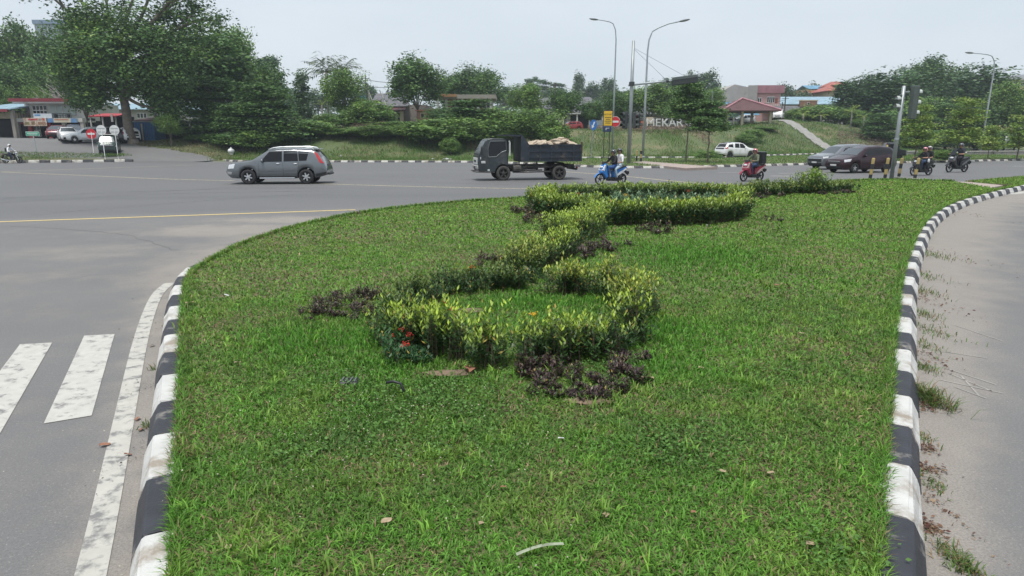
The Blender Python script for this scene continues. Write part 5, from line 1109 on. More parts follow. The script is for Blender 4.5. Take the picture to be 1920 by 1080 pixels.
# ---- dump truck
def dump_truck():
    root = empty('dump_truck'); tag(root, 'black dump truck loaded with pale rocks crossing the junction', 'truck')
    K = mat('black_truck_paint', (.020, .028, .033), .4, 0, .3, 3, coat=.25, dirt=(.05, .048, .046), dirt_amt=.40, dscale=2.5); BX = mat('blue_black_steel', (.022, .030, .042), .55, .1, .25, 2, dirt=(.10, .085, .07), dirt_amt=.38, dscale=3); ST_ = mat('dusty_dark_steel', (.045, .043, .042), .7, .2, .3, 4, dirt=(.12, .10, .085), dirt_amt=.42, dscale=5)
    TY = mat('dusty_tyre', (.06, .056, .052), .95, 0, .25, 8); PW_ = mat('worn_white_panel', (.55, .56, .55), .5, 0, .1, 4, dirt=(.2, .2, .19), dirt_amt=.38); X = lambda d: 2.75 - d
    # cab: outline in side view pulled across, roof narrower
    prof = [(.12, .50), (.07, .95), (.10, 1.30), (.18, 1.42), (.52, 2.0), (.62, 2.08), (.9, 2.12), (1.55, 2.10), (1.64, 2.05), (1.66, 1.0), (1.66, .86), (1.40 + .47, .60)]
    prof = [(.14, .46), (.07, .62), (.06, .95), (.09, 1.28), (.17, 1.42), (.50, 2.00), (.60, 2.08), (.85, 2.12), (1.55, 2.11), (1.64, 2.05), (1.66, 1.10), (1.66, .62)]
    arc = [(1.41 + .46 * math.cos(a), .37 + .46 * math.sin(a)) for a in np.linspace(.55, math.pi - .05, 10)]
    out = prof[:-1] + [(1.66, .78)] + [p for p in arc if p[0] < 1.66] + [(.94, .46)]
    rows = []
    for y, ins in ((-.83, .03), (-.80, 0), (.80, 0), (.83, .03)):
        cx, cz = .85, 1.2; rows.append([(X(cx + (d - cx) * (1 - ins)), y * (1 - .12 * max(0, (z - 1.3)) / .8), cz + (z - cz) * (1 - ins)) for d, z in out])
    n = len(out); b = MB(); V = [p for r_ in rows for p in r_]
    b.add(V, [(i * n + k, i * n + (k + 1) % n, (i + 1) * n + (k + 1) % n, (i + 1) * n + k) for i in range(3) for k in range(n)] + [tuple(range(n - 1, -1, -1)), tuple(3 * n + k for k in range(n))]); cab = b.build('cab', K, root)
    yy = lambda z: .83 * (1 - .12 * max(0, z - 1.3) / .8) + .008
    for sg in (1, -1):
        W = [(.72, 1.98), (1.55, 1.99), (1.56, 1.52), (1.30, 1.44), (1.02, 1.22), (.62, 1.20), (.60, 1.60)]
        one('window', GLS, cab, lambda b: b.add([(X(d), sg * yy(z), z) for d, z in W], [tuple(range(7)) if sg < 0 else tuple(range(6, -1, -1))]))
        one('window_highlight', mat('pale_highlight_line', (.20, .22, .23), .4, .3, .1, 6), cab, lambda b: [b.tube([(X(d), sg * (yy(z) + .004), z), (X(d2), sg * (yy(z2) + .004), z2)], .009, 4) for (d, z), (d2, z2) in zip(W, W[1:] + W[:1])])  # pale outline added: draws the highlight along the window edges as colour
        one('door_seam', BLK, cab, lambda b: b.box((X(1.60), sg * .838, 1.3), (.015, .01, 1.0)))
        one('headlight', LAMP, cab, lambda b: b.bbox((X(.12), sg * .60, .66), (.10, .28, .15), .03)); one('turn_signal', PW_, cab, lambda b: b.bbox((X(.34), sg * .825, .94), (.22, .03, .12), .012)); one('fog_lamp', LAMP, cab, lambda b: b.bbox((X(.62), sg * .82, .54), (.13, .03, .09), .012))
        one('turn_signal', PW_, cab, lambda b: b.bbox((X(.20), sg * .80, 1.14), (.08, .05, .14), .02))
        one('mirror', BLK, cab, lambda b: (b.tube([(X(.30), sg * .80, 1.75), (X(.22), sg * .98, 1.70), (X(.24), sg * .98, 1.40), (X(.22), sg * .80, 1.36)], .012, 5), b.bbox((X(.22), sg * .99, 1.55), (.05, .16, .30), .02)))
    one('snorkel', PW_, cab, lambda b: b.tube([(X(1.70), -.80, 1.98), (X(1.74), -.80, 1.9), (X(1.74), -.80, 1.3)], .045, 8)); one('snorkel', PW_, cab, lambda b: b.tube([(X(1.70), .80, 2.0), (X(1.75), .80, 1.9), (X(1.75), .80, 1.25)], .045, 8))
    z0, z1 = 1.46, 1.96; w0 = [(X(.19), y, 1.45) for y in (-.72, .72)] + [(X(.48), y, 1.975) for y in (.66, -.66)]; nrm = Vector((.58, 0, .32)).normalized() * .008
    one('windscreen', WSH, cab, lambda b: b.add([tuple(Vector(p) + nrm) for p in w0], [(0, 1, 2, 3)]))
    one('grille', PW_, cab, lambda b: b.bbox((X(.06), 0, .98), (.04, 1.25, .34), .015)); one('grille_slot', BLK, cab, lambda b: b.box((X(.035), 0, .98), (.012, .7, .10))); one('wiper_panel', BLK, cab, lambda b: b.box((X(.115), 0, 1.33), (.03, 1.3, .07)))
    one('bumper', mat('bumper_grey', (.32, .32, .31), .6, .1, .1, 5, dirt=(.08, .08, .08), dirt_amt=.4), root, lambda b: b.bbox((X(.08), 0, .68), (.14, 1.62, .20), .04)); one('number_plate', PLATE_K, root, lambda b: b.box((X(-.002), 0, .66), (.012, .40, .13)))
    one('front_bar', ST_, root, lambda b: (b.tube([(X(-.02), -.95, .46), (X(-.05), 0, .44), (X(-.02), .95, .46)], .03, 6), b.tube([(X(-.02), -.95, .46), (X(.75), -.86, .42)], .025, 6), b.tube([(X(-.02), .95, .46), (X(.75), .86, .42)], .025, 6)))
    one('chassis', ST_, root, lambda b: (b.box((X(3.1), .36, .70), (4.6, .09, .18)), b.box((X(3.1), -.36, .70), (4.6, .09, .18)), b.box((X(4.42), 0, .42), (.16, 1.3, .16)), b.box((X(1.41), 0, .42), (.12, 1.3, .12)), b.box((X(2.6), 0, .66), (1.6, .7, .25))))
    one('fuel_tank', ST_, root, lambda b: b.tube([(X(1.95), .62, .58), (X(2.55), .62, .58)], .2, 12)); one('air_tank', ST_, root, lambda b: b.tube([(X(1.95), -.62, .58), (X(2.4), -.62, .58)], .2, 12))
    for sg in (1, -1): one('side_guard', ST_, root, lambda b: (b.tube([(X(2.3), sg * .84, .42), (X(3.95), sg * .84, .44)], .035, 6), b.tube([(X(2.4), sg * .84, .68), (X(3.9), sg * .84, .70)], .03, 6), b.box((X(2.62), sg * .83, .66), (.06, .05, .5)), b.box((X(3.62), sg * .83, .66), (.06, .05, .5))))
    # tipping body
    body = one('tipping_body', BX, root, lambda b: (b.box((X(3.98), .905, 1.38), (3.30, .05, .86)), b.box((X(3.98), -.905, 1.38), (3.30, .05, .86)), b.box((X(3.98), 0, .99), (3.3, 1.8, .08)), b.box((X(2.36), 0, 1.62), (.06, 1.85, 1.35)), b.box((X(5.62), 0, 1.38), (.06, 1.85, .86))))
    for sg in (1, -1):
        for d in (2.74, 3.34, 3.96, 4.58, 5.18, 5.58): one('rib', BX, body, lambda b: b.box((X(d), sg * .945, 1.38), (.07, .04, .84)))
        for z in (1.79, 1.47, 1.17, .98): one('rail', BX, body, lambda b: b.box((X(4.18), sg * .952, z), (2.88, .05, .05)))
        one('head_gusset', BX, body, lambda b: b.prism_y([(X(2.32), .96), (X(2.74), .96), (X(2.74), 1.83), (X(2.40), 2.27), (X(2.32), 2.27)], sg * .90 - .035, sg * .90 + .035))
        one('tail_post', mat('rusty_post', (.09, .05, .035), .9, 0, .3, 6), body, lambda b: b.box((X(5.62), sg * .93, 1.66), (.09, .07, .56)))
    one('cab_canopy', BX, body, lambda b: b.prism_y([(X(1.42), 2.25), (X(2.34), 2.20), (X(2.40), 2.30), (X(1.42), 2.31)], -.9, .9))
    one('mudguard', ST_, root, lambda b: b.grid([[(X(4.42 + .56 * math.cos(a)), y, .37 + .56 * math.sin(a)) for y in (-.93, .93)] for a in np.linspace(.5, math.pi - .5, 9)]))
    for sg in (1, -1): one('tail_light', REDL, root, lambda b: b.bbox((X(5.45), sg * .7, .62), (.06, .25, .12), .02))
    one('rear_bar', ST_, root, lambda b: (b.box((X(5.4), 0, .55), (.08, 1.7, .10)), b.box((X(5.3), 0, .66), (.3, .7, .12))))
    for d, ys in ((1.41, (.72, -.72)), (4.42, (.78, -.78))):
        for y in ys:
            o = wheel(root, X(d), y, .375, .24 if d < 2 else .34, 1 if y > 0 else -1, ST_, 5); o.data.materials[0] = TY
            one('hub', ST_, o, lambda b: b.lathe([(.001, .12), (.09, .11), (.10, .02)] if y > 0 else [(.10, -.02), (.09, -.11), (.001, -.12)], (0, 0, 0), 'y', 12))
    root.location = gnd(984, 336.3); root.rotation_euler = (0, 0, math.atan2(-.22, -1)); root.scale = (1.0, 1.0, 1.02)
    ROCK = mat('pale_rock', (.46, .385, .30), .95, 0, .25, 3, .6, 10, dirt=(.34, .25, .17), dirt_amt=.42, dscale=3); meshes = []
    M = Matrix.LocRotScale(root.location, root.rotation_euler, root.scale)
    for k in range(6):
        r = random.Random(k + 40); b = MB(); b.ball((0, 0, 0), (1, 1, 1), 7, 5); b.v = [tuple(c * r.uniform(.72, 1.18) for c in (v[0], v[1], v[2] * .75)) for v in b.v]
        u = {}; meshes.append(b.mesh('rock', ROCK))
    r = random.Random(5)
    for k in range(46):
        d = r.uniform(2.75, 5.3); y = r.uniform(-.7, .7); s = r.uniform(.15, .34); hump = .16 * math.exp(-((d - 3.5) / .5) ** 2) + .24 * math.exp(-((d - 4.75) / .55) ** 2)
        o = link('rock', meshes[k % 6]); z = 1.80 + hump * (1 - (y / .9) ** 2 * .5) - s * .15 + r.uniform(-.06, .03); o.location = M @ Vector((X(d), y, z)); o.scale = (s * r.uniform(.9, 1.4), s, s * r.uniform(.5, .8)); o.rotation_euler = (r.uniform(-.4, .4), r.uniform(-.4, .4), r.uniform(0, 6.3))
        tag(o, 'pale tan rock heaped in the black dump truck\'s tipping body', 'rock', 'rocks heaped in the dump truck')
dump_truck()
# ================================================================== MOTORBIKES AND PEOPLE
def bike_wheel(parent, x, r, w, rim, nm='wheel', n=5):
    b = MB(); b.s = True; b.lathe([(r * .80, -w * .35), (r * .9, -w * .5), (r * .98, -w * .3), (r, 0), (r * .98, w * .3), (r * .9, w * .5), (r * .80, w * .35), (r * .80, -w * .35)], (0, 0, 0), 'y', 24)
    o = b.build(nm, RUB, parent, (x, 0, r)); b = MB(); b.lathe([(r * .82, -w * .3), (r * .74, -w * .25), (r * .74, w * .25), (r * .82, w * .3)], (0, 0, 0), 'y', 24)
    b.tube([(0, -w * .6, 0), (0, w * .6, 0)], r * .17, 10)
    for k in range(n):
        a = 2 * math.pi * k / n + .4; b.tube([(0, 0, 0), (math.cos(a) * r * .76, 0, math.sin(a) * r * .76)], [.022, .016], 5, False)
    b.build('rim', rim, o); return o
def slab(b, pts, w0, w1=None, bev=.25):
    """side outline (x, z) given thickness, edges drawn in"""
    w1 = w1 or w0; cx = sum(p[0] for p in pts) / len(pts); cz = sum(p[1] for p in pts) / len(pts); n = len(pts); rows = []
    for y, k in ((-1, .82), (-.72, 1), (.72, 1), (1, .82)): rows.append([(cx + (x - cx) * k, y * w0 / 2, cz + (z - cz) * k) for x, z in pts])
    V = [p for r in rows for p in r]
    b.add(V, [(i * n + k, i * n + (k + 1) % n, (i + 1) * n + (k + 1) % n, (i + 1) * n + k) for i in range(3) for k in range(n)] + [tuple(range(n - 1, -1, -1)), tuple(3 * n + k for k in range(n))])
SEATM = mat('black_vinyl', (.02, .02, .021), .5, 0, .15, 12)
def scooter(label, c1, c2, px, py, fwd, big=1.0, screen=False, plate=PLATE_K, carrier=False, name='motor_scooter'):
    root = empty(name); tag(root, label, 'motorbike'); P1 = paint('scooter_paint_%02d%02d%02d' % tuple(int(99 * x) for x in c1), c1); P2 = paint('scooter_trim_%02d%02d%02d' % tuple(int(99 * x) for x in c2), c2)
    fw = bike_wheel(root, .62, .275, .095, DALLOY, 'front_wheel'); bike_wheel(root, -.62, .265, .11, DALLOY, 'rear_wheel')
    one('front_fender', P1, root, lambda b: b.grid([[(.62 + .315 * math.cos(a), y, .275 + .315 * math.sin(a) - abs(y) * .3) for y in (-.075, -.03, .03, .075)] for a in np.linspace(.35, 2.5, 9)]), True)
    one('fork', BLK, root, lambda b: (b.tube([(.62, .065, .275), (.46, .065, .72)], .02, 6), b.tube([(.62, -.065, .275), (.46, -.065, .72)], .02, 6)))
    one('front_fairing', P1, root, lambda b: slab(b, [(.62, .60), (.57, .80), (.45, 1.0), (.36, 1.02), (.34, .82), (.30, .56), (.24, .34), (.34, .30), (.46, .46)], .36))
    one('fairing_panel', P2, root, lambda b: (slab(b, [(.60, .70), (.47, .95), (.42, .95), (.50, .62)], .39)))
    one('headlight', LAMP, root, lambda b: b.ball((.55, 0, .83), (.06, .12, .06), 10, 6)); one('inner_shield', BLK, root, lambda b: slab(b, [(.34, .95), (.30, .95), (.18, .32), (.26, .30)], .34))
    for s in (-1, 1): one('turn_signal', AMB, root, lambda b: b.ball((.55, s * .15, .70), (.04, .05, .035), 8, 5))
    one('handlebar', BLK, root, lambda b: (b.tube([(.33, -.33, 1.02), (.38, -.16, 1.04), (.40, 0, 1.04), (.38, .16, 1.04), (.33, .33, 1.02)], .018, 6), slab(b, [(.50, .98), (.46, 1.09), (.34, 1.08), (.34, .98)], .22)))
    for s in (-1, 1): one('mirror', BLK, root, lambda b: (b.tube([(.36, s * .2, 1.05), (.37, s * .27, 1.22)], .008, 5), b.bbox((.365, s * .29, 1.26), (.03, .12, .075), .02)))
    if screen: one('wind_screen', glassmat('smoked_screen', (.02, .025, .03)), root, lambda b: b.grid([[(.52 - .16 * t, y * (1 - .35 * t), .98 + .34 * t) for y in (-.17, 0, .17)] for t in (0, .5, 1)]), True)
    one('floorboard', BLK, root, lambda b: b.bbox((.08, 0, .31), (.48, .34, .08), .03)); one('underbody', BLK, root, lambda b: slab(b, [(.26, .30), (-.20, .30), (-.52, .26), (-.48, .16), (.20, .19)], .26))
    one('rear_body', P1, root, lambda b: slab(b, [(-.06, .36), (-.08, .66), (-.30, .74), (-.72, .84), (-.84, .84), (-.74, .66), (-.44, .48), (-.24, .36)], .32))
    one('side_panel', P2, root, lambda b: slab(b, [(-.10, .42), (-.40, .62), (-.78, .80), (-.80, .74), (-.46, .50), (-.18, .36)], .35))
    one('seat', SEATM, root, lambda b: slab(b, [(-.02, .70), (-.05, .77), (-.30, .78), (-.42, .84), (-.78, .88), (-.80, .82), (-.40, .74)], .30), True)
    one('engine', mat('engine_metal', (.12, .12, .12), .5, .5, .2, 9), root, lambda b: (b.bbox((-.40, -.09, .32), (.52, .14, .2), .04), b.bbox((-.22, 0, .36), (.2, .2, .16), .04)))
    one('exhaust', mat('dark_exhaust', (.03, .03, .03), .4, .4, .2, 7), root, lambda b: (b.tube([(-.30, -.15, .24), (-.45, -.17, .27), (-.86, -.18, .42)], [.025, .055, .06], 10)))
    one('rear_fender', BLK, root, lambda b: slab(b, [(-.74, .68), (-.80, .70), (-.98, .48), (-.95, .44), (-.76, .60)], .14)); one('tail_light', REDL, root, lambda b: b.bbox((-.83, 0, .76), (.05, .2, .07), .02)); one('number_plate', plate, root, lambda b: b.box((-.965, 0, .56), (.012, .2, .12)))
    one('grab_rail', BLK, root, lambda b: b.tube([(-.58, .15, .86), (-.84, .13, .91), (-.88, 0, .92), (-.84, -.13, .91), (-.58, -.15, .86)], .014, 5))
    root.location = gnd(px, py); root.rotation_euler = (0, 0, math.atan2(fwd[1], fwd[0])); root.scale = (big,) * 3; return root
def motorcycle(label, loc, fwd):
    root = empty('motorcycle'); tag(root, label, 'motorbike'); P1 = paint('motorcycle_black', (.015, .016, .02)); bike_wheel(root, .65, .30, .09, BLK, 'front_wheel', 12); bike_wheel(root, -.62, .30, .10, BLK, 'rear_wheel', 12)
    one('front_fender', P1, root, lambda b: b.grid([[(.65 + .335 * math.cos(a), y, .30 + .335 * math.sin(a)) for y in (-.06, 0, .06)] for a in np.linspace(.7, 2.6, 8)]), True)
    one('fork', CHROME, root, lambda b: (b.tube([(.65, .08, .3), (.40, .08, .95)], .022, 6), b.tube([(.65, -.08, .3), (.40, -.08, .95)], .022, 6)))
    one('fuel_tank', P1, root, lambda b: b.ball((.14, 0, .82), (.27, .14, .12), 12, 8), True); one('seat', SEATM, root, lambda b: slab(b, [(-.08, .76), (-.08, .82), (-.40, .80), (-.75, .86), (-.76, .80), (-.4, .74)], .26)); one('frame', BLK, root, lambda b: (b.tube([(.40, 0, .9), (.1, 0, .72), (-.6, 0, .72)], .03, 6), b.tube([(.40, 0, .85), (.22, 0, .32), (-.2, 0, .28), (-.62, 0, .30)], .028, 6)))
    one('engine', mat('engine_metal', (.12, .12, .12), .5, .5, .2, 9), root, lambda b: (b.bbox((.08, 0, .42), (.36, .28, .26), .05), b.bbox((.16, 0, .60), (.18, .2, .2), .04))); one('handlebar', BLK, root, lambda b: b.tube([(.24, -.36, 1.02), (.36, -.18, 1.04), (.40, 0, 1.0), (.36, .18, 1.04), (.24, .36, 1.02)], .017, 6)); one('headlight', LAMP, root, lambda b: b.ball((.50, 0, .92), (.08, .10, .09), 10, 6))
    one('side_panel', P1, root, lambda b: slab(b, [(-.08, .56), (-.1, .74), (-.5, .76), (-.4, .58)], .24)); one('exhaust', CHROME, root, lambda b: b.tube([(.18, -.14, .4), (.05, -.16, .26), (-.4, -.17, .28), (-.85, -.18, .38)], [.025, .028, .05, .05], 8)); one('rear_fender', BLK, root, lambda b: slab(b, [(-.6, .72), (-.8, .74), (-.98, .46), (-.94, .44), (-.7, .66)], .14)); one('tail_light', REDL, root, lambda b: b.bbox((-.84, 0, .74), (.05, .14, .07), .02))
    root.location = loc; root.rotation_euler = (0, 0, math.atan2(fwd[1], fwd[0])); return root
# ---- people
SKIN = mat('skin', (.33, .19, .125), .55, 0, .08, 9); SHOE = mat('dark_shoe', (.03, .028, .026), .6, 0, .2, 9)
def cloth(n, c): return mat(n, c, .9, 0, .18, 14, .3, 40)
def person(label, top, trousers, pose, parent_m, helmet=None, sleeve='long', visor=True, cat='person', shoes=None, look=0.0, hair=(.012, .010, .010)):
    """pose: joints in the carrier's frame; a skinned skeleton gives one continuous surface"""
    J = dict(pose); V = []; E = []; Rd = []; B = []; idx = {}
    def v(n, r): idx[n] = len(V); V.append(J[n]); Rd.append(r)
    for n, r in (('pelvis', .145), ('waist', .125), ('chest', .15), ('neck', .058), ('head', .085), ('crown', .075)): v(n, r)
    E += [(0, 1), (1, 2), (2, 3), (3, 4), (4, 5)]; B += ['top', 'top', 'top', 'skin', 'skin']
    for s in ('L', 'R'):
        for n, r in (('sh', .072), ('el', .050), ('wr', .034), ('hand', .036), ('hip', .092), ('knee', .066), ('ank', .045), ('heel', .045), ('toe', .038)): v(n + s, r)
        a = lambda n: idx[n + s]
        E += [(2, a('sh')), (a('sh'), a('el')), (a('el'), a('wr')), (a('wr'), a('hand')), (0, a('hip')), (a('hip'), a('knee')), (a('knee'), a('ank')), (a('ank'), a('heel')), (a('heel'), a('toe'))]
        B += ['top', 'top', 'top' if sleeve == 'long' else 'skin', 'skin', 'tr', 'tr', 'tr', 'shoe', 'shoe']
    me = bpy.data.meshes.new('skeleton'); me.from_pydata([tuple(p) for p in V], E, []); ob = bpy.data.objects.new('skeleton', me); COL.objects.link(ob)
    mo = ob.modifiers.new('skin', 'SKIN'); 
    for i, sv in enumerate(me.skin_vertices[0].data): sv.radius = (Rd[i], Rd[i]); sv.use_root = (i == 0)
    ss = ob.modifiers.new('sub', 'SUBSURF'); ss.levels = 2; ss.render_levels = 2
    bpy.context.view_layer.update(); body = bpy.data.meshes.new_from_object(ob.evaluated_get(bpy.context.evaluated_depsgraph_get())); bpy.data.objects.remove(ob)
    mats = [cloth('top_' + '%02d%02d%02d' % tuple(int(99 * x) for x in top), top), cloth('trousers_%02d%02d%02d' % tuple(int(99 * x) for x in trousers), trousers), SKIN, shoes or SHOE]; body.materials.clear()
    for m in mats: body.materials.append(m)
    code = dict(top=0, tr=1, skin=2, shoe=3); pts = np.array([tuple(p) for p in V])
    cen = np.zeros(len(body.polygons) * 3, np.float32); body.polygons.foreach_get('center', cen); cen = cen.reshape(-1, 3); best = np.full(len(cen), 1e9); pm = np.zeros(len(cen), int)
    for (i, j), b_ in zip(E, B):
        a, d = pts[i], pts[j] - pts[i]; t = np.clip((cen - a) @ d / max(1e-9, d @ d), 0, 1); q_ = np.linalg.norm(cen - a - t[:, None] * d, axis=1); k = q_ < best - 1e-6; best[k] = q_[k]; pm[k] = code[b_]
    body.polygons.foreach_set('material_index', pm)
    # five fingers closed round what the hand holds, and the face, joined into the body surface
    x = MB(); x.s = True
    x.v = [tuple(q_.co) for q_ in body.vertices]; x.f = [tuple(p.vertices) for p in body.polygons]; x.m = [p.material_index for p in body.polygons]; x.sm = [True] * len(x.f); x.mat(2)
    for s, sy in (('L', 1), ('R', -1)):
        h = Vector(J['hand' + s]); w = Vector(J['wr' + s]); d = (h - w).normalized(); u = Vector((0, 0, 1)); sd = d.cross(u).normalized(); u = sd.cross(d)
        for k, ln in enumerate((.062, .070, .066, .052)):
            o = h + sd * (.026 - .0175 * k) + u * .012; x.tube([o, o + d * ln * .55, o + d * ln * .75 - u * .03, o + d * ln * .4 - u * .052], [.0095, .0092, .0088, .0075], 6)
        o = h + sd * sy * -.022 - d * .02; x.tube([o, o + d * .03 - u * .03 + sd * sy * -.012, o + d * .05 - u * .05], [.011, .010, .008], 6)
    hd = Vector(J['head']).lerp(Vector(J['crown']), .35); f = Vector((math.cos(look), math.sin(look), 0)); s = Vector((-f.y, f.x, 0))
    x.ball(hd + f * .018, (.088, .078, .112), 12, 8, Matrix.Rotation(look, 3, 'Z')); x.ball(hd + f * .112 - Vector((0, 0, .012)), (.016, .013, .022), 6, 5, Matrix.Rotation(look, 3, 'Z'))
    for k in (-1, 1): x.ball(hd + s * k * .080 - Vector((0, 0, .005)), (.018, .012, .03), 6, 4, Matrix.Rotation(look, 3, 'Z'))
    x.mat(4)
    for k in (-1, 1): x.ball(hd + f * .099 + s * k * .032 + Vector((0, 0, .018)), (.008, .013, .007), 6, 4, Matrix.Rotation(look, 3, 'Z'))
    x.ball(hd + f * .100 - Vector((0, 0, .052)), (.008, .024, .006), 6, 4, Matrix.Rotation(look, 3, 'Z'))
    root = empty('person', parent_m @ Vector(J['pelvis'])); root.rotation_euler = parent_m.to_euler(); root.scale = parent_m.to_scale(); tag(root, label, cat)
    off = Vector(J['pelvis']); x.v = [tuple(Vector(p) - off) for p in x.v]; x.build('body', mats + [mat('dark_feature', (.03, .015, .012), .5, 0, .1, 9)], root)
    hd = hd - off; Mz = Matrix.Rotation(look, 3, 'Z')
    if helmet:
        b = MB(); b.s = True; seg, rings = 18, 12; V_ = []; keep = []
        for i in range(rings + 1):
            ph = math.pi * (i / rings) * .74
            for k in range(seg):
                t = 2 * math.pi * k / seg; V_.append(hd + Vector((0, 0, .022)) + Mz @ Vector((.140 * math.sin(ph) * math.cos(t), .126 * math.sin(ph) * math.sin(t), .138 * math.cos(ph))))
        F_ = []
        for i in range(rings):
            for k in range(seg):
                t = (2 * math.pi * (k + .5) / seg + math.pi) % (2 * math.pi) - math.pi
                if i >= 6 and abs(t) < 1.0: continue
                F_.append((i * seg + k, (i + 1) * seg + k, (i + 1) * seg + (k + 1) % seg, i * seg + (k + 1) % seg))
        b.add(V_, F_); hm = b.build('helmet', mat('helmet_%02d%02d%02d' % tuple(int(99 * q_) for q_ in helmet), helmet, .25, 0, .1, 6, coat=.6), root); so = hm.modifiers.new('shell', 'SOLIDIFY'); so.thickness = .012
        if visor:
            G = [[hd + Vector((0, 0, .03 + .052 * j)) + Mz @ Vector((.148 * math.cos(t), .134 * math.sin(t), 0)) * (1 - .08 * j) for t in np.linspace(-1.1, 1.1, 9)] for j in (0, 1)]
            b = MB(); b.s = True; b.grid(G); b.build('visor', glassmat('smoked_visor', (.02, .022, .025)), hm)
    else:
        b = MB(); b.s = True; b.ball(hd + Vector((0, 0, .03)) - Mz @ Vector((.012, 0, 0)), (.098, .090, .105), 12, 8, Mz); b.v = [(p[0], p[1], max(p[2], hd.z - .04)) for p in b.v]; b.build('hair', mat('dark_hair', hair, .7, 0, .3, 20), root)
    return root
def rider(dx=0, dz=0, lean=.06, hands=(.34, .30, 1.03), feet=(.20, .14, .36), knee=(.30, .20, .80), seat=(-.20, .86)):
    sx, sz = seat; sx += dx; sz += dz; J = dict(pelvis=(sx, 0, sz), waist=(sx + .02, 0, sz + .16), chest=(sx + lean, 0, sz + .36), neck=(sx + lean + .03, 0, sz + .52), head=(sx + lean + .05, 0, sz + .60), crown=(sx + lean + .05, 0, sz + .71))
    for s, y in (('L', 1), ('R', -1)):
        h = Vector((hands[0], y * hands[1], hands[2])); sh = Vector((sx + lean + .01, y * .185, sz + .44)); el = sh.lerp(h, .48) + Vector((-.05, y * .09, -.13)); J['sh' + s] = sh; J['el' + s] = el; J['wr' + s] = el.lerp(h, .86) + Vector((0, 0, .01)); J['hand' + s] = h + Vector((.0, 0, .02))
        J['hip' + s] = (sx + .06, y * .10, sz - .02); J['knee' + s] = (knee[0], y * knee[1], knee[2]); J['ank' + s] = (feet[0], y * feet[1], feet[2] + .06); J['heel' + s] = (feet[0] - .02, y * feet[1], feet[2] + .03); J['toe' + s] = (feet[0] + .15, y * feet[1], feet[2] + .02)
    return J
def passenger(dz=.06):
    J = rider(-.32, dz, .02, hands=(-.28, .20, 1.02), feet=(-.22, .20, .30), knee=(-.08, .24, .74)); return J
def MW(o): return Matrix.LocRotScale(o.location, o.rotation_euler, o.scale)
f1 = (-.90, -.42)
s1 = scooter('blue and white scooter carrying two people behind the far hedge', (.02, .17, .50), (.70, .72, .74), 1145, 346.2, f1, 1.0); m = MW(s1)
person('scooter driver in a black jacket, blue jeans and dark helmet', (.012, .012, .014), (.03, .08, .22), rider(), m, (.05, .052, .06), look=.15)
person('pillion passenger in white shirt and pale jeans behind the black-jacketed driver', (.68, .67, .68), (.40, .50, .58), passenger(), m, (.05, .05, .055), 'short', look=.9)
f2 = (-.86, -.50)
s2 = scooter('red scooter with a tall black delivery box ridden alone', (.24, .012, .035), (.40, .30, .28), 1409, 339.6, f2, 1.0); m = MW(s2)
person('lone rider in olive jacket and pink-red helmet on the red scooter', (.11, .125, .075), (.03, .05, .11), rider(), m, (.55, .16, .18), look=.35)
bx = empty('delivery_box', m @ Vector((-.60, 0, .90))); bx.rotation_euler = m.to_euler(); tag(bx, 'tall black delivery box strapped behind the red scooter\'s rider', 'box'); one('case', mat('black_canvas', (.012, .014, .016), .85, 0, .2, 10), bx, lambda b: b.bbox((0, 0, .28), (.34, .42, .56), .03)); one('lid', mat('grey_canvas', (.12, .14, .15), .85, 0, .2, 10), bx, lambda b: b.bbox((0, 0, .575), (.36, .44, .04), .015)); one('strap', BLK, bx, lambda b: b.box((.175, .1, .28), (.01, .04, .5)))
f3 = (-.94, -.34)
s3 = scooter('black scooter with two riders passing behind the bollards', (.014, .014, .017), (.03, .03, .034), 1726, 329.0, f3, 1.0); m = MW(s3)
person('driver in black top with a pink helmet on the black scooter', (.015, .014, .018), (.035, .06, .12), rider(), m, (.62, .24, .27), 'short', look=.3)
person('black-clad pillion passenger with a pale helmet holding a white bag', (.014, .014, .016), (.03, .03, .035), passenger(), m, (.45, .40, .40), 'short', look=.45)
bg_ = empty('bag', m @ Vector((-.18, .24, .86))); bg_.rotation_euler = m.to_euler(); tag(bg_, 'small white bag hanging between the two black scooter riders', 'bag'); one('pouch', mat('white_plastic', (.65, .65, .64), .5, 0, .1, 8), bg_, lambda b: b.ball((0, 0, 0), (.09, .05, .13), 10, 7), True); one('strap', BLK, bg_, lambda b: b.tube([(0, 0, .1), (-.1, -.08, .3)], .008, 5))
s4 = scooter('black maxi scooter with windscreen near the right edge', (.012, .013, .016), (.10, .11, .12), 1793, 323.0, f3, 1.12, True); m = MW(s4)
person('rider in dark clothes and dark helmet on the black maxi scooter', (.02, .024, .035), (.014, .014, .017), rider(), m, (.10, .11, .125), 'short', look=.35)
p = gnd(24, 306.3); s5 = motorcycle('black motorcycle at the left edge by the far kerb', p, (1, -.06)); m = MW(s5)
person('motorcyclist in white shirt and white helmet at the left edge', (.62, .63, .66), (.02, .03, .06), rider(0, 0, .10, (.26, .33, 1.03), (.02, .17, .32), (.16, .22, .68)), m, (.60, .60, .60), look=0)
bk = empty('backpack', m @ Vector((-.38, 0, 1.16))); bk.rotation_euler = m.to_euler(); tag(bk, 'dark backpack worn by the white-shirted motorcyclist', 'bag'); one('bag_body', SEATM, bk, lambda b: b.bbox((0, 0, 0), (.16, .28, .36), .05)); one('strap', BLK, bk, lambda b: b.tube([(.06, .12, .15), (.2, .13, .22), (.28, .13, .05)], .015, 5))
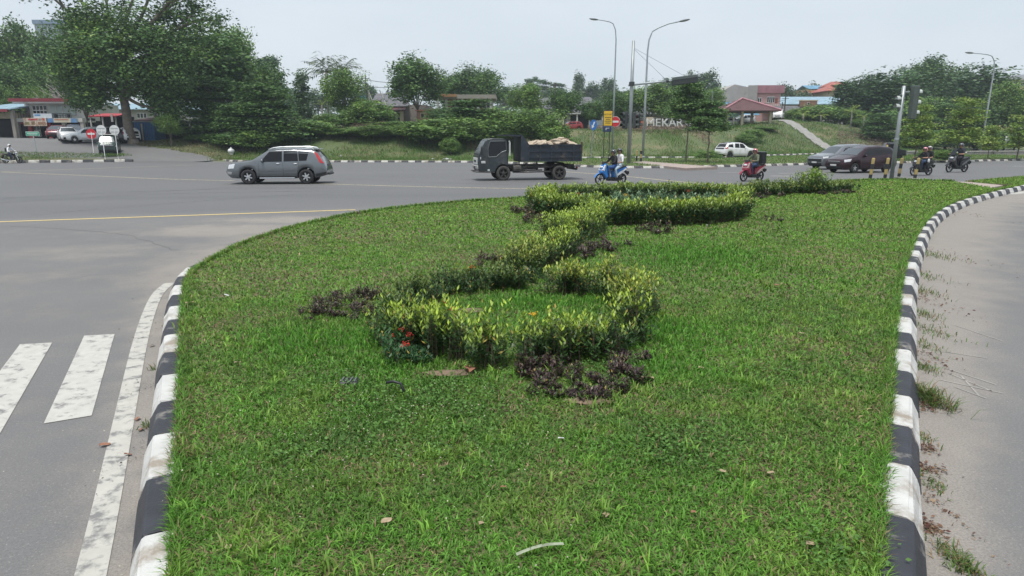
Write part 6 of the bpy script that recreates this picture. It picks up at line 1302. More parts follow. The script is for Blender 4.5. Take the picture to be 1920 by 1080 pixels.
# ---- person sitting behind the white globe bollard
p = at(431, 290, 67.6); gz_ = tz(p.x, p.y); M0 = Matrix.Translation((p.x, p.y + .5, gz_ - .42)) @ Matrix.Rotation(-1.5, 4, 'Z')
J = rider(0, 0, .05, hands=(.16, .20, .86), feet=(.30, .14, .46), knee=(.26, .17, .90)); person('person in dark clothes sitting behind the white globe bollard', (.015, .018, .04), (.02, .02, .03), J, M0, None, look=0)
one_ = empty('sitting_stone', M0 @ Vector((-.2, 0, .42))); tag(one_, 'low grey stone under the sitting person', 'stone'); b = MB(); b.ball((0, 0, .14), (.28, .28, .20), 9, 6); b.build('stone', mat('grey_stone', (.25, .24, .22), .95, 0, .25, 4), one_)
# ================================================================== STREET FURNITURE
GALV = mat('galvanised_steel', (.27, .30, .31), .45, .4, .15, 2, dirt=(.28, .29, .29), dirt_amt=.42, dscale=2); GALV2 = mat('pole_paint_grey', (.33, .37, .39), .5, .2, .15, 2)
DSIG = mat('signal_housing', (.035, .042, .040), .6, 0, .2, 5); WHT = mat('sign_white', (.66, .67, .67), .5, 0, .06, 4, dirt=(.45, .44, .41), dirt_amt=.36); REDS = mat('sign_red', (.52, .015, .028), .45, 0, .08, 4); YELS = mat('sign_yellow', (.68, .43, .03), .5, 0, .08, 4); BLUS = mat('sign_blue', (.02, .14, .45), .45, 0, .08, 4); NAVY = mat('sign_navy', (.018, .035, .10), .5, 0, .1, 4); GRNS = mat('sign_green', (.03, .33, .20), .5, 0, .08, 4); INK = mat('sign_ink', (.04, .035, .02), .6, 0, .1, 5)
def base_pt(px, py, z=.15): return gnd(px, py, z)
def lamp_post(label, base, top_z, tilt, arm, head_tilt, r0=.11):
    root = empty('street_lamp', base); tag(root, label, 'street lamp'); H = top_z - base.z
    one('base_plate', GALV, root, lambda b: b.bbox((0, 0, .12), (.36, .36, .24), .03)); ax_ = arm[0]
    P = [(0, 0, .1), (0, 0, H * .45), (0, 0, H * .80), (ax_ * .03, 0, H * .88), (ax_ * .12, 0, H * .94), (ax_ * .34, 0, H * (.94 + .4 * arm[1])), (ax_ * .62, 0, H * (.94 + .75 * arm[1])), (ax_, 0, H * (.94 + arm[1]))]
    if arm[2]: P = [(0, 0, .1), (0, 0, H * .5), (0, 0, H * .86), (ax_ * .05, 0, H * .93), (ax_ * .18, 0, H * .972), (ax_ * .36, 0, H * .985), (ax_ * .7, 0, H * .995), (ax_, 0, H)]
    one('pole', GALV2, root, lambda b: b.tube(P, [r0, r0 * .85, r0 * .62, r0 * .55, r0 * .5, r0 * .48, r0 * .45, r0 * .42], 10), True)
    e = Vector(P[-1]); d = (Vector(P[-1]) - Vector(P[-2])).normalized(); s = 1 if ax_ > 0 else -1
    M = Matrix.Rotation(-math.atan2(d.z, d.x * s) * s, 3, 'Y'); hl = empty
    lh = one('lamp_head', mat('lamp_head_grey', (.10, .11, .115), .5, .2, .1, 5), root, lambda b: b.ball(e + d * .38, (.55, .17, .10), 12, 8, M), True); one('lens', LAMP, lh, lambda b: b.ball(e + d * .40 - Vector((0, 0, .06)), (.34, .12, .06), 10, 6, M)); return root
b1 = base_pt(1147.5, 291.5); lamp_post('street lamp with a short arm to the left, no-entry sign on it', b1, at(1124, 47, b1.y * CT + .5).z, 0, (-2.2, .05, True), 0)
b2 = base_pt(1205, 297.5); zc = b2.y * CT + .5; lamp_post('street lamp with a long arm rising to the right of the signal mast', b2, at(1250, 53, zc).z, 0, (3.0, .072, False), 0, .13)
p3 = at(1843, 258, 79); b3 = Vector((p3.x, p3.y, tz(p3.x, p3.y))); lamp_post('far right street lamp standing among the verge trees', b3, at(1820, 104, 79).z, 0, (-2.9, .02, True), 0)
def no_entry(parent_name, label, c, r, pole_base=None, face=(0, -1), pr=.03):
    root = empty(parent_name, pole_base or c); tag(root, label, 'sign'); o = Vector(c) - root.location; rz = math.atan2(face[1], face[0]) + math.pi / 2
    if pole_base is not None: one('pole', WHT, root, lambda b: b.tube([(0, 0, -.1), (o.x, o.y, o.z + r * .8)], pr, 8))
    return root, o
def disc(name, m, root, c, r, y, h=.02): return one(name, m, root, lambda b: b.cyl((c.x, c.y + y, c.z), r, h, 'y', 28))
c = at(1151, 228.5, b1.y * CT + .3); c.y = b1.y - .22; rt, o = no_entry('no_entry_sign', 'red no-entry sign fixed to the left lamp post', c, .55); disc('plate', REDS, rt, o, .56, 0); disc('back_rim', WHT, rt, o, .60, .012, .015); one('bar', WHT, rt, lambda b: b.bbox((0, -.014, 0), (.80, .012, .22), .004)); one('bracket', GALV, rt, lambda b: b.box((0, .1, 0), (.08, .18, .5)))
def round_sign(label, px, pyc, rpx, pxb, pyb, red, name):
    base = gnd(pxb, pyb, .2); Z = base.y * CT + .45; c = at(px, pyc, Z); r = rpx / FPX * Z; rt, o = no_entry(name, label, c, r, base); disc('plate', REDS if red else WHT, rt, o, r, -.05); 
    if red: one('bar', WHT, rt, lambda b: b.bbox((o.x, o.y - .064, o.z), (r * 1.42, .012, r * .36), .004))
    else:
        for k in (-.35, .35): one('stiffener', GALV, rt, lambda b: b.box((o.x, o.y - .068, o.z + r * k), (r * 1.5, .016, .04)))
    return rt
round_sign('red no-entry sign on a white post before the parked cars', 171.5, 251, 9.3, 177, 297, True, 'no_entry_sign')
round_sign('white back of a round sign, left of two', 190.5, 244, 9.2, 197.5, 299.5, False, 'round_sign'); round_sign('white back of a round sign, right of two', 215, 244, 9.2, 222, 298.5, False, 'round_sign')
base = gnd(71, 297, .2); Z = base.y * CT + .45; rt = empty('street_name_sign', base); tag(rt, 'green street name plate on a leaning grey post at left', 'sign'); c = at(61, 251, Z) - base
one('pole', GALV, rt, lambda b: b.tube([(0, 0, -.1), (c.x + .05, c.y, c.z - .2)], .05, 8)); one('plate', GRNS, rt, lambda b: b.bbox((c.x, c.y, c.z), (1.30, .03, .36), .01)); one('rim', WHT, rt, lambda b: b.bbox((c.x, c.y + .012, c.z), (1.36, .02, .42), .008))
for k in range(9): one('lettering', WHT, rt, lambda b: b.box((c.x - .46 + k * .115, c.y - .018, c.z + .04), (.06, .006, .13)))
one('lettering', WHT, rt, lambda b: b.box((c.x, c.y - .018, c.z - .10), (.8, .006, .035)))
# ---- tall signal mast with arm
bm = base_pt(1178.5, 306.5); Z = bm.y * CT + .5; rt = empty('signal_mast', bm); tag(rt, 'tall grey traffic signal mast with a horizontal arm and guy wires', 'traffic signal'); L_ = lambda px, py: at(px, py, Z) - bm
tp = L_(1188, 84); one('pole', GALV, rt, lambda b: b.tube([(0, 0, 0), (0, 0, tp.z * .5), (0, 0, tp.z)], [.17, .15, .11], 12), True)
j = L_(1183, 160); e = L_(1296, 147); j.x = 0; one('arm', GALV2, rt, lambda b: b.tube([j, j.lerp(e, .5), e], [.085, .07, .05], 8), True); one('collar', DSIG, rt, lambda b: (b.cyl((0, 0, j.z), .22, .3, 'z', 12), b.ball(j.lerp(e, .62), (.14, .14, .14), 8, 6)))
one('guy_wire', GALV2, rt, lambda b: b.tube([(0, 0, L_(0, 97).z), tuple(j.lerp(e, .62))], .014, 4)); one('guy_wire', GALV2, rt, lambda b: b.tube([(0, 0, L_(0, 96).z), tuple(j.lerp(e, .97))], .014, 4))
hx = j.lerp(e, .90); hd = one('signal_head', DSIG, rt, lambda b: (b.bbox((hx.x, hx.y, hx.z - .14), (2.1, .30, .5), .05, M=Matrix.Rotation(-.12, 3, 'Y')))); one('back_plate', mat('signal_back', (.22, .25, .245), .6, .1, .1, 4), hd, lambda b: b.box((hx.x - .05, hx.y - .17, hx.z + .10), (2.1, .03, .30), M=Matrix.Rotation(-.12, 3, 'Y') @ Matrix.Rotation(.5, 3, 'X')))
def head3(root, c, face, lit=None, s=1.0, nm='signal_head'):
    """three-lamp housing facing the given way"""
    f = Vector((face[0], face[1], 0)).normalized(); rz = math.atan2(f.y, f.x); M = Matrix.Rotation(rz, 3, 'Z'); h = one(nm, DSIG, root, lambda b: b.bbox(c, (.22 * s, .34 * s, 1.05 * s), .04, M=M))
    for k in (-1, 0, 1):
        p = Vector(c) + Vector((0, 0, k * .33 * s)) + f * .11 * s; col = REDS if (lit == k) else BLK; a = M @ Vector((1, 0, 0))
        one('lamp_lens', col, h, lambda b: b.tube([p, p + f * .02], .12 * s, 14)); one('lamp_hood', DSIG, h, lambda b: b.grid([[p + f * t + M @ Vector((0, math.cos(q_) * .14 * s, math.sin(q_) * .14 * s)) for t in (0, .22 * s)] for q_ in np.linspace(-.3, math.pi + .3, 9)]))
    return h
c = L_(1171, 226); head3(rt, (-.42, 0, c.z), (-.8, -.6), None, 1.25); head3(rt, (.35, 0, c.z), (.9, -.45), 1, 1.2); head3(rt, (.62, .1, c.z), (1, .2), None, 1.15); [one('head_bracket', GALV2, rt, lambda b: b.box((0, 0, c.z + k), (1.2, .06, .06))) for k in (.45, -.45)]
# ---- yellow warning board
bb = base_pt(1136, 296.5); Z = bb.y * CT + .5; rt = empty('warning_board', bb); tag(rt, 'yellow HATI-HATI warning board on two black posts with navy panel', 'sign'); L_ = lambda px, py: at(px, py, Z) - bb
c = L_(1137.5, 222.5); w, h = 15.5 * Z / FPX, 26 * Z / FPX; one('board', YELS, rt, lambda b: b.bbox((c.x, 0, c.z), (w, .05, h), .01)); one('frame', BLK, rt, lambda b: b.bbox((c.x, .03, c.z + .02), (w + .12, .05, h + .14), .01)); c2 = L_(1136.5, 242); one('panel', NAVY, rt, lambda b: b.bbox((c2.x, -.01, c2.z), (w * 1.05, .08, 10.5 * Z / FPX), .05))
for k in (-.28, .28): one('post', BLK, rt, lambda b: b.tube([(k + c2.x, 0.06, -.1), (k + c2.x, .06, c.z)], .04, 8))
text_mesh('HATI-HATI', .21, .004, INK, 'lettering', rt, (c.x, -.032, c.z + h * .20), (math.pi / 2, 0, 0), .92)
for k, ww in enumerate((.78, .55, .80, .6)): one('lettering', INK, rt, lambda b: b.box((c.x, -.030, c.z + h * (.07 - k * .13)), (w * ww, .006, .06)))
one('lettering', WHT, rt, lambda b: (b.box((c2.x - .12, -.054, c2.z), (.06, .006, .22)), b.box((c2.x + .06, -.054, c2.z + .08), (.3, .006, .05))))
# ---- blue keep-left sign
bb = base_pt(1108, 297); Z = bb.y * CT + .5; rt = empty('arrow_sign', bb); tag(rt, 'blue oval sign with white arrow on a thin grey post', 'sign'); c = at(1111, 234.5, Z) - bb; one('pole', GALV, rt, lambda b: b.tube([(0, 0, -.1), (c.x, .05, c.z + .2)], .04, 8)); one('plate', BLUS, rt, lambda b: b.add([(c.x + .34 * math.cos(t), -.03 * k, c.z + .52 * math.sin(t)) for k in (0, 1) for t in np.linspace(0, 6.2832, 25)[:-1]], [tuple(range(23, -1, -1)), tuple(range(24, 48))] + [(i, (i + 1) % 24, 24 + (i + 1) % 24, 24 + i) for i in range(24)])); one('arrow', WHT, rt, lambda b: b.add([(c.x + x, -.036, c.z + z) for x, z in ((.02, .30), (.16, .30), (.0, -.12), (.10, -.16), (-.16, -.34), (-.20, .02), (-.10, -.06))], [(0, 1, 2, 6), (2, 3, 4), (2, 4, 5), (2, 5, 6)]))
# ---- near signal pole on the island and its bollards
bn = gnd(1671, 336.5, LZ); Z = bn.y * CT + .46; rt = empty('signal_pole', bn); tag(rt, 'grey traffic signal pole on the island seen from behind', 'traffic signal'); tp = at(1687, 164, Z) - bn
one('pole', GALV, rt, lambda b: b.tube([(0, 0, -.1), (.01, 0, tp.z * .5), (.02, 0, tp.z)], [.095, .09, .083], 12), True); one('joint', GALV2, rt, lambda b: b.cyl((0, 0, tp.z * .44), .112, .08, 'z', 12)); BKP = mat('signal_back_plate', (.075, .095, .085), .6, .1, .12, 4)
c = at(1695, 194, Z) - bn; h1 = one('signal_head', BKP, rt, lambda b: b.bbox((c.x - .06, -.02, c.z), (.34, .26, 1.55), .03, rz=.35)); c2 = at(1673, 194, Z) - bn; h2 = one('signal_head', BKP, rt, lambda b: b.bbox((c2.x - .05, .06, c2.z), (.20, .26, .78), .03, rz=-.3))
for h_, cc, sx, n in ((h1, c, 1, 3), (h2, c2, -1, 2)):
    for k in range(n):
        z = cc.z + (k - (n - 1) / 2) * (.48 if n == 3 else .36); one('lamp_hood', mat('pale_hood', (.42, .45, .44), .5, 0, .1, 5), h_, lambda b: b.grid([[(cc.x + sx * (.10 + t), (.10 if n == 3 else .06) + math.cos(q_) * .13, z + math.sin(q_) * .13) for t in (0, .2)] for q_ in np.linspace(-.3, math.pi + .3, 9)]), True)
one('bracket', GALV2, rt, lambda b: (b.box((.12, 0, c.z + .5), (.4, .05, .05)), b.box((-.12, 0, c2.z + .2), (.36, .05, .05))))
BY = mat('bollard_yellow', (.38, .285, .11), .7, 0, .12, 5, dirt=(.30, .23, .12), dirt_amt=.4, dscale=7); BK2 = mat('bollard_black', (.02, .02, .022), .7, 0, .2, 5)
def bollard(label, px, py, h, r=.075, z=LZ, foot=False, bands=5, group='yellow and black bollards', lean=0):
    p = gnd(px, py, z); rt = empty('bollard', p); tag(rt, label, 'bollard', group); rt.rotation_euler = (0, lean, 0)
    for k in range(bands):
        b = MB(); b.s = False; z0, z1 = h * k / bands, h * (k + 1) / bands; b.tube([(0, 0, z0), (0, 0, z1)], r, 14); b.build('band', BY if k % 2 else BK2, rt)
    if bands % 2: pass
    one('cap', BY, rt, lambda b: b.lathe([(r, h), (r * .8, h + .025), (.001, h + .04)], (0, 0, 0), 'z', 14))
    if foot: one('foot', mat('concrete_foot', (.28, .27, .25), .9, 0, .15, 4), rt, lambda b: b.bbox((.04, 0, .03), (.62, .3, .10), .02))
bollard('leftmost bollard, in front of the maroon car\'s rear door', 1631, 337, 1.02, bands=4, lean=.05); bollard('bollard directly left of the near signal pole', 1658.5, 336.8, 1.02, bands=4, lean=.05); bollard('bollard just right of the near signal pole, on a concrete foot', 1684.5, 334.2, .98, foot=True, bands=4, lean=.06); bollard('rightmost bollard, in front of the two-person scooter, on a concrete foot', 1714.5, 337, 1.02, foot=True, bands=4, lean=.07)
gfb = 'small bollards on the far median path'
bollard('far bollard left of the brick path behind the signal mast', 1193.5, 301.5, .9, .08, .16, bands=2, group=gfb); bollard('far bollard at the foot of the right lamp post', 1201.5, 303, .95, .09, .16, bands=3, group=gfb); bollard('far bollard just left of the signal mast', 1151.5, 301, .8, .08, .16, bands=2, group=gfb); bollard('far bollard between the signal mast and the lamp post base', 1162, 301, .8, .08, .16, bands=2, group=gfb)
# ---- white globe bollard
p = at(434, 290, 66.5); zb = tz(p.x, p.y); rt = empty('globe_bollard', (p.x, p.y, zb)); tag(rt, 'white round globe bollard at the driveway corner', 'bollard'); s_ = 12.5 / FPX * 66.5 / 2; one('globe', WHT, rt, lambda b: b.ball((0, 0, s_ * 1.1), (s_ * .95, s_ * .95, s_ * .8), 18, 12), True); one('foot', WHT, rt, lambda b: b.cyl((0, 0, .1), s_ * .55, .3, 'z', 16)); one('knob', WHT, rt, lambda b: b.ball((0, 0, s_ * 1.95), (.08, .08, .1), 8, 6))
# ---- small sign and concrete barrier on the right verge
p = at(1884, 285, 84); rt = empty('small_sign', (p.x, p.y, tz(p.x, p.y))); tag(rt, 'small square pale sign on a post at the far right', 'sign'); zt_ = at(1885, 259, 84).z - rt.location.z; one('pole', GALV, rt, lambda b: b.tube([(0, 0, 0), (0, 0, zt_ + .3)], .04, 8)); one('plate', WHT, rt, lambda b: b.bbox((0, -.05, zt_), (.55, .02, .55), .01)); one('symbol', BLUS, rt, lambda b: b.box((.02, -.065, zt_ - .04), (.24, .006, .2)))
CONC = mat('barrier_concrete', (.30, .29, .27), .95, 0, .2, 2, dirt=(.17, .16, .15), dirt_amt=.42, dscale=2)
for i, (x0, x1, y, lab) in enumerate(((1700, 1716, 290.5, 'low concrete drain wall left of the two riders'), (1815, 1862, 290.5, 'low concrete drain wall right of the maxi scooter'), (1866, 1925, 290.2, 'low concrete drain wall at the right edge'))):
    a, c_ = gnd(x0, y, .15), gnd(x1, y - .6, .15); rt = empty('drain_wall', a); tag(rt, lab, 'wall'); d = c_ - a; one('wall', CONC, rt, lambda b: b.bbox((d.x / 2, d.y / 2, .18), (d.length, .3, .4), .02, rz=math.atan2(d.y, d.x))); one('coping', mat('pale_concrete', (.42, .41, .38), .9, 0, .1, 3), rt, lambda b: b.bbox((d.x / 2, d.y / 2, .42), (d.length + .1, .45, .08), .02, rz=math.atan2(d.y, d.x)))
# ---- pick-up stall behind the cars
p = gnd(1650, 297, .15); rt = empty('pickup_truck', p); tag(rt, 'dark open-bed pick-up with pale sacks behind the maroon car', 'truck'); rt.rotation_euler = (0, 0, -.2); rt.location.z = 0
one('cab', paint('pickup_black', (.016, .018, .022)), rt, lambda b: slab(b, [(.1, .4), (.1, 1.0), (.45, 1.7), (1.35, 1.75), (1.5, 1.1), (2.2, .95), (2.25, .45)], 1.6)); one('window', GLS, rt, lambda b: b.box((.82, -.81, 1.35), (.8, .02, .45))); one('bed', BLK, rt, lambda b: (b.box((-1.1, 0, .75), (2.3, 1.6, .3)), b.box((-1.1, -.8, .95), (2.3, .05, .3)))); one('tailgate', BLK, rt, lambda b: b.box((-2.25, 0, .95), (.05, 1.6, .4)))
for x in (-1.4, 1.5):
    for y in (-.68, .68): wheel(rt, x, y, .31, .2, 1 if y > 0 else -1, DALLOY, 5)
for k in range(7):
    o = link('sack', MATS.setdefault('_sack', None) or (lambda b: (b.ball((0, 0, 0), (.30, .22, .16), 10, 7), setattr(b, 'sm', [True] * len(b.f)), b.mesh('sack', mat('pale_sack', (.58, .53, .50), .8, 0, .12, 6)))[-1])(MB()), None); o.location = MW(rt) @ Vector((-2.0 + k * .30, -.35 + .2 * (k % 3), 1.05 + .10 * (k % 2))); tag(o, 'pale sack lying on the dark pick-up\'s bed', 'sack', 'sacks on the pick-up bed')
p = gnd(1661, 298.5, .1); M0 = Matrix.Translation((p.x, p.y, -.02)) @ Matrix.Rotation(2.6, 4, 'Z')
J = dict(pelvis=(0, 0, .92), waist=(0, 0, 1.08), chest=(.02, 0, 1.28), neck=(.03, 0, 1.46), head=(.05, 0, 1.54), crown=(.05, 0, 1.66))
for s, y in (('L', 1), ('R', -1)): J.update({'sh' + s: (.01, y * .19, 1.38), 'el' + s: (.04, y * .26, 1.12), 'wr' + s: (.16, y * .24, .92), 'hand' + s: (.20, y * .23, .86), 'hip' + s: (0, y * .10, .88), 'knee' + s: (.03, y * .11, .48), 'ank' + s: (0, y * .11, .10), 'heel' + s: (-.03, y * .11, .05), 'toe' + s: (.14, y * .12, .04)})
person('person in yellow and dark clothes standing beside the pick-up', (.45, .36, .06), (.03, .04, .07), J, M0, None, 'short')
# ---- utility poles and wires
def upole(label, px, top, Z, m, r=.12, cross=True):
    p = at(px, 258, Z); zb = tz(p.x, p.y); rt = empty('utility_pole', (p.x, p.y, zb)); tag(rt, label, 'pole'); h = at(px, top, Z).z - zb; one('pole', m, rt, lambda b: b.tube([(0, 0, -.3), (0, 0, h)], [r, r * .75], 8))
    if cross: one('cross_arm', BLK, rt, lambda b: b.box((0, 0, h - .35), (1.2, .08, .08)))
    return Vector((p.x, p.y, zb + h - .3))
WOOD = mat('dark_wood_pole', (.09, .075, .065), .95, 0, .25, 3)
a1 = upole('dark utility pole rising between the round trees', 1040, 157, 125, WOOD); a2 = upole('pale post beside the ruined house', 823, 142, 100, mat('pale_post', (.45, .43, .38), .9, 0, .15, 3), .13, False); a3 = upole('dark utility pole beside the pink house', 1466, 182, 118, WOOD, .14); a4 = upole('thin pole right of the palm trees', 691, 145, 100, WOOD, .07); a5 = upole('thin pale pole left of the pink house', 1330, 172, 108, GALV, .07, False); a6 = upole('second dark pole behind the white van', 1461, 192, 121, WOOD, .12)
def wire(label, a, c, sag=.8):
    o = empty('overhead_wire', a); tag(o, label, 'wire'); d = c - a; one('cable', BLK, o, lambda b: b.tube([d * t - Vector((0, 0, sag * 4 * t * (1 - t))) for t in np.linspace(0, 1, 9)], .035, 4)); return o
wire('overhead wire from the dark pole down to the right', a1, at(1290, 205, 118)); wire('overhead wire from the dark pole toward the ruined house', a1, at(940, 178, 118), .6); wire('upper overhead wire between the palm pole and the dense tree', a4 + Vector((0, 0, -.2)), at(790, 148, 100), .5); wire('lower overhead wire between the palm pole and the dense tree', a4 + Vector((0, 0, -1.2)), at(790, 152, 100), .5); wire('overhead wire crossing in front of the pink house', a5 + Vector((0, 0, -1)), a3 + Vector((0, 0, -.3)), .8)
# ================================================================== BUILDINGS
def plaster(n, c, d=None): return mat(n, c, .9, 0, .08, .8, dirt=d or tuple(.72 * x for x in c), dirt_amt=.38, dscale=.7)
def roofmat(n, c, rib=5.0, axis_='X'):
    if n in MATS: return MATS[n]
    m = mat(n, c, .7, 0, .15, .7, dirt=tuple(.65 * x for x in c), dirt_amt=.4, dscale=.5); nt_ = m.node_tree; b = nt_.nodes['Principled BSDF']; w = nt_.nodes.new('ShaderNodeTexWave'); w.inputs['Scale'].default_value = rib; w.bands_direction = axis_
    t = nt_.nodes.new('ShaderNodeTexCoord'); nt_.links.new(t.outputs['Object'], w.inputs['Vector']); bu = nt_.nodes.new('ShaderNodeBump'); bu.inputs['Strength'].default_value = .6; bu.inputs['Distance'].default_value = .06; nt_.links.new(w.outputs[1], bu.inputs['Height']); nt_.links.new(bu.outputs[0], b.inputs['Normal']); return m
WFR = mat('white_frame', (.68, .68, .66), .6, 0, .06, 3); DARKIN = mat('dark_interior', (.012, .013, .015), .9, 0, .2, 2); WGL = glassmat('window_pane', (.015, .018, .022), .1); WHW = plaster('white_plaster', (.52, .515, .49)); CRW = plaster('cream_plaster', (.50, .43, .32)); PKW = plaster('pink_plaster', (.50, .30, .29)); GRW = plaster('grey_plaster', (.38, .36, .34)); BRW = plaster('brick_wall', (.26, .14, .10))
RRED = roofmat('dark_red_roof', (.105, .046, .047)); RGRY = roofmat('grey_tile_roof', (.15, .15, .165)); RBLU = roofmat('blue_metal_roof', (.13, .29, .42)); RLB = roofmat('pale_blue_roof', (.27, .40, .48)); RTER = roofmat('terracotta_roof', (.40, .13, .10)); RPNK = roofmat('pink_roof', (.42, .20, .23)); CONC2 = plaster('weathered_concrete', (.27, .25, .22))
class Bld:
    """a building whose front stands at depth Z; outlines are given where the photograph shows them"""
    def __init__(s, name, label, px, Z, cat='building', base=None):
        s.Z = Z; p = at(px, 258, Z); s.z0 = tz(p.x, p.y) - .3 if base is None else base; s.o = Vector((p.x, p.y, s.z0)); s.root = empty(name, s.o); tag(s.root, label, cat)
    def x(s, px): return (px - 960) / FPX * s.Z - s.o.x
    def z(s, py): return at(960, py, s.Z).z - s.z0
    def box(s, name, m, x0, x1, y0, y1, d=4.0, f=0.0, parent=None, ground=False):
        a, b_ = s.x(x0), s.x(x1); t, u = s.z(y0), (0 if ground else s.z(y1)); return one(name, m, parent or s.root, lambda b: b.box(((a + b_) / 2, f + d / 2, (t + u) / 2), (b_ - a, d, t - u)))
    def window(s, x0, x1, y0, y1, cols=2, rows=1, f=0.0, frame=None, parent=None):
        fr = frame or WFR; a, b_, t, u = s.x(x0), s.x(x1), s.z(y0), s.z(y1); w = one('window', fr, parent or s.root, lambda b: b.box(((a + b_) / 2, f - .02, (t + u) / 2), (b_ - a, .10, t - u))); cw, ch = (b_ - a) / cols, (t - u) / rows
        for i in range(cols):
            for j in range(rows): one('pane', WGL, w, lambda b: b.box((a + cw * (i + .5), f - .062, u + ch * (j + .5)), (cw * .78, .03, ch * .80)))
        return w
    def gable(s, name, m, x0, x1, ye, yr, d, f=0.0, over=.4, thick=.14, xr=None):
        """ridge along x; eave at ye, ridge at yr"""
        a, b_, e, r = s.x(x0) - over, s.x(x1) + over, s.z(ye), s.z(yr)
        return one(name, m, s.root, lambda b: (b.add([(a, f - over, e), (b_, f - over, e), (b_, f + d / 2, r), (a, f + d / 2, r), (a, f + d + over, e), (b_, f + d + over, e)] + [(q_[0], q_[1], q_[2] - thick) for q_ in ((a, f - over, e), (b_, f - over, e), (b_, f + d / 2, r), (a, f + d / 2, r), (a, f + d + over, e), (b_, f + d + over, e))],
            [(0, 1, 2, 3), (3, 2, 5, 4), (9, 8, 7, 6), (10, 11, 8, 9), (0, 6, 7, 1), (1, 7, 8, 2), (2, 8, 11, 5), (5, 11, 10, 4), (4, 10, 9, 3), (3, 9, 6, 0)])))
    def hip(s, name, m, x0, x1, ye, yr, d, ridge=.4, f=0.0, over=.5, parent=None):
        a, b_, e, r = s.x(x0) - over, s.x(x1) + over, s.z(ye), s.z(yr); c = (a + b_) / 2; h = (b_ - a) / 2 * ridge; y0, y1, ym = f - over, f + d + over, f + d / 2
        return one(name, m, parent or s.root, lambda b: b.add([(a, y0, e), (b_, y0, e), (b_, y1, e), (a, y1, e), (c - h, ym, r), (c + h, ym, r), (a, y0, e - .15), (b_, y0, e - .15), (b_, y1, e - .15), (a, y1, e - .15)], [(0, 1, 5, 4), (1, 2, 5), (2, 3, 4, 5), (3, 0, 4), (0, 6, 7, 1), (1, 7, 8, 2), (2, 8, 9, 3), (3, 9, 6, 0), (9, 8, 7, 6)]))
    def slope(s, name, m, x0, x1, ylo, yhi, d, f=0.0, thick=.12):
        a, b_, lo, hi = s.x(x0), s.x(x1), s.z(ylo), s.z(yhi); return one(name, m, s.root, lambda b: b.add([(a, f, lo), (b_, f, lo), (b_, f + d, hi), (a, f + d, hi), (a, f, lo - thick), (b_, f, lo - thick), (b_, f + d, hi - thick), (a, f + d, hi - thick)], [(0, 1, 2, 3), (7, 6, 5, 4), (0, 4, 5, 1), (1, 5, 6, 2), (2, 6, 7, 3), (3, 7, 4, 0)]))
    def post(s, name, m, px, y0, y1, w=.25, f=0.0): return one(name, m, s.root, lambda b: b.box((s.x(px), f, (s.z(y0) + s.z(y1)) / 2), (w, w, s.z(y0) - s.z(y1))))
# ---- two-storey shop
B = Bld('shop_building', 'two-storey white shop with dark red fascia and banners', 100, 81)
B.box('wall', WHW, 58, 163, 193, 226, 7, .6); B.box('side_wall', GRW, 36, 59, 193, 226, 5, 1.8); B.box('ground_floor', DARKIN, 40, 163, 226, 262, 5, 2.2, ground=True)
B.box('balcony_slab', WHW, 38, 163, 222, 229, 2.6, -.4); B.slope('roof', roofmat('grey_metal_roof', (.40, .41, .42)), 38, 168, 187, 181, 8, -.5)
B.box('fascia', mat('dark_red_fascia', (.20, .022, .035), .6, 0, .12, 1), 37, 150, 186, 192, .25, -.9); B.box('fascia_strip', WHW, 43, 150, 192, 195, .3, -.8)
B.window(64, 91, 198, 216, 4, 2, .6); w = B.box('roller_blind', mat('pale_green_blind', (.42, .48, .46), .7, 0, .1, 1), 97, 144, 199, 216, .1, .48)
for k in range(1, 4): B.box('blind_edge', WFR, 97 + k * 11.6, 97.5 + k * 11.6, 199, 216, .05, .42, parent=w)
for px in (38, 62, 98, 126, 160): B.post('pillar', mat('red_pillar', (.24, .025, .03), .7, 0, .12, 2) if px in (62, 98) else GRW, px, 229, 262.5, .42, -.1)
rl_ = B.box('balcony_rail', BLK, 106, 143, 213, 214, .06, -.3)
for k in range(8): B.box('rail_bar', BLK, 107 + k * 5, 107.4 + k * 5, 213, 222, .05, -.3, parent=rl_)
rl_ = B.box('balcony_rail', BLK, 38, 62, 209, 210.5, .06, -.3)
for k in range(5): B.box('rail_bar', BLK, 39 + k * 5, 39.5 + k * 5, 210, 222, .05, -.3, parent=rl_)
for k in (114, 138): B.box('planter', mat('dark_planter', (.02, .025, .03), .8, 0, .2, 3), k - 1.5, k + 1.5, 214.5, 221, .4, -.55)
B.window(46, 66, 233, 256, 3, 2, 1.2); B.box('shop_sign_panel', mat('dark_red_panel', (.16, .02, .035), .7, 0, .1, 2), 44, 62, 227, 233, .1, -.25)
bn = B.box('banner', mat('blank_white_banner', (.60, .64, .68), .7, 0, .08, 1.2), 75, 109, 213.5, 222, .05, -.52); B.box('banner_print', mat('banner_blue', (.12, .28, .5), .7, 0, .2, 2), 77, 88, 215, 218, .02, -.535, parent=bn)
bn = B.box('banner', mat('food_banner', (.58, .50, .42), .7, 0, .25, 2.5, dirt=(.36, .24, .16), dirt_amt=.47, dscale=3.0), 55, 98, 221.5, 236.5, .05, -.58)
for k, (x0, x1, y0, y1, c_) in enumerate(((65, 82, 223, 226, (.42, .06, .07)), (84, 90, 223.5, 225.5, (.25, .22, .2)), (91, 95, 222.5, 226, (.5, .05, .05)), (58, 66, 229, 234, (.22, .2, .08)), (70, 76, 228, 234, (.2, .13, .07)), (82, 96, 229, 234, (.28, .16, .10)))): B.box('banner_print', mat('banner_print_%d' % k, c_, .7, 0, .3, 4), x0, x1, y0, y1, .015, -.595, parent=bn)
bn = B.box('banner', mat('beige_banner', (.52, .47, .36), .7, 0, .1, 2), 100, 155, 222.5, 230, .05, -.56)
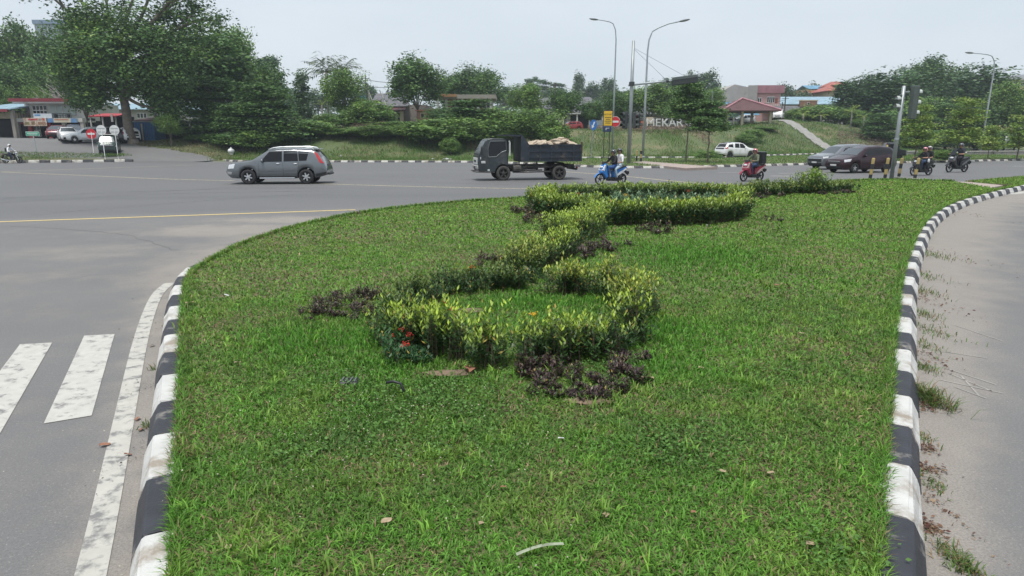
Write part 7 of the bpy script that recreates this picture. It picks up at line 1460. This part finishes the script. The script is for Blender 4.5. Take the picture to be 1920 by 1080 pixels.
B.box('banner_print', mat('banner_blue2', (.10, .22, .42), .7, 0, .25, 2), 100, 111, 222.5, 230, .015, -.575, parent=bn); B.box('banner_print', mat('banner_blue3', (.14, .28, .48), .7, 0, .25, 2), 143, 155, 222.5, 230, .015, -.575, parent=bn); B.box('banner_print', mat('banner_red_line', (.42, .12, .08), .7, 0, .3, 5), 113, 139, 224, 225.5, .015, -.575, parent=bn)
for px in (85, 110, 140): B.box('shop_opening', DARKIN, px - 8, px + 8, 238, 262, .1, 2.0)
# ---- neighbour shop at the left edge
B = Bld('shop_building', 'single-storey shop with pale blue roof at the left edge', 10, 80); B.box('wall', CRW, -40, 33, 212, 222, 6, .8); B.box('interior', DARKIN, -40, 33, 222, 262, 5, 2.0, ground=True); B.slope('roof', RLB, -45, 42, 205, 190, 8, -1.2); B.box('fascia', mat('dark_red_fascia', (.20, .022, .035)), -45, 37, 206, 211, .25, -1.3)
for px in (2, 38): B.post('pillar', CONC2, px, 207, 262, .4, -.6)
# ---- parked scooters in front of the shop, tiny
# ---- hall and tower behind
B = Bld('hall', 'blue hall with pale roof behind the trees at left', 45, 126); B.box('wall', mat('blue_cladding', (.03, .10, .28), .6, 0, .12, 1), -30, 76, 128, 150, 12); B.slope('roof', RLB, -34, 79, 128.5, 121, 12, -.6); B.box('lower_wall', DARKIN, -30, 76, 150, 230, 10, .5)
for k in range(6): B.window(-20 + k * 16, -8 + k * 16, 138, 146, 2, 1)
B = Bld('tower', 'grey-blue ribbed tower top rising over the left trees', 122, 175); B.box('wall', roofmat('ribbed_cladding', (.34, .39, .46), 8), 98, 150, 52, 240, 10); B.box('parapet', mat('grey_blue_parapet', (.19, .25, .35), .6, 0, .1, 1), 96, 152, 46, 53, 10.6, -.3)
for k in range(5): B.box('cladding_rib', mat('pale_rib', (.42, .47, .52), .6, 0, .1, 1), 101 + k * 10, 102 + k * 10, 53, 100, .2, -.1)
# ---- stalls under the big tree
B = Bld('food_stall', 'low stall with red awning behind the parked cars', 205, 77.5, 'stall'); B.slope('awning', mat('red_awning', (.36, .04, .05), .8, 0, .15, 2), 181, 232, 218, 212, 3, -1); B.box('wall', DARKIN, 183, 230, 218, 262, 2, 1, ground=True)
for px in (183, 205, 229): B.post('post', WHW, px, 217, 262, .15, -.8)
B.box('banner', WHW, 223, 227, 215, 229, .05, -1.1)
B = Bld('food_stall', 'open stall with a red sheet roof left of the round clipped tree', 300, 76, 'stall'); B.slope('roof', RRED, 262, 330, 226, 219, 4, -1); B.box('wall', DARKIN, 262, 330, 226, 262, 2.5, 1, ground=True)
for px in (264, 300, 328): B.post('post', CRW, px, 225, 265, .14, -.8)
B = Bld('container', 'blue ribbed metal container beside the big trunk', 272, 72.5); bw = B.box('wall', mat('blue_container_paint', (.035, .12, .27), .6, .1, .12, 2), 254, 291, 229, 270, 2.5, 0, ground=True)
for k in range(12): B.box('rib', mat('blue_container_rib', (.05, .15, .32), .6, .1, .12, 2), 255 + k * 3, 256.3 + k * 3, 229.5, 269, .08, -.07)
B.box('roof', mat('container_top', (.2, .22, .24), .7, 0, .2, 2), 252, 293, 227, 229.3, 2.8, -.15); B.post('post', CRW, 273, 232, 271, .12, -.5)
# ---- houses in the middle
B = Bld('house', 'house with grey tiled double roof and red awning on the bank', 735, 100)
B.box('wall', plaster('dim_plaster', (.34, .30, .28)), 706, 800, 197, 250, 8, .6, ground=True); B.box('side_wing', CRW, 655, 712, 188, 250, 6, 1.2, ground=True); B.slope('roof', RGRY, 716, 768, 200, 168, 6, -.8); B.slope('roof', RGRY, 696, 722, 198, 172, 6, -.4); B.box('barge_board', WHW, 696, 697.5, 172, 190, .3, -.5)
for (xa, ya, xb, yb) in ((697, 172, 706, 198), (718, 171, 729, 200)): a, c_ = Vector((B.x(xa), -.9, B.z(ya))), Vector((B.x(xb), -.95, B.z(yb))); one('verge_board', WHW, B.root, lambda b: b.tube([a, c_], .09, 4))
B.slope('awning', RRED, 728, 765, 208, 199, 2.5, -2.2); B.window(730, 752, 211, 228, 3, 2, .55); B.post('porch_pillar', CRW, 758, 206, 240, .5, -1.6); B.box('porch_wall', CRW, 700, 770, 230, 240, .3, -1.8); B.window(664, 680, 192, 210, 2, 1, 1.15); B.window(684, 692, 192, 208, 1, 1, 1.15); B.box('water_tank', mat('blue_tank', (.10, .30, .52), .5, 0, .1, 3), 672, 682, 178, 187, 1, 2); B.slope('flat_roof', CONC2, 652, 714, 188, 186, 6, .6)
rl_ = B.box('porch_rail', WFR, 722, 748, 213, 214, .06, -1.9)
for k in range(5): B.box('rail_bar', WFR, 722 + k * 6, 723 + k * 6, 213, 230, .06, -1.9, parent=rl_)
B = Bld('house', 'ruined brown house with a weathered flat roof slab', 878, 100); B.box('wall', BRW, 836, 922, 186, 250, 7, .8, ground=True); B.box('roof_slab', CONC2, 828, 930, 178.5, 186, 8.5, -.2); B.box('roof_lip', plaster('rusty_lip', (.30, .17, .08)), 828, 858, 177.8, 183, .2, -.42)
for px in (838, 868, 897, 921): B.post('column', plaster('pale_column', (.36, .36, .34)), px, 186, 248, .4, .3)
for px in (846, 876, 905): B.window(px, px + 14, 190, 206, 2, 1, .8, GRW)
B = Bld('house', 'brick outhouse with a small square window on the bank', 800, 94); B.box('wall', BRW, 783, 812, 206, 250, 4, 0, ground=True); B.window(790, 797, 212, 222, 1, 1, 0, CRW); B.slope('roof', RTER, 780, 815, 207, 203, 4.5, -.3)
B = Bld('house', 'grey roofed house between the two round trees', 1032, 120); B.gable('roof', RGRY, 1005, 1050, 204, 182, 8); B.box('wall', WHW, 1008, 1048, 203, 250, 7, .3, ground=True); B.window(1022, 1036, 208, 222, 2, 1, .28)
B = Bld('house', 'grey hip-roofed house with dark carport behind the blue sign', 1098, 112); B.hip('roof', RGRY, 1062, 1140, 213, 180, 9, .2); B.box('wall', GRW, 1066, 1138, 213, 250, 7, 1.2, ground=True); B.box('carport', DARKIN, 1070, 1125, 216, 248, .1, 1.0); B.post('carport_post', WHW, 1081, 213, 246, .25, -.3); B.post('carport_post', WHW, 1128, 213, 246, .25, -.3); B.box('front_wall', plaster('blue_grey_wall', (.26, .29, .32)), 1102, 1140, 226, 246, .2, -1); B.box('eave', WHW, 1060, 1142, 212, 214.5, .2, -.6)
B = Bld('house', 'dark shaded house behind the white letters', 1230, 120); B.hip('roof', RGRY, 1160, 1320, 214, 196, 9, .6); B.box('wall', plaster('dim_plaster', (.34, .30, .28)), 1165, 1315, 214, 250, 7, .6, ground=True)
for k in range(6): B.window(1175 + k * 22, 1188 + k * 22, 220, 233, 2, 1, .55)
B = Bld('gatepost', 'orange brick gate pillars left of the white letters', 1196, 90); B.post('pillar', plaster('orange_pillar', (.42, .13, .07)), 1194, 219, 245, .35); B.post('pillar', plaster('orange_pillar', (.42, .13, .07)), 1204, 224, 245, .55); B.post('pillar', CRW, 1217, 220, 232, .9, .4)
B = Bld('parapet', 'low grey parapet wall along the bank top under the letters', 1215, 88.4, 'wall'); B.box('wall', CONC2, 1075, 1345, 241.5, 246, .3, .4)
# ---- MEKAR SARI letters, each letter a thing
LET = mat('white_letter', (.56, .56, .54), .6, 0, .06, 2)
Z = 88.0; s0 = 14.6 / FPX * Z
for i, (ch, px) in enumerate(zip('MEKARSARI', (1219, 1233, 1246.5, 1260, 1273.5, 1291, 1303.5, 1317, 1330))):
    p = at(px, 241, Z); t = text_mesh(ch, s0 * 1.40, .12, LET, 'letter', None, (p.x, p.y, p.z), (math.pi / 2, 0, 0), 1.08); t.data.name = 'letter'
    nth = ('first', 'second', 'third', 'fourth', 'fifth', 'sixth', 'seventh', 'eighth', 'last')[i]; tag(t, 'big white letter %s on the bank top, %s of the row' % (ch, nth), 'letter', 'white letters spelling MEKAR SARI')
# ---- pavilion
B = Bld('pavilion', 'open pavilion with dark red hipped roof on the bank', 1398, 103); B.hip('roof', RRED, 1352, 1446, 208, 184, 8.5, .06, -1, .6)
for (xa, ya, xb, yb) in ((1397, 184, 1388, 207),): one('ridge_cap', RPNK, B.root, lambda b: (b.tube([(B.x(1399), 3.25, B.z(184) + .08), (B.x(1352) - .6, -1.6, B.z(208) + .05)], .16, 5), b.tube([(B.x(1399), 3.25, B.z(184) + .08), (B.x(1446) + .6, -1.6, B.z(208) + .05)], .16, 5)))
for px, f_ in ((1358, -.6), (1386, -.6), (1438, -.6), (1362, 6.5), (1434, 6.5)): B.post('post', CRW, px, 208, 243, .36, f_)
B.box('floor', CONC2, 1345, 1450, 239, 246, 9, -1.2); B.box('eave', mat('dark_eave', (.05, .035, .03), .8, 0, .2, 2), 1352, 1446, 208, 209.5, 8, -.8)
# ---- buildings right
B = Bld('shop_building', 'blue awning shop behind the pavilion', 1360, 122); B.box('wall', plaster('pale_blue_wall', (.30, .46, .56)), 1318, 1408, 205, 245, 6, .5, ground=True); B.slope('awning', RBLU, 1322, 1380, 204, 191, 4, -2); B.slope('awning', RBLU, 1380, 1412, 216, 206, 4, -2.5); B.slope('awning', RBLU, 1318, 1350, 214, 205, 3, -2.4)
for px in (1330, 1352, 1388): B.window(px, px + 14, 218, 232, 2, 1, .48)
B = Bld('house', 'two-storey pink house with white window frames', 1408, 132)
one('gable_wall', plaster('grey_pink_wall', (.33, .31, .30)), B.root, lambda b: b.prism_y([(B.x(1345), 0), (B.x(1412), 0), (B.x(1412), B.z(168)), (B.x(1370), B.z(160)), (B.x(1345), B.z(174))], 0, 9)); B.box('wall', PKW, 1408, 1458, 174, 245, 9, .4, ground=True); B.box('parapet', RPNK, 1408, 1463, 161.5, 175.5, 9.6, .0); B.slope('roof', RLB, 1370, 1400, 163, 159.5, 6, 3.2); B.box('grey_return', plaster('grey_return', (.30, .28, .27)), 1396, 1413, 161.8, 190, .3, -.05)
B.window(1415.5, 1422.5, 184, 193, 2, 1, .35); B.window(1433, 1447, 182, 194, 4, 1, .35); B.box('door', mat('brown_door', (.22, .07, .045), .6, 0, .15, 3), 1448, 1453, 185, 194, .1, .32); B.window(1376, 1379, 187, 190, 1, 1, -.03); B.window(1383, 1386, 184, 187, 1, 1, -.03)
bl = B.box('balcony', PKW, 1426, 1459, 203, 210, 1.5, -1.1)
for k in range(9): B.box('baluster', WHW, 1427 + k * 3.5, 1428.3 + k * 3.5, 196, 203, .12, -1.1, parent=bl)
B = Bld('shed', 'dark grey shed with a low sloping roof beside the van', 1487, 122); B.box('wall', DARKIN, 1464, 1512, 216, 245, 6, .6, ground=True); B.slope('roof', roofmat('dark_slate_roof', (.12, .12, .125)), 1461, 1516, 217, 196, 7, -.6); B.post('post', CONC2, 1484, 216, 232, .2, -.3); B.box('eave', CONC2, 1461, 1516, 215.5, 217.8, .15, -.7)
B = Bld('long_building', 'long low building with pale blue metal roof', 1545, 140); B.slope('roof', RLB, 1456, 1618, 196, 178, 9, -.5); B.box('wall', GRW, 1460, 1614, 196, 240, 8, .4, ground=True); B.box('brick_panel', BRW, 1490, 1522, 190, 201, .4, -.9); B.window(1503, 1507, 193, 198, 1, 1, -1.0); B.box('panel_cap', CRW, 1489, 1523, 188.5, 190.5, .5, -.95)
for k in range(4): B.window(1530 + k * 18, 1540 + k * 18, 200, 208, 2, 1, .38)
B = Bld('house', 'large house with red tiled hip roofs on the skyline', 1580, 178); B.hip('roof', RTER, 1545, 1610, 171, 158, 12, .4); B.hip('roof', RTER, 1566, 1602, 159, 150.5, 8, .5, 4); B.box('wall', CRW, 1550, 1606, 170, 230, 10, .8, ground=True); B.window(1560, 1570, 174, 182, 2, 1, .75); B.window(1585, 1595, 174, 182, 2, 1, .75)
B = Bld('house', 'small blue-roofed house on the skyline left of the red roofs', 1522, 190); B.gable('roof', RBLU, 1508, 1538, 168, 160, 8); B.box('wall', plaster('orange_wall', (.44, .24, .14)), 1490, 1520, 171, 230, 7, -1, ground=True); B.box('upper_wall', CRW, 1509, 1537, 168, 230, 7, .5, ground=True); B.window(1498, 1504, 174, 179, 1, 1, -1.05)
B = Bld('house', 'terracotta-roofed house behind the round-headed tree', 1700, 170); B.hip('roof', RTER, 1672, 1740, 160, 147, 10, .5); B.box('wall', WHW, 1676, 1736, 160, 230, 8, .6, ground=True); B.window(1680, 1688, 164, 172, 2, 1, .55)
B = Bld('house', 'cream flat-roofed house right of the red roofs', 1632, 175); B.box('wall', CRW, 1621, 1648, 158, 230, 8, 0, ground=True); B.box('roof_slab', GRW, 1619, 1650, 156, 158.5, 9, -.5); B.window(1630, 1638, 161, 167, 2, 1, 0)
B = Bld('house', 'terracotta roof half hidden in the right slope trees', 1622, 124); B.gable('roof', RTER, 1604, 1636, 212, 202, 6); B.box('wall', WHW, 1607, 1633, 211, 240, 5, .5, ground=True); B.window(1612, 1618, 214, 220, 1, 1, .45)
B = Bld('tall_building', 'cream building with a grey stair block at the right edge', 1895, 165); B.box('wall', plaster('warm_cream', (.52, .40, .22)), 1862, 1912, 152, 240, 10, 0, ground=True); B.box('stair_block', plaster('pale_grey_block', (.45, .47, .50)), 1903, 1932, 141.5, 240, 9, -.6, ground=True); B.box('roof_slab', GRW, 1860, 1913, 149.8, 152.3, 11, -.4)
for k in range(4): B.window(1866 + k * 10, 1872 + k * 10, 156, 163, 2, 1, 0)
B = Bld('shelter', 'small blue sheet roof among the far right trees', 1845, 118); B.slope('roof', RBLU, 1828, 1862, 213, 207, 4, 0); B.post('post', GALV, 1830, 213, 240, .12, .2); B.post('post', GALV, 1860, 213, 240, .12, .2)
# extra house mass behind the left wood so that no open field shows
B = Bld('warehouse', 'long grey warehouse half hidden behind the left trees', 380, 128); B.gable('roof', RLB, 180, 520, 205, 192, 12); B.box('wall', GRW, 183, 517, 205, 260, 10, .5, ground=True)
for k in range(10): B.window(196 + k * 32, 214 + k * 32, 212, 222, 3, 1, .48)
# ================================================================== SMALL DETAILS
# ---- fallen leaves and litter on the lawn
FLB = mat('dry_leaf_brown', (.26, .12, .07), .8, 0, .3, 40); FLT = mat('dry_leaf_tan', (.33, .25, .16), .8, 0, .25, 40); FLP = mat('pale_litter', (.52, .53, .54), .6, 0, .1, 30)
def dry_leaf(label, px, py, size, m, rz, curl=.35, name='fallen_leaf', cat='leaf', group='dry leaves lying on the lawn'):
    p = gnd(px, py, LZ + .022); b = MB(); b.s = True; G = []
    for i in range(7):
        t = i / 6; w = size * .34 * math.sin(math.pi * (t * .92 + .04)) ** .8; G.append([((t - .5) * size, -w, curl * size * .35 + .1 * size * math.sin(t * 5)), ((t - .5) * size, 0, .12 * size * math.sin(t * 4)), ((t - .5) * size, w, curl * size * .45 + .1 * size * math.cos(t * 4))])
    b.grid(G); o = b.build(name, m, None, p); o.rotation_euler = (random.uniform(-.2, .2), random.uniform(-.2, .2), rz); tag(o, label, cat, group if name == 'fallen_leaf' else None); return o
for i, (px, py, s, m, rz, lab) in enumerate((
    (944, 913, .035, FLB, .4, 'small reddish dry leaf in the lawn\'s lower middle'), (1136, 966, .06, FLT, 1.4, 'tan dry leaf lying right of centre near the bottom'), (725, 977, .06, FLT, .5, 'pale curled dry leaf at the lower left of the lawn'), (902, 981, .045, FLT, 1.1, 'pale dry leaf at the bottom centre of the lawn'), (1355, 884, .05, FLT, .2, 'tan dry leaf right of the clover patch'), (1445, 887, .05, FLT, 2.2, 'pale dry leaf in the right part of the lawn'), (1519, 1020, .05, FLT, .3, 'tan leaf near the right kerb at the bottom'),
    (880, 693, .16, FLB, 1.6, 'large upright brown dry leaf before the ring bed'), (1214, 711, .14, FLT, .4, 'large curled tan leaf beside the purple ground cover'), (1457, 535, .08, FLB, .2, 'reddish leaf far out on the right lawn'), (1478, 535, .07, FLB, 1.2, 'second reddish leaf on the right lawn'), (446, 680, .06, FLT, .8, 'pale leaf near the left kerb'), (1503, 625, .05, FLT, .1, 'tan leaf at mid right lawn'), (356, 568, .10, FLT, .9, 'pale curled leaf beside the left kerb'), (1315, 690, .06, FLT, .3, 'tan leaf right of the ring bed'), (428, 1026, .05, FLT, 2.0, 'tan leaf in the lawn\'s lower left corner'), (1300, 960, .04, FLB, .6, 'small brown leaf low on the right lawn'))):
    dry_leaf(lab, px, py, s, m, rz)
dry_leaf('white bottle cap sized litter on the lawn', 1052, 821, .045, FLP, .4, .1, 'litter', 'litter'); dry_leaf('white scrap of paper on the left lawn', 425, 553, .06, FLP, .2, .1, 'litter', 'litter'); dry_leaf('white scrap by the far hedge foot', 1326, 423, .14, FLP, 1.2, .5, 'litter', 'litter')
a, c_ = gnd(968, 1040, LZ + .028), gnd(1057, 1020, LZ + .03); one_s = empty('plastic_strip', a); tag(one_s, 'pale plastic strip lying on the grass at the bottom', 'litter'); d = c_ - a; n = Vector((-d.y, d.x, 0)).normalized() * .008
one('strip', mat('pale_plastic_strip', (.24, .27, .19), .6, 0, .25, 30), one_s, lambda b: b.grid([[d * t - n + Vector((0, 0, .018 * math.sin(t * 3.1))), d * t + n + Vector((0, 0, .018 * math.sin(t * 3.1) + .004))] for t in np.linspace(0, 1, 9)]))
# ---- bent black hose stub
p = gnd(745, 742, LZ); rt = empty('hose_stub', p); tag(rt, 'bent black hose stub sticking out of the lawn', 'hose'); one('hose', mat('black_hose', (.015, .017, .02), .5, 0, .2, 20), rt, lambda b: b.tube([(.05, 0, -.03), (.05, 0, .05), (.03, .01, .10), (-.03, .02, .115), (-.09, .03, .10)], .011, 8), True)
p = gnd(655, 718, LZ); rt = empty('drain_grate', p); tag(rt, 'small dark plastic grate sunk in the grass', 'grate'); one('frame', BLK, rt, lambda b: b.bbox((0, 0, .012), (.16, .12, .03), .01))
for k in range(4): one('bar', mat('grate_grey', (.10, .11, .12), .6, 0, .1, 9), rt, lambda b: b.box((-.054 + k * .036, 0, .031), (.012, .1, .012)))
# ---- debris along the right gutter and left lane: weeds, twigs, leaves, pebbles
def tuft(label, px, py, n, h, sp, pal, seed, group):
    r = np.random.default_rng(seed); p = gnd(px, py, 0); q_ = r.normal(0, sp, (n, 2)) * np.array([.6, 1.4]); c = np.array(pal) * r.uniform(.6, 1.4, (n, 1)); k = r.random(n) < .25; c[k] = np.array([.26, .19, .10]) * r.uniform(.7, 1.2, (k.sum(), 1))
    v, f, cc = blades(np.concatenate([q_, np.zeros((n, 1))], 1), r.uniform(.4, 1.2, n) * h, r.uniform(.004, .008, n) * (1 + p.y * .05), r.uniform(.3, 1.3, n) * h, c, r); o = link('weed_tuft', np_mesh('weed_tuft', v, f, LEAF, cc), None, p); tag(o, label, 'weed', group, 'stuff')
gw = 'weeds growing along the right gutter'
for i, (px, py, n, h, sp, lab) in enumerate(((1737, 748, 420, .13, .10, 'largest grassy weed tuft in the right gutter'), (1722, 545, 160, .07, .16, 'weed tuft in the right gutter near the sharp kerb bend'), (1733, 590, 130, .06, .14, 'weed tuft in the gutter above the middle'), (1745, 620, 140, .05, .16, 'flat weed tuft in the gutter at mid height'), (1735, 650, 120, .05, .14, 'flat weed just above the largest tuft'), (1750, 480, 120, .08, .2, 'weed tuft where the right kerb starts to bend'), (1730, 690, 120, .06, .08, 'small weed tuft touching the largest one'), (1728, 820, 70, .04, .06, 'thin weed below the largest tuft'), (1750, 910, 90, .04, .06, 'thin weed at lower right gutter'), (1790, 1050, 150, .05, .07, 'low green weed at the bottom right corner'), (1810, 1062, 120, .05, .06, 'green weed beside the corner one'), (1740, 520, 120, .06, .2, 'weed tuft behind the gutter leaves'))):
    tuft(lab, px, py, n, h, sp, (.10, .17, .04), 500 + i, gw)
for i, (px, py, n, lab) in enumerate(((318, 610, 60, 'small weed at the left kerb foot, upper one'), (296, 690, 40, 'small weed at the left kerb foot, lower one'), (276, 800, 40, 'tiny weed at the left kerb foot near the front'))): tuft(lab, px, py, n, .05, .04, (.09, .15, .04), 540 + i, 'weeds at the left kerb foot')
def litter_stuff(label, spots, m_cols, seed, nm='gutter_litter', size=(.01, .035)):
    r = np.random.default_rng(seed); Vv, Ff, Cc = [], [], []; off = 0
    for px, py, sx, sy, n in spots:
        p = gnd(px, py); C = np.stack([p.x + r.normal(0, sx, n), p.y + r.normal(0, sy, n), r.uniform(.006, .02, n)], 1); L = r.uniform(*size, n) * (1 + p.y * .03)
        v, f, c = leaves(C, rdir(n, r, -.15, .25), rdir(n, r, .5, 1), L, L * r.uniform(.15, .7, n), np.array(m_cols)[r.integers(0, len(m_cols), n)] * r.uniform(.6, 1.3, (n, 1))); Vv.append(v); Ff.append(f + off); Cc.append(c); off += len(v)
    o = link(nm, np_mesh(nm, np.concatenate(Vv), np.concatenate(Ff), LEAF, np.concatenate(Cc))); tag(o, label, 'litter', kind='stuff')
litter_stuff('brown leaf litter and twigs scattered along the right gutter', [(1745, 990, .04, .05, 160), (1742, 880, .05, .05, 120), (1735, 840, .04, .05, 120), (1730, 760, .08, .1, 160), (1732, 670, .1, .25, 160), (1730, 560, .12, .5, 200), (1745, 470, .2, .8, 200), (1790, 400, .4, .8, 160), (1725, 920, .03, .3, 120)], [(.13, .06, .045), (.20, .11, .07), (.28, .2, .13)], 71)
litter_stuff('grit and dry leaf bits along the left kerb foot', [(280, 720, .08, .3, 100), (255, 850, .06, .25, 80), (300, 620, .1, .4, 80), (330, 540, .2, .5, 60), (420, 470, .8, .8, 60), (230, 620, .4, .6, 40)], [(.10, .09, .085), (.2, .17, .13), (.34, .31, .27)], 72, size=(.006, .02))
gl_ = 'brown leaves on the left lane'
for i, (px, py, s, lab) in enumerate(((258, 785, .06, 'brown dry leaf nearest the left kerb'), (197, 834, .07, 'brown dry leaf on the edge line'), (265, 805, .05, 'brown leaf just below another by the left kerb'), (240, 852, .05, 'dark leaf at the lower left kerb'), (285, 648, .06, 'tan leaf by the upper left kerb'))):
    o = dry_leaf(lab, px, py, s, FLB if i != 4 else FLT, random.uniform(0, 3), .3, 'fallen_leaf', 'leaf', gl_); p = gnd(px, py, .012); o.location = p
# ---- pale rubbish on the far verge
for i, (px, py, s, lab) in enumerate(((838, 299.5, .9, 'white rubbish heap on the verge left of the truck'), (812, 299, .4, 'white scrap on the verge left of the rubbish heap'), (640, 296, .35, 'white scrap on the verge behind the SUV'), (468, 288, .5, 'white scrap on the grass beyond the SUV bonnet'), (1245, 277, .4, 'white scrap on the bank behind the median trees'), (1100, 299, .5, 'pale scrap on the verge behind the scooter'))):
    p = gnd(px, py, .16); r = random.Random(i); b = MB(); b.ball((0, 0, .05), (s * .5, s * .3, .10), 9, 5); b.v = [(x + r.uniform(-.05, .05), y + r.uniform(-.05, .05), z * r.uniform(.4, 1.3)) for x, y, z in b.v]; p.z = tz(p.x, p.y) if p.y > 62 else .17; o = b.build('rubbish', FLP, None, p); tag(o, lab, 'rubbish')
# ================================================================== AIR
hz = MB(); hz.box((0, 200, 16), (1100, 560, 40)); hm = bpy.data.materials.new('humid_air'); hm.use_nodes = True; hn = hm.node_tree; hn.nodes.clear(); ho = hn.nodes.new('ShaderNodeOutputMaterial'); hv = hn.nodes.new('ShaderNodeVolumePrincipled')
hv.inputs['Color'].default_value = (.78, .88, 1.0, 1); hv.inputs['Density'].default_value = .00042; hv.inputs['Anisotropy'].default_value = .2; hn.links.new(hv.outputs[0], ho.inputs['Volume'])
o = hz.build('haze', hm); tag(o, 'pale bluish humid air over the whole scene', 'haze', kind='stuff')
